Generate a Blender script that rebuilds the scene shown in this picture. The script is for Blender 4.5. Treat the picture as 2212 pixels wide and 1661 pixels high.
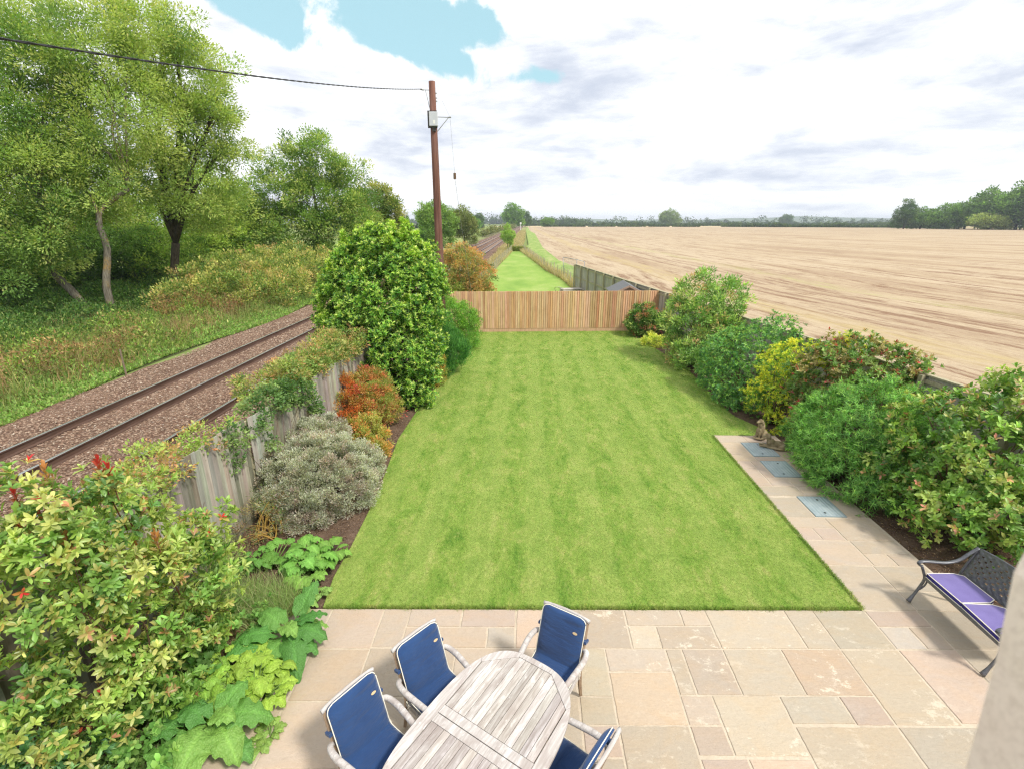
import bpy, bmesh, math, random
import numpy as np
from mathutils import Vector, Matrix
R = math.radians
random.seed(7)
rng = np.random.default_rng(11)
for o in list(bpy.data.objects):
    bpy.data.objects.remove(o)
scene = bpy.context.scene
col = scene.collection

# ------------------------------------------------------------ camera
cam_d = bpy.data.cameras.new('camera')
cam = bpy.data.objects.new('camera', cam_d)
col.objects.link(cam)
cam.location = (0, 0, 5.0)
cam.rotation_euler = (R(90 - 18.15), 0, R(1.76))
cam_d.sensor_width = 36.0
cam_d.lens = 1067.0 / 2212.0 * 36.0
cam_d.clip_start = 0.05
cam_d.clip_end = 12000
cam_d.dof.use_dof = True
cam_d.dof.focus_distance = 8.0
cam_d.dof.aperture_fstop = 4.0
scene.camera = cam

# ------------------------------------------------------------ colour management
scene.view_settings.view_transform = 'Standard'
scene.view_settings.look = 'None'
scene.view_settings.exposure = 0.44
scene.view_settings.gamma = 1.0
scene.view_settings.use_curve_mapping = False
scene.cycles.max_bounces = 8
scene.cycles.diffuse_bounces = 4
scene.cycles.transmission_bounces = 4
scene.cycles.transparent_max_bounces = 4
scene.cycles.use_denoising = True
scene.cycles.denoising_prefilter = 'NONE'
scene.cycles.filter_width = 1.25
scene.cycles.use_adaptive_sampling = True
scene.cycles.adaptive_threshold = 0.02

SUN_EL, SUN_AZ = R(52), R(128)          # azimuth clockwise from +Y
sd = bpy.data.lights.new('sun', 'SUN')
sd.energy = 3.1
sd.angle = R(7.5)
sd.color = (1.0, 0.95, 0.86)
so = bpy.data.objects.new('sun', sd)
col.objects.link(so)
sdir = Vector((math.sin(SUN_AZ) * math.cos(SUN_EL), math.cos(SUN_AZ) * math.cos(SUN_EL), math.sin(SUN_EL)))
so.rotation_euler = sdir.to_track_quat('Z', 'Y').to_euler()
so.location = (20, -20, 40)

# ------------------------------------------------------------ world: Nishita sky with procedural clouds in the direction space
world = bpy.data.worlds.new('World')
scene.world = world
world.use_nodes = True
def build_world():
    nt = world.node_tree
    nt.nodes.clear()
    N, L = nt.nodes.new, nt.links.new
    out = N('ShaderNodeOutputWorld'); bg = N('ShaderNodeBackground')
    bg.inputs['Strength'].default_value = 0.086
    L(bg.outputs[0], out.inputs[0])
    sky = N('ShaderNodeTexSky'); sky.sky_type = 'NISHITA'; sky.sun_disc = False
    sky.sun_elevation = SUN_EL; sky.sun_rotation = SUN_AZ
    sky.altitude = 0; sky.air_density = 1.0; sky.dust_density = 1.0; sky.ozone_density = 1.0
    tc = N('ShaderNodeTexCoord')
    sep = N('ShaderNodeSeparateXYZ'); L(tc.outputs['Generated'], sep.inputs[0])
    def m(op, a, b=None, c=None):
        n = N('ShaderNodeMath'); n.operation = op
        for i, v in enumerate((a, b, c)):
            if v is None: continue
            if isinstance(v, (int, float)): n.inputs[i].default_value = v
            else: L(v, n.inputs[i])
        return n.outputs[0]
    def mr(v, a, b, c, d, smooth=True):
        n = N('ShaderNodeMapRange')
        if smooth: n.interpolation_type = 'SMOOTHSTEP'
        L(v, n.inputs['Value'])
        for k, x in zip(('From Min', 'From Max', 'To Min', 'To Max'), (a, b, c, d)): n.inputs[k].default_value = x
        return n.outputs[0]
    zc = m('MAXIMUM', sep.outputs['Z'], 0.0)
    zz = m('ADD', zc, 0.10)
    px = m('DIVIDE', sep.outputs['X'], zz)
    py = m('DIVIDE', sep.outputs['Y'], zz)
    def comb(x, y, z=0.0):
        n = N('ShaderNodeCombineXYZ')
        for i, v in enumerate((x, y, z)):
            if isinstance(v, (int, float)): n.inputs[i].default_value = v
            else: L(v, n.inputs[i])
        return n.outputs[0]
    P = comb(px, py, 0)
    def noise(vec, scale, detail=6, rough=0.55, dist=0.0, off=(0, 0, 0)):
        mp = N('ShaderNodeMapping'); L(vec, mp.inputs[0]); mp.inputs['Location'].default_value = off
        n = N('ShaderNodeTexNoise'); L(mp.outputs[0], n.inputs['Vector'])
        n.inputs['Scale'].default_value = scale; n.inputs['Detail'].default_value = detail
        n.inputs['Roughness'].default_value = rough; n.inputs['Distortion'].default_value = dist
        return n.outputs['Fac']
    D = tc.outputs['Generated']
    warp = noise(D, 9.0, 10, 0.62, 0.25, (3.1, 1.7, 0))
    warp2 = noise(P, 1.5, 6, 0.6, 0.2, (7, 2, 0))
    # the gap of open sky: distance from a few directions
    def hole(x, y, sx, sy, rot, amp):
        # x: tan azimuth, y: elevation (rad) of the hole centre
        az = m('ARCTAN2', sep.outputs['X'], sep.outputs['Y'])
        el = m('ARCSINE', sep.outputs['Z'])
        dx = m('SUBTRACT', az, x); dy = m('SUBTRACT', el, y)
        c, s = math.cos(rot), math.sin(rot)
        u = m('ADD', m('MULTIPLY', dx, c / sx), m('MULTIPLY', dy, s / sx))
        v = m('ADD', m('MULTIPLY', dx, -s / sy), m('MULTIPLY', dy, c / sy))
        r = m('SQRT', m('ADD', m('MULTIPLY', u, u), m('MULTIPLY', v, v)))
        return m('MULTIPLY', m('SUBTRACT', 1.0, m('MINIMUM', r, 1.0)), amp)
    h = hole(-0.43, 0.305, 0.14, 0.06, -0.35, 1.3)
    for a in ((-0.22, 0.315, 0.24, 0.075, -0.1, 1.5), (-0.14, 0.262, 0.13, 0.045, -0.3, 1.2), (0.02, 0.240, 0.17, 0.030, 0.0, 0.72)):
        h = m('MAXIMUM', h, hole(*a))
    cov = m('ADD', 0.80, m('MULTIPLY', m('SUBTRACT', warp, 0.5), 2.4))
    cov = m('SUBTRACT', cov, m('MULTIPLY', h, 1.25))
    cover = mr(cov, 0.0, 0.34, 0, 1)
    # cloud shading: long flat-bottomed grey bands, whiter tops
    sh1 = noise(P, 0.75, 7, 0.55, 0.3, (1.3, 9.4, 0))
    Pst = comb(m('MULTIPLY', sep.outputs['X'], 1.0), m('MULTIPLY', sep.outputs['Y'], 1.0), m('MULTIPLY', sep.outputs['Z'], 3.6))
    sh2 = noise(Pst, 2.6, 9, 0.6, 0.35, (4.0, 2.2, 3.3))
    sh3 = noise(Pst, 7.5, 8, 0.62, 0.3, (1.0, 5.2, 0.3))
    shade = m('ADD', m('MULTIPLY', sh1, 0.25), m('ADD', m('MULTIPLY', sh2, 0.5), m('MULTIPLY', sh3, 0.25)))
    g = mr(shade, 0.45, 0.63, 0, 1)
    ramp = N('ShaderNodeMix'); ramp.data_type = 'RGBA'
    L(g, ramp.inputs['Factor'])
    ramp.inputs['A'].default_value = (10.4, 10.55, 10.7, 1)
    ramp.inputs['B'].default_value = (5.7, 6.25, 7.4, 1)
    # thin veil over the blue so it reads pale cyan
    veil = N('ShaderNodeMix'); veil.data_type = 'RGBA'; veil.inputs['Factor'].default_value = 0.62
    L(sky.outputs[0], veil.inputs['A']); veil.inputs['B'].default_value = (5.6, 9.2, 9.8, 1)
    mx = N('ShaderNodeMix'); mx.data_type = 'RGBA'
    L(cover, mx.inputs['Factor']); L(veil.outputs['Result'], mx.inputs['A']); L(ramp.outputs['Result'], mx.inputs['B'])
    L(mx.outputs['Result'], bg.inputs['Color'])
build_world()

# ------------------------------------------------------------ small helpers
def tag(o, label=None, cat=None, group=None, kind=None):
    if label: o['label'] = label
    if cat: o['category'] = cat
    if group: o['group'] = group
    if kind: o['kind'] = kind
    return o

def empty(name, loc=(0, 0, 0), rz=0.0, parent=None):
    o = bpy.data.objects.new(name, None)
    o.empty_display_size = 0.3
    o.location = loc; o.rotation_euler = (0, 0, rz)
    col.objects.link(o)
    if parent: o.parent = parent
    return o

def copy_tree(o, parent=None):
    c = o.copy(); col.objects.link(c); c.parent = parent
    for ch in [x for x in bpy.data.objects if x.parent == o]:
        copy_tree(ch, c)
    return c

def np_mesh(name, V, F, mat, parent=None, cols=None, smooth=False, kind=None, uv=None):
    """V (n,3); F list of (m,k) int arrays; cols (n,3) point colours."""
    me = bpy.data.meshes.new(name)
    V = np.asarray(V, dtype=np.float32)
    me.vertices.add(len(V)); me.vertices.foreach_set('co', V.ravel())
    if not isinstance(F, (list, tuple)): F = [F]
    F = [np.asarray(f, dtype=np.int32) for f in F if len(f)]
    nl = sum(f.size for f in F); npoly = sum(len(f) for f in F)
    me.loops.add(nl); me.polygons.add(npoly)
    me.loops.foreach_set('vertex_index', np.concatenate([f.ravel() for f in F]))
    st = []; off = 0
    for f in F:
        st.append(off + np.arange(len(f)) * f.shape[1]); off += f.size
    me.polygons.foreach_set('loop_start', np.concatenate(st).astype(np.int32))
    if smooth: me.polygons.foreach_set('use_smooth', np.ones(npoly, dtype=bool))
    if cols is not None:
        a = me.color_attributes.new('Col', 'FLOAT_COLOR', 'POINT')
        c4 = np.ones((len(V), 4), dtype=np.float32); c4[:, :3] = cols
        a.data.foreach_set('color', c4.ravel())
    if uv is not None:
        a = me.attributes.new('row', 'FLOAT_VECTOR', 'POINT')
        a.data.foreach_set('vector', np.asarray(uv, dtype=np.float32).ravel())
    me.update(calc_edges=True); me.validate()
    me.materials.append(mat)
    o = bpy.data.objects.new(name, me); col.objects.link(o)
    if parent: o.parent = parent
    if kind: o['kind'] = kind
    return o

class MB:
    """mesh builder: boxes, tubes, prisms collected into one mesh"""
    def __init__(s): s.v = []; s.f = []; s.c = []; s.cur = (1, 1, 1)
    def add(s, vs, fs):
        b = len(s.v); s.v += [tuple(p) for p in vs]; s.c += [s.cur] * len(vs)
        s.f += [tuple(b + i for i in f) for f in fs]
    def box(s, c, d, rz=0, rx=0, ry=0):
        M = Matrix.Translation(c) @ Matrix.Rotation(rz, 4, 'Z') @ Matrix.Rotation(rx, 4, 'X') @ Matrix.Rotation(ry, 4, 'Y')
        x, y, z = d[0] / 2, d[1] / 2, d[2] / 2
        vs = [M @ Vector(p) for p in ((-x, -y, -z), (x, -y, -z), (x, y, -z), (-x, y, -z), (-x, -y, z), (x, -y, z), (x, y, z), (-x, y, z))]
        s.add(vs, [(0, 3, 2, 1), (4, 5, 6, 7), (0, 1, 5, 4), (1, 2, 6, 5), (2, 3, 7, 6), (3, 0, 4, 7)])
    def prism(s, pts, z0, z1, M=None):
        n = len(pts)
        vs = [Vector((p[0], p[1], z0)) for p in pts] + [Vector((p[0], p[1], z1)) for p in pts]
        if M: vs = [M @ v for v in vs]
        s.add(vs, [tuple(range(n - 1, -1, -1)), tuple(range(n, 2 * n))] + [(i, (i + 1) % n, n + (i + 1) % n, n + i) for i in range(n)])
    def tube(s, pts, r, n=8, sx=1.0, up=None):
        pts = [Vector(p) for p in pts]
        if not hasattr(r, '__len__'): r = [r] * len(pts)
        vs = []
        ref = Vector(up) if up else None
        for i, p in enumerate(pts):
            t = (pts[min(i + 1, len(pts) - 1)] - pts[max(i - 1, 0)])
            if t.length < 1e-9: t = Vector((0, 0, 1))
            t.normalize()
            a = ref if ref else (Vector((0, 0, 1)) if abs(t.z) < .9 else Vector((1, 0, 0)))
            u = t.cross(a)
            if u.length < 1e-6: u = t.cross(Vector((0, 1, 0)))
            u.normalize(); w = u.cross(t).normalized()
            for k in range(n):
                an = 2 * math.pi * k / n
                vs.append(p + u * (math.cos(an) * r[i] * sx) + w * (math.sin(an) * r[i]))
        fs = [(i * n + k, i * n + (k + 1) % n, (i + 1) * n + (k + 1) % n, (i + 1) * n + k) for i in range(len(pts) - 1) for k in range(n)]
        fs += [tuple(range(n - 1, -1, -1)), tuple((len(pts) - 1) * n + k for k in range(n))]
        s.add(vs, fs)
    def build(s, name, mat, parent=None, smooth=False, bevel=0.0, seg=2):
        me = bpy.data.meshes.new(name); me.from_pydata(s.v, [], s.f); me.update()
        a = me.color_attributes.new('Col', 'FLOAT_COLOR', 'POINT')
        c4 = np.ones((len(s.v), 4), dtype=np.float32); c4[:, :3] = np.array(s.c)
        a.data.foreach_set('color', c4.ravel())
        me.materials.append(mat)
        if smooth:
            me.polygons.foreach_set('use_smooth', np.ones(len(me.polygons), dtype=bool))
        o = bpy.data.objects.new(name, me); col.objects.link(o)
        if parent: o.parent = parent
        if bevel:
            b = o.modifiers.new('bevel', 'BEVEL'); b.width = bevel; b.segments = seg; b.limit_method = 'ANGLE'; b.angle_limit = R(40)
        return o

def bez(pts, n=16):
    """Catmull-Rom through points"""
    P = [Vector(p) for p in pts]; P = [P[0] * 2 - P[1]] + P + [P[-1] * 2 - P[-2]]
    out = []
    segs = len(P) - 3
    for i in range(segs):
        k = max(2, n // segs)
        for j in range(k):
            t = j / k
            a, b, c, d = P[i:i + 4]
            out.append(0.5 * ((2 * b) + (c - a) * t + (2 * a - 5 * b + 4 * c - d) * t * t + (-a + 3 * b - 3 * c + d) * t ** 3))
    out.append(P[-2]); return out

# ------------------------------------------------------------ material helper
class NT:
    def __init__(s, name):
        s.m = bpy.data.materials.new(name); s.m.use_nodes = True; s.t = s.m.node_tree; s.t.nodes.clear()
        s.out = s.N('ShaderNodeOutputMaterial')
    def N(s, t): return s.t.nodes.new(t)
    def L(s, a, b): s.t.links.new(a, b)
    def set(s, sock, v):
        if isinstance(v, (int, float)): sock.default_value = v
        elif isinstance(v, tuple): sock.default_value = v if len(v) != 3 or sock.type != 'RGBA' else (*v, 1)
        else: s.L(v, sock)
    def bsdf(s, color, rough=0.8, spec=0.3, metal=0.0, normal=None, sheen=0.0):
        b = s.N('ShaderNodeBsdfPrincipled')
        s.set(b.inputs['Base Color'], color); s.set(b.inputs['Roughness'], rough)
        b.inputs['Specular IOR Level'].default_value = spec; b.inputs['Metallic'].default_value = metal
        if sheen: b.inputs['Sheen Weight'].default_value = sheen
        if normal is not None: s.L(normal, b.inputs['Normal'])
        s.L(b.outputs[0], s.out.inputs[0]); return b
    def attr(s, n='Col', o='Color'):
        a = s.N('ShaderNodeAttribute'); a.attribute_name = n; return a.outputs[o]
    def obj(s): return s.N('ShaderNodeTexCoord').outputs['Object']
    def geo(s): return s.N('ShaderNodeNewGeometry').outputs['Position']
    def map(s, vec, scale=(1, 1, 1), rot=(0, 0, 0), loc=(0, 0, 0)):
        m = s.N('ShaderNodeMapping'); s.L(vec, m.inputs[0]); m.inputs['Scale'].default_value = scale
        m.inputs['Rotation'].default_value = rot; m.inputs['Location'].default_value = loc; return m.outputs[0]
    def noise(s, vec, scale, detail=5, rough=0.55, dist=0.0, out='Fac'):
        n = s.N('ShaderNodeTexNoise'); s.L(vec, n.inputs['Vector']); n.inputs['Scale'].default_value = scale
        n.inputs['Detail'].default_value = detail; n.inputs['Roughness'].default_value = rough; n.inputs['Distortion'].default_value = dist
        return n.outputs[out]
    def voro(s, vec, scale, out='Color', feat='F1', rnd=1.0):
        n = s.N('ShaderNodeTexVoronoi'); n.feature = feat; s.L(vec, n.inputs['Vector']); n.inputs['Scale'].default_value = scale
        n.inputs['Randomness'].default_value = rnd
        return n.outputs[out]
    def ramp(s, fac, stops, interp='LINEAR'):
        r = s.N('ShaderNodeValToRGB'); s.L(fac, r.inputs[0]); e = r.color_ramp; e.interpolation = interp
        while len(e.elements) < len(stops): e.elements.new(0.5)
        for el, (p, c) in zip(e.elements, stops):
            el.position = p; el.color = (*c, 1) if len(c) == 3 else c
        return r.outputs[0]
    def mix(s, f, a, b, mode='MIX'):
        m = s.N('ShaderNodeMix'); m.data_type = 'RGBA'; m.blend_type = mode
        s.set(m.inputs['Factor'], f); s.set(m.inputs['A'], a); s.set(m.inputs['B'], b); return m.outputs['Result']
    def math(s, op, a, b=0.0):
        m = s.N('ShaderNodeMath'); m.operation = op; s.set(m.inputs[0], a); s.set(m.inputs[1], b); return m.outputs[0]
    def mr(s, v, a, b, c=0.0, d=1.0):
        n = s.N('ShaderNodeMapRange'); n.interpolation_type = 'SMOOTHSTEP'; s.L(v, n.inputs[0])
        for i, x in enumerate((a, b, c, d)): n.inputs[i + 1].default_value = x
        return n.outputs[0]
    def bump(s, h, strength=0.5, dist=0.01, normal=None):
        b = s.N('ShaderNodeBump'); s.L(h, b.inputs['Height']); b.inputs['Strength'].default_value = strength
        b.inputs['Distance'].default_value = dist
        if normal is not None: s.L(normal, b.inputs['Normal'])
        return b.outputs[0]
    def sep(s, v):
        n = s.N('ShaderNodeSeparateXYZ'); s.L(v, n.inputs[0]); return n.outputs
    def comb(s, x, y, z=0.0):
        n = s.N('ShaderNodeCombineXYZ'); [s.set(n.inputs[i], v) for i, v in enumerate((x, y, z))]; return n.outputs[0]

def plain(name, c, rough=0.6, spec=0.4, metal=0.0, var=0.15, scale=8.0, bump=0.0):
    t = NT(name); n = t.noise(t.obj(), scale, 5)
    cc = t.mix(n, tuple(x * (1 - var) for x in c), tuple(min(1, x * (1 + var)) for x in c))
    t.bsdf(cc, rough, spec, metal, t.bump(n, bump, 0.01) if bump else None); return t.m

def leaf_mat(name, rough=0.5, spec=0.35, trans=0.3, boost=1.25):
    t = NT(name); c = t.attr()
    p = t.N('ShaderNodeBsdfPrincipled'); t.L(c, p.inputs['Base Color']); p.inputs['Roughness'].default_value = rough
    p.inputs['Specular IOR Level'].default_value = spec
    tr = t.N('ShaderNodeBsdfTranslucent')
    mc = t.mix(1.0, c, (boost * 1.05, boost * 1.1, boost * 0.55), 'MULTIPLY'); t.L(mc, tr.inputs[0])
    ms = t.N('ShaderNodeMixShader'); ms.inputs[0].default_value = trans
    t.L(p.outputs[0], ms.inputs[1]); t.L(tr.outputs[0], ms.inputs[2]); t.L(ms.outputs[0], t.out.inputs[0])
    return t.m
LEAF = leaf_mat('foliage_matt', 0.62, 0.25, 0.40, 1.35)
WAXY = leaf_mat('foliage_waxy', 0.40, 0.45, 0.33, 1.35)
BARK = None
def bark(name, c1, c2, c3):
    t = NT(name); g = t.geo(); n = t.noise(t.map(g, (6, 6, 1.2)), 3, 7, .65); n2 = t.noise(g, 1.1, 4)
    n3 = t.noise(g, 7, 6, .7); c = t.mix(t.mr(n, .35, .65), c1, c2); c = t.mix(t.math('MULTIPLY', t.mr(n2, .48, .64), t.mr(n3, .42, .62, 0, .85)), c, c3)
    t.bsdf(c, .9, .15, 0, t.bump(n, .7, .04)); return t.m
# ------------------------------------------------------------ foliage
GAIN = 1.6
def unit(n):
    v = rng.normal(size=(n, 3)); return v / np.linalg.norm(v, axis=1, keepdims=True)
def norm(v): return v / np.maximum(np.linalg.norm(v, axis=1, keepdims=True), 1e-9)

def leaves_geo(P, D, Nn, Lg, W, C, shape='diamond'):
    """P base, D axis, Nn leaf normal, Lg length, W width -> verts, tris, cols"""
    D = norm(D); S = norm(np.cross(Nn, D)); U = np.cross(D, S)
    if shape == 'diamond':
        T = np.array([(0, 0, 0), (.45, .5, .10), (1, 0, -.06), (.45, -.5, .10)]); F = np.array([(0, 1, 2), (0, 2, 3)])
    elif shape == 'oval':
        T = np.array([(0, 0, 0), (.38, .44, .07), (.38, -.44, .07), (.80, .42, .02), (.80, -.42, .02), (1, 0, -.14), (.38, 0, 0), (.80, 0, -.05)])
        F = np.array([(0, 6, 1), (0, 2, 6), (1, 6, 7), (1, 7, 3), (6, 2, 4), (6, 4, 7), (3, 7, 5), (7, 4, 5)])
    elif shape == 'blade':
        T = np.array([(0, .5, 0), (0, -.5, 0), (.6, 0, .0), (1, 0, -.12)]); T[2] = (.55, .38, .02)
        T = np.array([(0, .4, 0), (0, -.4, 0), (.55, -.3, .03), (.55, .3, .03), (1, 0, -.18)]); F = np.array([(0, 1, 2), (0, 2, 3), (3, 2, 4)])
    elif shape == 'tri':
        T = np.array([(0, .5, 0), (0, -.5, 0), (1, 0, 0)]); F = np.array([(0, 1, 2)])
    n, k = len(P), len(T)
    Lg = np.broadcast_to(Lg, (n,))[:, None, None]; W = np.broadcast_to(W, (n,))[:, None, None]
    V = P[:, None] + D[:, None] * (T[None, :, :1] * Lg) + S[:, None] * (T[None, :, 1:2] * W) + U[:, None] * (T[None, :, 2:3] * Lg)
    Fa = (np.arange(n) * k)[:, None, None] + F[None]
    return V.reshape(-1, 3), Fa.reshape(-1, 3), np.repeat(C, k, axis=0)

def pick(pal, n):
    w = np.array([p[0] for p in pal], float); w /= w.sum()
    return np.array([p[1] for p in pal])[rng.choice(len(pal), n, p=w)]

def cloud(blobs, pal, leaf=0.08, width=0.4, rc=(.12, .25), per=60, dens=9.0, squash=.9, tips=None, tipf=.4, shape='diamond',
          zmin=0.0, out=.7, up=.25, shell=(.78, 1.06), inner=.2, whorl=False, jit=.18, cull=.72, clump_sq=.8, keep=None):
    """leaf clumps over a union of lumps; returns verts, tris, cols and the clump centres"""
    Vs, Fs, Cs, cents = [], [], [], []; base = 0
    B = np.array([(b[0], b[1], b[2], b[3]) for b in blobs])
    P_all, O_all, R_all = [], [], []
    for i, b in enumerate(B):
        n = max(4, int(dens * 4 * math.pi * b[3] ** 2 / (math.pi * ((rc[0] + rc[1]) / 2) ** 2) / 6))
        u = unit(n); rr = b[3] * rng.uniform(shell[0], shell[1], n)
        inn = rng.random(n) < inner; rr[inn] *= rng.uniform(.35, .8, inn.sum())
        p = b[:3] + u * rr[:, None] * np.array([1, 1, squash])
        ok = np.ones(n, bool)
        for j, q in enumerate(B):
            if j == i: continue
            d = np.linalg.norm(p - q[:3], axis=1)
            ok &= ~((d < cull * q[3]) & (rng.random(n) > .12))
        ok &= p[:, 2] > zmin
        if keep is not None: ok &= keep(p)
        P_all.append(p[ok]); O_all.append(u[ok])
    P = np.concatenate(P_all); O = np.concatenate(O_all); nc = len(P)
    if nc == 0: raise RuntimeError('no clumps')
    r = rng.uniform(rc[0], rc[1], nc); cc = pick(pal, nc)
    cc = cc * np.exp(rng.normal(0, jit * .6, (nc, 1)))
    k = np.maximum(3, (per * (r / np.mean(rc)) ** 2).astype(int)); idx = np.repeat(np.arange(nc), k); n = len(idx)
    if whorl:      # rosettes of leaves fanning from each twig tip
        nw = 7; nros = int(math.ceil(n / nw)); ii = rng.integers(0, nc, nros)
        uo = unit(nros); tp = P[ii] + (uo * .75 + O[ii] * .5) * (r[ii] * rng.random(nros) ** .4)[:, None] * np.array([1, 1, clump_sq])
        ax = norm(O[ii] * out + np.array([0, 0, up]) + uo * .55)
        e1 = norm(np.cross(ax, unit(nros))); e2 = np.cross(ax, e1)
        ang = (np.arange(nw) / nw * 2 * np.pi * 1.62)[None] + rng.uniform(0, 6.28, (nros, 1)) + rng.normal(0, .2, (nros, nw))
        til = rng.uniform(.25, .95, (nros, nw)) * np.linspace(.6, 1.15, nw)[None]
        rad = e1[:, None] * np.cos(ang)[..., None] + e2[:, None] * np.sin(ang)[..., None]
        d = ax[:, None] * (1 - til * .75)[..., None] + rad * (til + .15)[..., None]
        dd = norm(d.reshape(-1, 3)); aa = np.repeat(ax, nw, 0)
        Nn = norm(aa - dd * np.sum(aa * dd, axis=1, keepdims=True) + .15 * unit(len(dd)))
        age = np.tile(np.linspace(1, 0, nw), nros)           # youngest leaves stand in the middle
        pos = np.repeat(tp, nw, 0) - aa * (leaf * .35 * (1 - age))[:, None]
        c = np.repeat(cc[ii], nw, 0)
        if tips is not None:
            isn = np.repeat(rng.random(nros) < tipf, nw); tc = np.repeat(pick(tips, nros), nw, 0)
            a = (np.clip(age * 1.5 - .25, 0, 1) * isn)[:, None]; c = c * (1 - a) + tc * a
        n = len(pos); lg = leaf * rng.uniform(.7, 1.2, n) * (1.1 - .35 * age)
        w = lg * width
    else:
        uo = unit(n); f = rng.random(n) ** .45
        loc = (uo * .85 + O[idx] * .35) * (r[idx] * f)[:, None] * np.array([1, 1, clump_sq])
        pos = P[idx] + loc
        dd = norm(O[idx] * out * .6 + uo * .9 + np.array([0, 0, up]) + .45 * unit(n))
        Nn = norm(O[idx] * .5 + np.array([0, 0, .7]) + .8 * unit(n))
        c = cc[idx]
        if tips is not None:
            o = f * (.5 + .5 * np.sum(uo * O[idx], axis=1))
            isn = (rng.random(nc) < tipf)[idx]; a = np.clip(o * 2.1 - .5, 0, 1) * isn
            tcol = pick(tips, nc)[idx]; c = c * (1 - a[:, None]) + tcol * a[:, None]
        lg = leaf * rng.uniform(.65, 1.25, n); w = lg * width
    ok = pos[:, 2] > zmin
    c = c * np.exp(rng.normal(0, jit, (n, 1)))
    c = c * (1 + rng.normal(0, .04, (n, 3)))
    V, F, C = leaves_geo(pos[ok], dd[ok], Nn[ok], lg[ok], w[ok], np.clip(c[ok] * GAIN, 0.004, .85), shape)
    return V, F, C, P, O

def stems_mb(base, cents, n, r0=.03, sub=None, wob=.15):
    mb = MB(); cents = [Vector(c) for c in cents]
    for k in range(min(n, len(cents))):
        c = cents[k * len(cents) // n]
        b = Vector(base) + Vector((random.uniform(-.2, .2), random.uniform(-.2, .2), 0)) * (1 if r0 < .1 else .3)
        mid = b.lerp(c, .5) + Vector((random.uniform(-wob, wob), random.uniform(-wob, wob), wob)) * (c - b).length * .5
        rr = r0 * random.uniform(.6, 1)
        mb.tube(bez([b, mid, c], 6), [rr, rr * .85, rr * .7, rr * .55, rr * .4, rr * .25, rr * .2][:7] if False else np.linspace(rr, rr * .2, 7), 5)
    return mb

def shrub(name, label, cat, blobs, pal, base, mat=None, stem_mat=None, nst=14, r0=.02, group=None, flowers=None, **kw):
    root = empty(name, base); tag(root, label, cat, group)
    V, F, C, P, O = cloud(blobs, pal, **kw)
    V = V - np.array(base); np_mesh('foliage', V, F, mat or LEAF, root, C)
    inn = P - np.array(base)
    sel = rng.choice(len(P), min(len(P), nst), replace=False)
    mb = stems_mb((0, 0, 0), inn[sel] - O[sel] * .1, nst, r0); mb.build('stem', stem_mat or STEM, root, True)
    if flowers:
        fn, fcol, fs = flowers
        top = np.where(O[:, 2] > -.1)[0]; ii = rng.choice(top, min(fn, len(top)))
        k = 7; pos = np.repeat(P[ii] - np.array(base) + O[ii] * fs * 2.0, k, 0) + unit(len(ii) * k) * fs * .8
        for q in range(len(ii)):
            pp = pos[q * k:(q + 1) * k]; V, F, C = leaves_geo(pp, unit(k), unit(k), fs, fs * .8, np.tile(fcol, (k, 1)) * rng.uniform(.85, 1.05, (k, 1)), 'diamond'); np_mesh('flower', V, F, LEAF, root, C)
    return root

def tree(name, label, base, trunkpath, radii, blobs, pal, cat='tree', group=None, bmat=None, limbs=5, **kw):
    root = empty(name, base); tag(root, label, cat, group)
    b = np.array(base)
    V, F, C, P, O = cloud(blobs, pal, **kw)
    np_mesh('crown', V - b, F, LEAF, root, C)
    mb = MB()
    tp = [Vector(p) - Vector(base) for p in trunkpath]
    path = bez(tp, 14); mb.tube(path, np.interp(np.linspace(0, 1, len(path)), np.linspace(0, 1, len(radii)), radii), 9)
    top = path[-1]; rtop = radii[-1]
    for bl in blobs:
        c = Vector(bl[:3]) - Vector(base)
        st = path[-1] if c.z > top.z else path[int(len(path) * .72)]
        mid = st.lerp(c, .5) + Vector((random.uniform(-.4, .4), random.uniform(-.4, .4), .4 * bl[3]))
        pp = bez([st, mid, c], 8); mb.tube(pp, np.linspace(rtop * .62, rtop * .22, len(pp)), 6)
        near = [p for p in P if (Vector(p - b) - c).length < bl[3] * 1.15]
        random.shuffle(near)
        for q in near[:limbs]:
            qv = Vector(q - b); m2 = c.lerp(qv, .5) + Vector((random.uniform(-.2, .2), random.uniform(-.2, .2), .1))
            mb.tube([pp[-3], m2, qv], [rtop * .2, rtop * .13, rtop * .05], 4)
    mb.build('trunk', bmat or BARK_ASH, root, True)
    return root
STEM = plain('stem_brown', (.12, .075, .045), .85, .2, 0, .4, 20)
BARK_ASH = bark('bark_ash', (.10, .085, .06), (.22, .20, .16), (.30, .20, .06))
BARK_DARK = bark('bark_dark', (.045, .035, .025), (.11, .09, .065), (.08, .08, .05))
# ------------------------------------------------------------ ground, fields, lawn, patio
def sheet(name, pts, z, mat, kind='structure'):
    mb = MB(); mb.add([(x, y, z) for x, y in pts], [tuple(range(len(pts)))])
    o = mb.build(name, mat); o['kind'] = kind
    if o.data.polygons[0].normal.z < 0: o.data.flip_normals()
    return o

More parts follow.
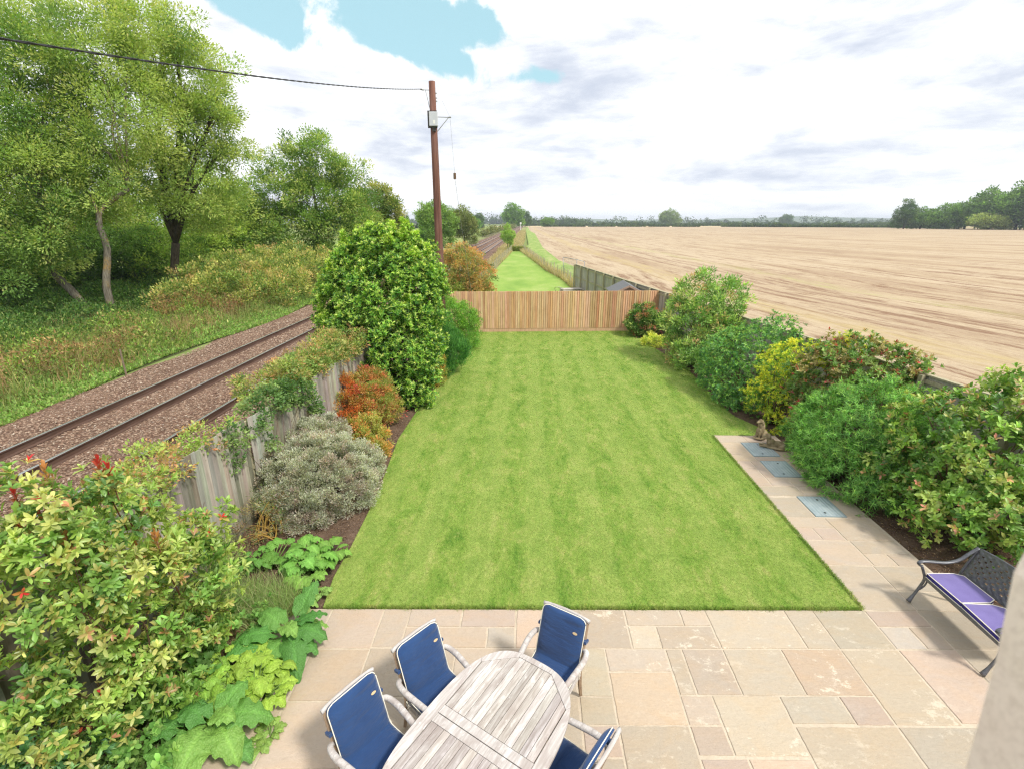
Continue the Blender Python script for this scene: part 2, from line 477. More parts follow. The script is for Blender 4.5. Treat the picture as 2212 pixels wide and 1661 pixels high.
t = NT('open_country'); g = t.geo()
big = t.voro(t.map(g, (.0042, .0026, 1)), 1.0, 'Color'); bs = t.sep(big)
c = t.ramp(bs[0], [(0, (.16, .22, .06)), (.3, (.19, .27, .07)), (.5, (.36, .31, .15)), (.7, (.20, .26, .08)), (.9, (.42, .34, .18))], 'CONSTANT')
n = t.noise(g, .08, 6); n2 = t.noise(g, 1.3, 6)
c = t.mix(t.mr(n, .3, .7, 0, .35), c, (.30, .30, .12)); c = t.mix(t.mr(n2, .35, .7, 0, .45), c, (.10, .14, .04))
t.bsdf(c, .95, .1); MG = t.m
S = 5200
sheet('ground', [(-S, -60), (S, -60), (S, S), (-S, S)], -0.36, MG)

# pasture beyond the railway on the left
t = NT('pasture'); g = t.geo()
n = t.noise(t.map(g, (1, .3, 1)), .06, 6); n2 = t.noise(g, .8, 7)
c = t.ramp(n, [(.3, (.15, .23, .055)), (.5, (.22, .29, .08)), (.66, (.33, .33, .13))]); c = t.mix(t.mr(n2, .4, .7, 0, .4), c, (.11, .15, .04))
t.bsdf(c, .95, .1); 
sheet('pasture', [(-260, 66), (-15.5, 66), (-15.5, 640), (-420, 640)], -0.352, t.m)

# stubble field: v = across the drill rows, u = along them (rows bend with the headland)
t = NT('stubble'); rw = t.attr('row', 'Vector'); g = t.geo(); rs = t.sep(rw)
lines = t.noise(t.map(rw, (.07, .8, 1)), 1.0, 8, .72); lines2 = t.noise(t.map(rw, (.014, .16, 1)), 1.0, 7, .65)
lines3 = t.noise(t.map(rw, (.7, 3.6, 1)), 1.0, 8, .78); fine = t.noise(t.map(rw, (1.6, 2.6, 1)), 1.9, 10, .86); mid = t.noise(t.map(rw, (.22, 1.0, 1)), 1.0, 7, .7)
c = t.ramp(lines2, [(.36, (.35, .26, .175)), (.46, (.42, .33, .22)), (.55, (.47, .38, .265)), (.66, (.37, .285, .185))])
dirt = t.math('ADD', t.mr(lines, .48, .60, 0, .8), t.math('MULTIPLY', t.mr(lines3, .48, .62), .6))
dirt = t.math('MULTIPLY', dirt, t.mr(mid, .40, .58, .12, 1.2))
near = t.mr(t.sep(g)[1], 90, 20)
dirt = t.math('MULTIPLY', dirt, t.math('ADD', .55, t.math('MULTIPLY', near, .45)))
dirt = t.math('MULTIPLY', dirt, t.mr(fine, .38, .56, .3, 1.35))
c = t.mix(t.math('MINIMUM', dirt, .95), c, (.20, .115, .07))
c = t.mix(t.math('MULTIPLY', t.mr(fine, .5, .72), t.math('ADD', .2, t.math('MULTIPLY', near, .5))), c, (.62, .50, .32))
c = t.mix(t.math('MULTIPLY', t.mr(fine, .5, .3), t.math('ADD', .16, t.math('MULTIPLY', near, .55))), c, (.26, .155, .095))
# tramlines and a strip of volunteer grass along the headland
def band(v, a, w): return t.math('MULTIPLY', t.mr(v, a - w, a - w * .4), t.mr(v, a + w, a + w * .4))
wv = t.math('ADD', rs[1], t.math('MULTIPLY', t.math('SUBTRACT', t.noise(t.map(rw, (.03, .1, 1)), 1.0, 3), .5), 1.6))
tram = t.math('ADD', band(wv, 12.5, .5), band(wv, 14.6, .45))
c = t.mix(t.math('MULTIPLY', tram, t.mr(lines3, .36, .6, .1, .75)), c, (.21, .125, .08))
gr = t.math('MULTIPLY', band(wv, 8.0, 1.7), t.mr(mid, .42, .6, .15, .75)); c = t.mix(gr, c, (.43, .34, .17))
gr2 = t.math('MULTIPLY', band(wv, 18, 1.2), t.mr(mid, .45, .62, .05, .5)); c = t.mix(gr2, c, (.36, .37, .13))
t.bsdf(c, .95, .1, 0, t.bump(t.math('ADD', fine, lines3), .6, .05)); MST = t.m

def field_xy():
    ys = np.concatenate([np.linspace(3, 60, 58), np.geomspace(62, 590, 60)])
    V, UV = [], []
    m = 110
    for y in ys:
        x0 = np.interp(y, [3, 9.7, 24, 39, 58, 68, 107, 240, 305, 590], [10.2, 9.0, 6.7, 4.35, 5.1, 4.2, 2.9, 3.2, 1.2, -.5])
        xs = x0 + np.geomspace(1, 401 if y > 60 else 260, m) - 1
        for x in xs: V.append((x, y, 0.004 + 0.05 * math.sin(x * .11 + y * .05) * min(1, (x - x0) / 20)))
    V = np.array(V)
    d1 = (V[:, 0] - np.interp(V[:, 1], [0, 24, 39, 58, 110, 305, 600], [9.3, 5.9, 3.6, 4.2, 2.2, -.1, -.2])) * 1.0
    a = math.radians(-19); nx, ny = math.sin(a), math.cos(a)
    d2 = (V[:, 0] - 25) * (-nx) * 0 + ((V[:, 1] - 640) * -1) * math.cos(R(20)) * .55 - (V[:, 0]) * math.sin(R(20)) * .2 + 0
    # rows lie nearly parallel to the fence close to it and swing round to run across the field farther out
    k = 14.0
    far = 640 - V[:, 1] + 0.06 * V[:, 0]
    v = d1 * 1.0
    u = V[:, 1].copy()
    v2 = .2 * (V[:, 0] + 1.5 * V[:, 1]) + 24
    v = .5 * (d1 + v2 - np.sqrt((d1 - v2) ** 2 + 26.0 ** 2)) + 3.0
    return V, np.stack([u + .3 * V[:, 0], v, np.zeros(len(V))], 1), len(ys), m
V, UV, ny_, m_ = field_xy()
ij = (np.arange(ny_ - 1)[:, None] * m_ + np.arange(m_ - 1)[None]).ravel()
o = np_mesh('stubble_field', V, np.stack([ij, ij + 1, ij + 1 + m_, ij + m_], 1), MST, None, None, True, 'structure', UV)

# second field strips beyond the hedge
sheet('far_stubble', [(-30, 600), (700, 600), (900, 760), (-60, 760)], -0.3, plain('pale_stubble', (.52, .42, .25), .95, .1, 0, .15, .01))
sheet('far_pasture', [(-60, 760), (900, 760), (1300, 1100), (-100, 1100)], -0.3, plain('far_green', (.14, .19, .07), .95, .1, 0, .25, .01))

# grass track between the post fence and the stubble
t = NT('rough_grass'); g = t.geo(); n = t.noise(t.map(g, (1.5, .4, 1)), .5, 6, .65); n2 = t.noise(g, 9, 7, .7)
c = t.ramp(n, [(.3, (.17, .27, .06)), (.5, (.26, .36, .10)), (.7, (.42, .42, .18))]); c = t.mix(t.mr(n2, .42, .68, 0, .5), c, (.12, .17, .04))
t.bsdf(c, .95, .1, 0, t.bump(n2, .5, .04)); MRG = t.m
sheet('grass_track', [(3.9, 38), (7.2, 44), (5.6, 60), (4.3, 70), (3.1, 107), (3.3, 240), (1.3, 305), (-.2, 600), (-1.2, 600), (-1.2, 305), (.2, 120), (-.9, 98), (.8, 73), (2.1, 55), (3.2, 48)], 0.012, MRG)

# neighbouring mown strip
t = NT('mown_strip'); g = t.geo(); n = t.noise(t.map(g, (.5, .25, 1)), .8, 6, .6); n2 = t.noise(g, 14, 6, .7)
c = t.ramp(n, [(.3, (.18, .31, .06)), (.5, (.25, .37, .08)), (.7, (.34, .42, .13))]); c = t.mix(t.mr(n2, .45, .7, 0, .35), c, (.15, .24, .04))
t.bsdf(c, .95, .1, 0, t.bump(n2, .4, .03)); MMS = t.m
sheet('paddock_grass', [(-4.6, 24), (6.1, 24.6), (3.6, 39.5), (3.2, 46.5), (2.04, 55), (.68, 73), (-.85, 92), (-2.8, 92), (-3.4, 64), (-3.7, 52), (-3.9, 40)], 0.014, MMS)

# soil of the garden borders
t = NT('soil'); g = t.geo(); n = t.noise(g, 3, 8, .7); n2 = t.noise(g, 22, 8, .75); v = t.voro(g, 26, 'Color')
c = t.ramp(n, [(.3, (.085, .055, .038)), (.55, (.15, .10, .07)), (.75, (.24, .165, .115))]); c = t.mix(t.mr(n2, .5, .72), c, (.30, .21, .15))
t.bsdf(c, .95, .15, 0, t.bump(n2, .9, .05)); MSOIL = t.m
sheet('garden_soil', [(-5.2, -3), (10.6, -3), (9.0, 9.7), (6.45, 24), (-4.8, 23.4), (-4.9, 12)], 0.0, MSOIL)

LAWN = [(-2.74, 5.37), (-2.82, 5.96), (-2.81, 6.73), (-2.84, 7.82), (-2.92, 9.03), (-3.09, 10.86), (-3.04, 12.71), (-2.82, 15.2), (-2.68, 18.03), (-2.7, 21.08), (-2.66, 23.10),
        (4.9, 23.62), (5.21, 20.89), (5.58, 18.62), (5.75, 17.05), (5.62, 14.11), (5.62, 12.63), (5.96, 11.85), (6.0, 11.36), (4.57, 11.33), (4.57, 5.56)]
t = NT('lawn_soil'); g = t.geo()
def lawn_col(t, g):
    a = t.noise(t.map(g, (1.25, .55, 1)), 2.4, 10, .80, .3); b = t.noise(t.map(g, (1.1, .7, 1)), 6.5, 9, .78); d = t.noise(g, 24, 5, .7)
    c = t.ramp(a, [(.33, (.09, .205, .026)), (.43, (.185, .305, .05)), (.54, (.265, .362, .076)), (.67, (.41, .42, .145))])
    c = t.mix(t.mr(b, .53, .72, 0, .6), c, (.46, .43, .17)); e = t.noise(t.map(g, (1, .9, 1), (0, 0, 0), (5, 3, 0)), 1.7, 8, .8); c = t.mix(t.mr(e, .41, .29, 0, .7), c, (.06, .17, .02)); c = t.mix(t.mr(b, .46, .30, 0, .4), c, (.085, .20, .025))
    return c, d
c, d = lawn_col(t, g)
st = t.math('SINE', t.math('MULTIPLY', t.sep(g)[0], 6.6)); c = t.mix(t.mr(st, -.3, .5, 0, .32), c, (.36, .44, .12))
c = t.mix(t.mr(d, .35, .7, .35, 0), c, (.06, .10, .015))
t.bsdf(c, .95, .1, 0, t.bump(d, .7, .03)); MLAWN = t.m
mb = MB(); mb.prism(LAWN, 0.0, 0.028); o = mb.build('lawn', MLAWN); o['kind'] = 'structure'
if o.data.polygons[1].normal.z < 0: o.data.flip_normals()

def in_poly(x, y, poly):
    r = np.zeros(len(x), bool); n = len(poly); j = n - 1
    for i in range(n):
        xi, yi = poly[i]; xj, yj = poly[j]
        if yi != yj:
            cnd = ((yi > y) != (yj > y)) & (x < (xj - xi) * (y - yi) / (yj - yi) + xi); r ^= cnd
        j = i
    return r
t = NT('grass_blade'); g = t.geo(); c, d = lawn_col(t, g)
c = t.mix(1.0, c, t.attr(), 'MULTIPLY')
st = t.math('SINE', t.math('MULTIPLY', t.sep(g)[0], 6.6)); c = t.mix(t.mr(st, -.3, .5, 0, .32), c, (.36, .44, .12))
p = t.N('ShaderNodeBsdfPrincipled'); t.L(c, p.inputs['Base Color']); p.inputs['Roughness'].default_value = .6; p.inputs['Specular IOR Level'].default_value = .2
tr = t.N('ShaderNodeBsdfTranslucent'); t.L(c, tr.inputs[0]); ms = t.N('ShaderNodeMixShader'); ms.inputs[0].default_value = .35
t.L(p.outputs[0], ms.inputs[1]); t.L(tr.outputs[0], ms.inputs[2]); t.L(ms.outputs[0], t.out.inputs[0]); MBLADE = t.m
def lawn_blades():
    Xs, Ys, Hh, Ww = [], [], [], []
    for y0, y1, dens, h, w in ((5.3, 7.5, 5200, .030, .0042), (7.5, 11, 2600, .032, .0065), (11, 16, 1300, .033, .010), (16, 23.7, 650, .034, .016)):
        n = int((y1 - y0) * 9.2 * dens); x = rng.uniform(-3.15, 6.05, n); y = rng.uniform(y0, y1, n)
        ok = in_poly(x, y, LAWN); x, y = x[ok], y[ok]
        Xs.append(x); Ys.append(y); Hh.append(h * rng.uniform(.55, 1.25, len(x))); Ww.append(np.full(len(x), w))
    # ragged edge along the paving
    n = 9000; x = rng.uniform(-2.7, 4.6, n); y = 5.372 + (x + 2.7) * .0255 + rng.normal(0, .02, n) * (1 + .6 * np.sin(x * 5.1) * np.sin(x * 13))
    Xs.append(x); Ys.append(y); Hh.append(rng.uniform(.03, .055, n)); Ww.append(np.full(n, .005))
    n = 7000; y = rng.uniform(5.56, 11.3, n); x = 4.585 + rng.normal(0, .017, n)
    Xs.append(x); Ys.append(y); Hh.append(rng.uniform(.03, .055, n)); Ww.append(np.full(n, .006))
    X = np.concatenate(Xs); Y = np.concatenate(Ys); Hh = np.concatenate(Hh); Ww = np.concatenate(Ww); n = len(X)
    D = unit(n) * .75; D[:, 2] = 1.0
    P = np.stack([X, Y, np.full(n, .026)], 1)
    Cc = np.ones((n, 3)) * np.exp(rng.normal(.12, .28, (n, 1))) * (1 + rng.normal(0, .08, (n, 3)))
    dry = rng.random(n) < .05; Cc[dry] *= (1.6, 1.25, 1.6)
    V, F, C = leaves_geo(P, D, unit(n), Hh, Ww, Cc, 'tri')
    o = np_mesh('lawn_grass', V, F, MBLADE, None, C, False, 'stuff')
    tag(o, 'short patchy mown grass of the back garden lawn', 'grass')
lawn_blades()

# ---------------- patio: riven sandstone slabs
t = NT('sandstone'); g = t.geo(); base = t.attr(); al = t.attr('Stain', 'Fac')
n = t.noise(t.map(g, (1, 1.6, 1), (0, 0, .5)), 2.2, 7, .62, .8); n2 = t.noise(g, 26, 6, .7); n3 = t.noise(t.map(g, (1, 1.5, 1), (0, 0, .4)), 7, 10, .78, .15); n5 = t.noise(g, 1.6, 4, .6)
n4 = t.noise(g, .7, 4); n6 = t.noise(t.map(g, (1, 3.5, 1), (0, 0, .7)), 9, 8, .75)
c = t.mix(t.mr(n, .36, .68, 0, .42), base, t.mix(1.0, base, (1.10, .98, .82), 'MULTIPLY'))
c = t.mix(t.mr(n2, .35, .7, 0, .22), c, t.mix(1.0, c, (.74, .70, .68), 'MULTIPLY'))
c = t.mix(t.math('MULTIPLY', t.mr(t.math('ADD', t.math('MULTIPLY', n3, .65), t.math('MULTIPLY', n5, .35)), .545, .60, 0, .6), al), c, (.74, .67, .54))
c = t.mix(t.mr(n3, .30, .24, 0, .35), c, t.mix(1.0, c, (.6, .57, .52), 'MULTIPLY'))
c = t.mix(t.mr(n4, .56, .75, 0, .22), c, t.mix(1.0, c, (.72, .72, .70), 'MULTIPLY'))
c = t.mix(t.mr(n6, .56, .72, 0, .35), c, t.mix(1.0, c, (.78, .66, .55), 'MULTIPLY')); c = t.mix(t.mr(n6, .40, .28, 0, .3), c, t.mix(1.0, c, (1.12, 1.12, 1.1), 'MULTIPLY'))
t.bsdf(c, .72, .3, 0, t.bump(t.math('ADD', t.math('ADD', n, n6), t.math('MULTIPLY', n2, .5)), .55, .02)); MSLAB = t.m
t = NT('pointing_mortar'); g = t.geo(); n = t.noise(g, 30, 6, .7); n2 = t.noise(g, 3, 5, .6)
c = t.ramp(n, [(.3, (.46, .385, .295)), (.7, (.58, .50, .39))]); c = t.mix(t.mr(n2, .5, .7, 0, .4), c, (.36, .30, .22))
t.bsdf(c, .9, .15, 0, t.bump(n, .5, .01)); MMORT = t.m

SAND, CREAM, PINK, ORNG, GREY, OLIV, MAUV, BLUE, TAN = (.50, .41, .30), (.58, .505, .365), (.52, .39, .32), (.54, .40, .285), (.40, .37, .31), (.43, .38, .28), (.43, .345, .28), (.46, .44, .40), (.48, .385, .29)
SL = [  # x0, x1, y0, y1, colour, white bloom
 (-3.3, -2.59, 4.75, 5.41, TAN, .1), (-2.59, -1.89, 4.75, 5.41, (.56, .42, .32), .1), (-1.89, -1.53, 4.77, 5.41, TAN, .1), (-1.53, -.83, 5.10, 5.41, (.52, .41, .32), .1), (-.83, -.11, 5.10, 5.41, PINK, .1),
 (-1.53, -.47, 4.77, 5.10, (.56, .42, .29), .1), (-.47, -.11, 4.77, 5.10, GREY, .4), (-.11, .34, 4.77, 5.41, (.57, .41, .30), .1), (.34, 1.34, 4.77, 5.41, SAND, 1.0), (1.34, 2.08, 5.13, 5.41, SAND, 1), (2.08, 2.43, 5.13, 5.41, SAND, .9),
 (1.34, 1.70, 4.77, 5.13, CREAM, 1), (1.70, 2.43, 4.77, 5.13, SAND, 1), (2.43, 3.49, 4.77, 5.41, CREAM, 1), (3.49, 3.88, 4.77, 5.41, CREAM, .9), (3.88, 4.58, 4.77, 5.41, (.44, .40, .28), .5),
 (4.58, 5.29, 5.13, 5.41, PINK, .15), (4.58, 4.96, 4.77, 5.13, BLUE, .2), (4.96, 5.29, 4.77, 5.13, TAN, .1), (5.29, 6.35, 4.77, 5.41, OLIV, .1), (6.35, 7.2, 4.2, 5.41, TAN, .1),
 (-3.3, -2.59, 4.36, 4.75, OLIV, .1), (-2.59, -1.89, 4.05, 4.75, (.57, .42, .28), .1), (-1.89, -.83, 4.1, 4.77, SAND, .1), (-.83, .25, 4.1, 4.77, TAN, .2), (.25, .61, 3.46, 4.77, OLIV, .1), (.61, .99, 4.12, 4.77, (.46, .42, .28), .4), (.61, .99, 3.79, 4.12, (.46, .41, .28), .1),
 (.99, 1.73, 4.44, 4.77, (.50, .42, .33), .9), (.99, 1.73, 3.79, 4.44, (.60, .44, .27), .25), (1.73, 1.93, 4.14, 4.77, (.50, .42, .30), .5), (1.93, 2.43, 4.14, 4.77, (.47, .38, .29), 1), (2.43, 3.14, 4.14, 4.77, CREAM, .3), (3.14, 3.88, 4.14, 4.77, (.59, .42, .27), .9), (3.88, 4.58, 3.80, 4.77, (.52, .43, .28), .7),
 (4.58, 5.29, 3.82, 4.77, (.55, .40, .31), .2), (5.29, 6.35, 4.3, 4.77, OLIV, .1), (5.29, 6.35, 3.6, 4.3, TAN, .1), (6.35, 7.2, 3.4, 4.2, PINK, .1),
 (1.73, 2.08, 3.79, 4.14, TAN, .6), (2.08, 2.82, 3.48, 4.14, (.50, .43, .29), .9), (2.82, 3.48, 3.81, 4.14, (.42, .39, .29), .6), (3.48, 3.88, 3.80, 4.14, PINK, .1),
 (-3.3, -2.59, 3.32, 4.36, SAND, .1), (-2.59, -1.53, 3.34, 4.05, (.56, .42, .31), .1), (-1.53, -.83, 3.4, 4.1, SAND, .1), (-.83, .25, 3.4, 4.1, TAN, .1), (.25, .99, 2.7, 3.46, OLIV, .1), (.61, .99, 3.46, 3.79, PINK, .1),
 (.99, 1.73, 3.1, 3.79, (.50, .42, .29), .5), (1.73, 2.08, 3.48, 3.79, (.40, .30, .22), .1), (2.82, 3.88, 2.8, 3.79, (.53, .44, .29), .4), (3.88, 4.95, 3.1, 3.79, (.43, .39, .29), .5), (4.95, 5.29, 3.1, 3.82, TAN, .1),
 (1.73, 2.2, 2.8, 3.46, PINK, .2), (2.2, 2.82, 2.8, 3.46, (.57, .43, .32), .2)]
x_pal = [SAND, CREAM, PINK, ORNG, GREY, OLIV, TAN]
ysd = [(2.7, 3.34), (2.1, 2.7), (1.4, 2.1), (.6, 1.4)]
for (ya, yb) in ysd:
    x = -3.3
    while x < 6.9:
        w = random.choice([.35, .7, .7, 1.05])
        if not any(s[2] < yb - .02 and s[3] > ya + .02 and s[0] < x + w - .02 and s[1] > x + .02 for s in SL):
            SL.append((x, x + w, ya, yb, random.choice(x_pal), .3))
        x += w
PATH = [(4.58, 5.3, 5.41, 6.47, (.45, .39, .29)), (5.3, 6.1, 5.85, 6.47, OLIV), (5.3, 6.1, 5.41, 5.85, OLIV), (4.58, 5.33, 6.47, 7.1, TAN), (5.33, 6.08, 6.76, 7.1, (.44, .38, .29)), (5.33, 5.7, 6.47, 6.76, SAND), (5.7, 6.08, 6.47, 6.76, TAN),
        (4.58, 4.92, 7.1, 7.45, PINK), (4.92, 5.3, 7.1, 7.45, PINK), (5.3, 6.08, 7.1, 7.76, SAND), (4.58, 5.3, 7.45, 7.76, SAND), (5.72, 6.08, 7.76, 8.5, TAN),
        (4.58, 5.16, 7.76, 8.44, OLIV), (4.58, 5.36, 8.5, 8.86, OLIV), (5.36, 6.08, 8.5, 8.86, TAN), (4.58, 4.92, 8.86, 9.6, (.54, .41, .31)), (4.92, 5.34, 8.86, 9.2, MAUV), (5.34, 6.08, 8.86, 9.2, TAN), (5.72, 6.08, 9.2, 9.95, SAND), (4.92, 5.12, 9.2, 9.95, PINK),
        (4.58, 4.92, 9.6, 9.95, PINK), (4.58, 5.1, 9.95, 10.25, (.60, .46, .29)), (5.1, 5.72, 9.95, 10.16, PINK), (5.72, 6.08, 9.95, 10.9, (.58, .45, .29)), (4.58, 5.08, 10.25, 10.9, (.58, .44, .28)), (4.58, 5.3, 10.92, 11.33, SAND), (5.3, 6.08, 10.92, 11.33, (.53, .40, .32))]
def patio():
    vs, fs, cs, st = [], [], [], []
    def add(x0, x1, y0, y1, c, s, sh):
        gp = .011
        jj = [random.uniform(-.004, .004) for _ in range(8)]
        q = [(x0 + gp + jj[0], y0 + gp + jj[1]), (x1 - gp + jj[2], y0 + gp + jj[3]), (x1 - gp + jj[4], y1 - gp + jj[5]), (x0 + gp + jj[6], y1 - gp + jj[7])]
        # riven outline: several points a side
        ring = []
        for i in range(4):
            a, b = Vector(q[i]), Vector(q[(i + 1) % 4]); L = (b - a).length; k = max(2, int(L / .06)); nrm = Vector((-(b - a).y, (b - a).x)).normalized()
            for j in range(k):
                p = a.lerp(b, j / k)
                if 0 < j: p = p + nrm * random.uniform(-.0015, .0045)
                ring.append(p)
        cx, cy = (x0 + x1) / 2, (y0 + y1) / 2; zt = .030 + random.uniform(-.001, .0015)
        b0 = len(vs); n = len(ring)
        for s_, z in ((1, .012), (1, zt - .004), (None, zt)):
            for p in ring:
                if s_ is None:
                    d = Vector((cx, cy)) - p; p = p + d.normalized() * .006
                vs.append((p.x, p.y + sh * p.x, z))
        for r_ in range(2):
            for i in range(n): fs.append((b0 + r_ * n + i, b0 + r_ * n + (i + 1) % n, b0 + (r_ + 1) * n + (i + 1) % n, b0 + (r_ + 1) * n + i))
        fs.append(tuple(b0 + 2 * n + i for i in range(n)))
        v = random.uniform(.84, 1.0); cc = tuple((k * .40 + m_ * .60) * v for k, m_ in zip(c, (.475, .405, .335)))
        cs.extend([cc] * (3 * n)); st.extend([s] * (3 * n))
    for x0, x1, y0, y1, c, s in SL: add(x0, x1, y0, y1, c, s, .026)
    for x0, x1, y0, y1, c in PATH: add(x0, x1, y0 + .13 * max(0, 1 - (y0 - 5.41) / 1.0), y1 + .13 * max(0, 1 - (y1 - 5.41) / 1.0), c, .15, 0)
    me = bpy.data.meshes.new('patio'); me.from_pydata(vs, [], fs); me.update()
    a = me.color_attributes.new('Col', 'FLOAT_COLOR', 'POINT'); c4 = np.ones((len(vs), 4), np.float32); c4[:, :3] = cs; a.data.foreach_set('color', c4.ravel())
    a = me.attributes.new('Stain', 'FLOAT', 'POINT'); a.data.foreach_set('value', np.array(st, np.float32))
    me.materials.append(MSLAB); o = bpy.data.objects.new('patio', me); col.objects.link(o); o['kind'] = 'structure'
patio()
mb = MB(); mb.add([(-3.3, .5, .0215), (7.25, .5, .0215), (7.25, 5.40, .0215), (6.12, 5.57, .0215), (6.12, 11.34, .0215), (4.565, 11.34, .0215), (4.565, 5.535, .0215), (-3.3, 5.325, .0215)], [tuple(range(8))])
o = mb.build('paving_mortar', MMORT); o['kind'] = 'structure'

# mulch chips lying on the borders
def chips():
    n = 16000
    x = np.concatenate([rng.uniform(5.9, 8.4, n // 2), rng.uniform(-4.6, -2.4, n // 2)]); y = np.concatenate([rng.uniform(5.3, 9.5, n // 2), rng.uniform(2, 15, n // 2)])
    ok = ~in_poly(x, y, LAWN) & ~((x > -3.2) & (y < 5.3) & (x < 0)) & ~((x < 6.12) & (x > 0)); x, y = x[ok], y[ok]; n = len(x)
    P = np.stack([x, y, rng.uniform(.004, .02, n)], 1); D = unit(n); D[:, 2] *= .25
    U = np.tile([0, 0, 1.], (n, 1)) + .5 * unit(n)
    C = pick([(3, (.16, .09, .055)), (2, (.30, .19, .12)), (1, (.50, .36, .24)), (2, (.09, .05, .03))], n)
    V, F, C = leaves_geo(P, D, U, rng.uniform(.015, .05, n), rng.uniform(.008, .02, n), C, 'diamond')
    tag(np_mesh('bark_mulch', V, F, LEAF, None, C, False, 'stuff'), 'brown bark chips and dead leaves scattered on the border soil', 'mulch')
chips()
# ------------------------------------------------------------ railway
t = NT('ballast'); g = t.geo(); v = t.voro(t.map(g, (1, 1, 1)), 15, 'Color'); vs = t.sep(v); vd = t.voro(g, 15, 'Distance')
n = t.noise(g, .6, 6, .6); n2 = t.noise(g, 5, 6, .6)
c = t.ramp(vs[0], [(0, (.16, .09, .06)), (.25, (.25, .15, .10)), (.5, (.33, .21, .145)), (.75, (.39, .27, .19)), (.95, (.48, .37, .29))], 'CONSTANT')
c = t.mix(t.mr(n, .35, .7, 0, .5), c, (.26, .175, .125)); c = t.mix(t.mr(vd, .25, .6, 0, .75), c, (.09, .05, .035)); c = t.mix(t.mr(n2, .55, .75, 0, .35), c, (.22, .12, .085))
t.bsdf(c, .9, .2, 0, t.bump(t.math('MULTIPLY', vd, -1.0), 1.0, .05)); MBAL = t.m
def ballast():
    ys = np.concatenate([np.arange(-8, 60, 1.0), np.geomspace(61, 900, 60)])
    prof = [(-14.9, -.355), (-14.2, -.30), (-13.2, -.235), (-12.3, -.285), (-11.55, -.292), (-10.8, -.285), (-9.9, -.25), (-8.9, -.285), (-8.15, -.292), (-7.4, -.285), (-6.5, -.25), (-5.7, -.30), (-5.25, -.355)]
    V = []
    for y in ys:
        for i, (x, z) in enumerate(prof):
            e = (i in (0, 1)); V.append((x + (.35 * math.sin(y * .4) + .2 * math.sin(y * 1.3) if e else 0), y, z + random.uniform(-.012, .012)))
    m = len(prof); ij = (np.arange(len(ys) - 1)[:, None] * m + np.arange(m - 1)[None]).ravel()
    np_mesh('ballast_bed', V, np.stack([ij, ij + 1, ij + 1 + m, ij + m], 1), MBAL, None, None, True, 'structure')
ballast()
def stones():
    n = 60000; y = 6 + 34 * rng.random(n) ** 1.3; x = rng.uniform(-14.6, -5.4, n)
    ok = np.ones(n, bool)
    for rx in (-12.30, -10.80, -8.90, -7.40): ok &= abs(x - rx) > .11
    x, y = x[ok], y[ok]; n = len(x)
    z = np.interp(x, [-14.9, -14.2, -13.2, -12.3, -11.55, -10.8, -9.9, -8.9, -8.15, -7.4, -6.5, -5.7], [-.355, -.30, -.235, -.285, -.292, -.285, -.25, -.285, -.292, -.285, -.25, -.30])
    T = np.array([(1, 0, 0), (-1, 0, 0), (0, 1, 0), (0, -1, 0), (0, 0, .8), (0, 0, -.8)], float); F = np.array([(0, 2, 4), (2, 1, 4), (1, 3, 4), (3, 0, 4)])
    s = rng.uniform(.016, .034, n) * np.interp(y, [8, 40], [1, 1.5]); a = rng.uniform(0, 6.28, n); tl = rng.normal(0, .3, (n, 1, 3))
    J = T[None] * rng.uniform(.6, 1.25, (n, 6, 3)) + tl * T[None, :, ::-1]
    ca, sa = np.cos(a)[:, None], np.sin(a)[:, None]
    V = np.stack([J[..., 0] * ca - J[..., 1] * sa, J[..., 0] * sa + J[..., 1] * ca, J[..., 2]], -1) * s[:, None, None] + np.stack([x, y, z + .008], 1)[:, None]
    C = np.repeat(pick([(3, (.22, .145, .10)), (4, (.28, .195, .14)), (2, (.34, .255, .19)), (.5, (.42, .35, .28)), (2, (.16, .105, .075))], n) * rng.uniform(.8, 1.2, (n, 1)), 6, 0)
    Fa = ((np.arange(n) * 6)[:, None, None] + F[None]).reshape(-1, 3)
    t = NT('ballast_stone'); t.bsdf(t.attr(), .9, .2)
    tag(np_mesh('ballast_stones', V.reshape(-1, 3), Fa, t.m, None, C, False, 'stuff'), 'loose reddish brown ballast stones around the railway tracks', 'gravel')
stones()
t = NT('rail_steel'); g = t.obj(); z = t.sep(g)[2]; n = t.noise(t.map(g, (3, .3, 3)), 4, 6, .6)
c = t.ramp(n, [(.3, (.075, .042, .03)), (.6, (.13, .078, .058)), (.8, (.17, .11, .085))]); t.bsdf(c, .75, .3, .15); MRUST = t.m
t = NT('rail_polished'); n = t.noise(t.map(t.obj(), (8, .2, 1)), 5, 5); c = t.ramp(n, [(.3, (.60, .60, .62)), (.7, (.82, .83, .86))]); t.bsdf(c, .28, .5, .9); MPOL = t.m
t = NT('concrete_sleeper'); n = t.noise(t.obj(), 9, 7, .7); c = t.ramp(n, [(.3, (.22, .145, .105)), (.55, (.34, .25, .19)), (.75, (.45, .37, .29))]); t.bsdf(c, .9, .2, 0, t.bump(n, .4, .01)); MSLP = t.m
def rail_prof(): return [(x, z * 1.3) for x, z in [(-.08, 0), (.08, 0), (.08, .012), (.014, .03), (.012, .110), (.037, .122), (.039, .148), (-.039, .148), (-.037, .122), (-.012, .110), (-.014, .03), (-.08, .012)]]
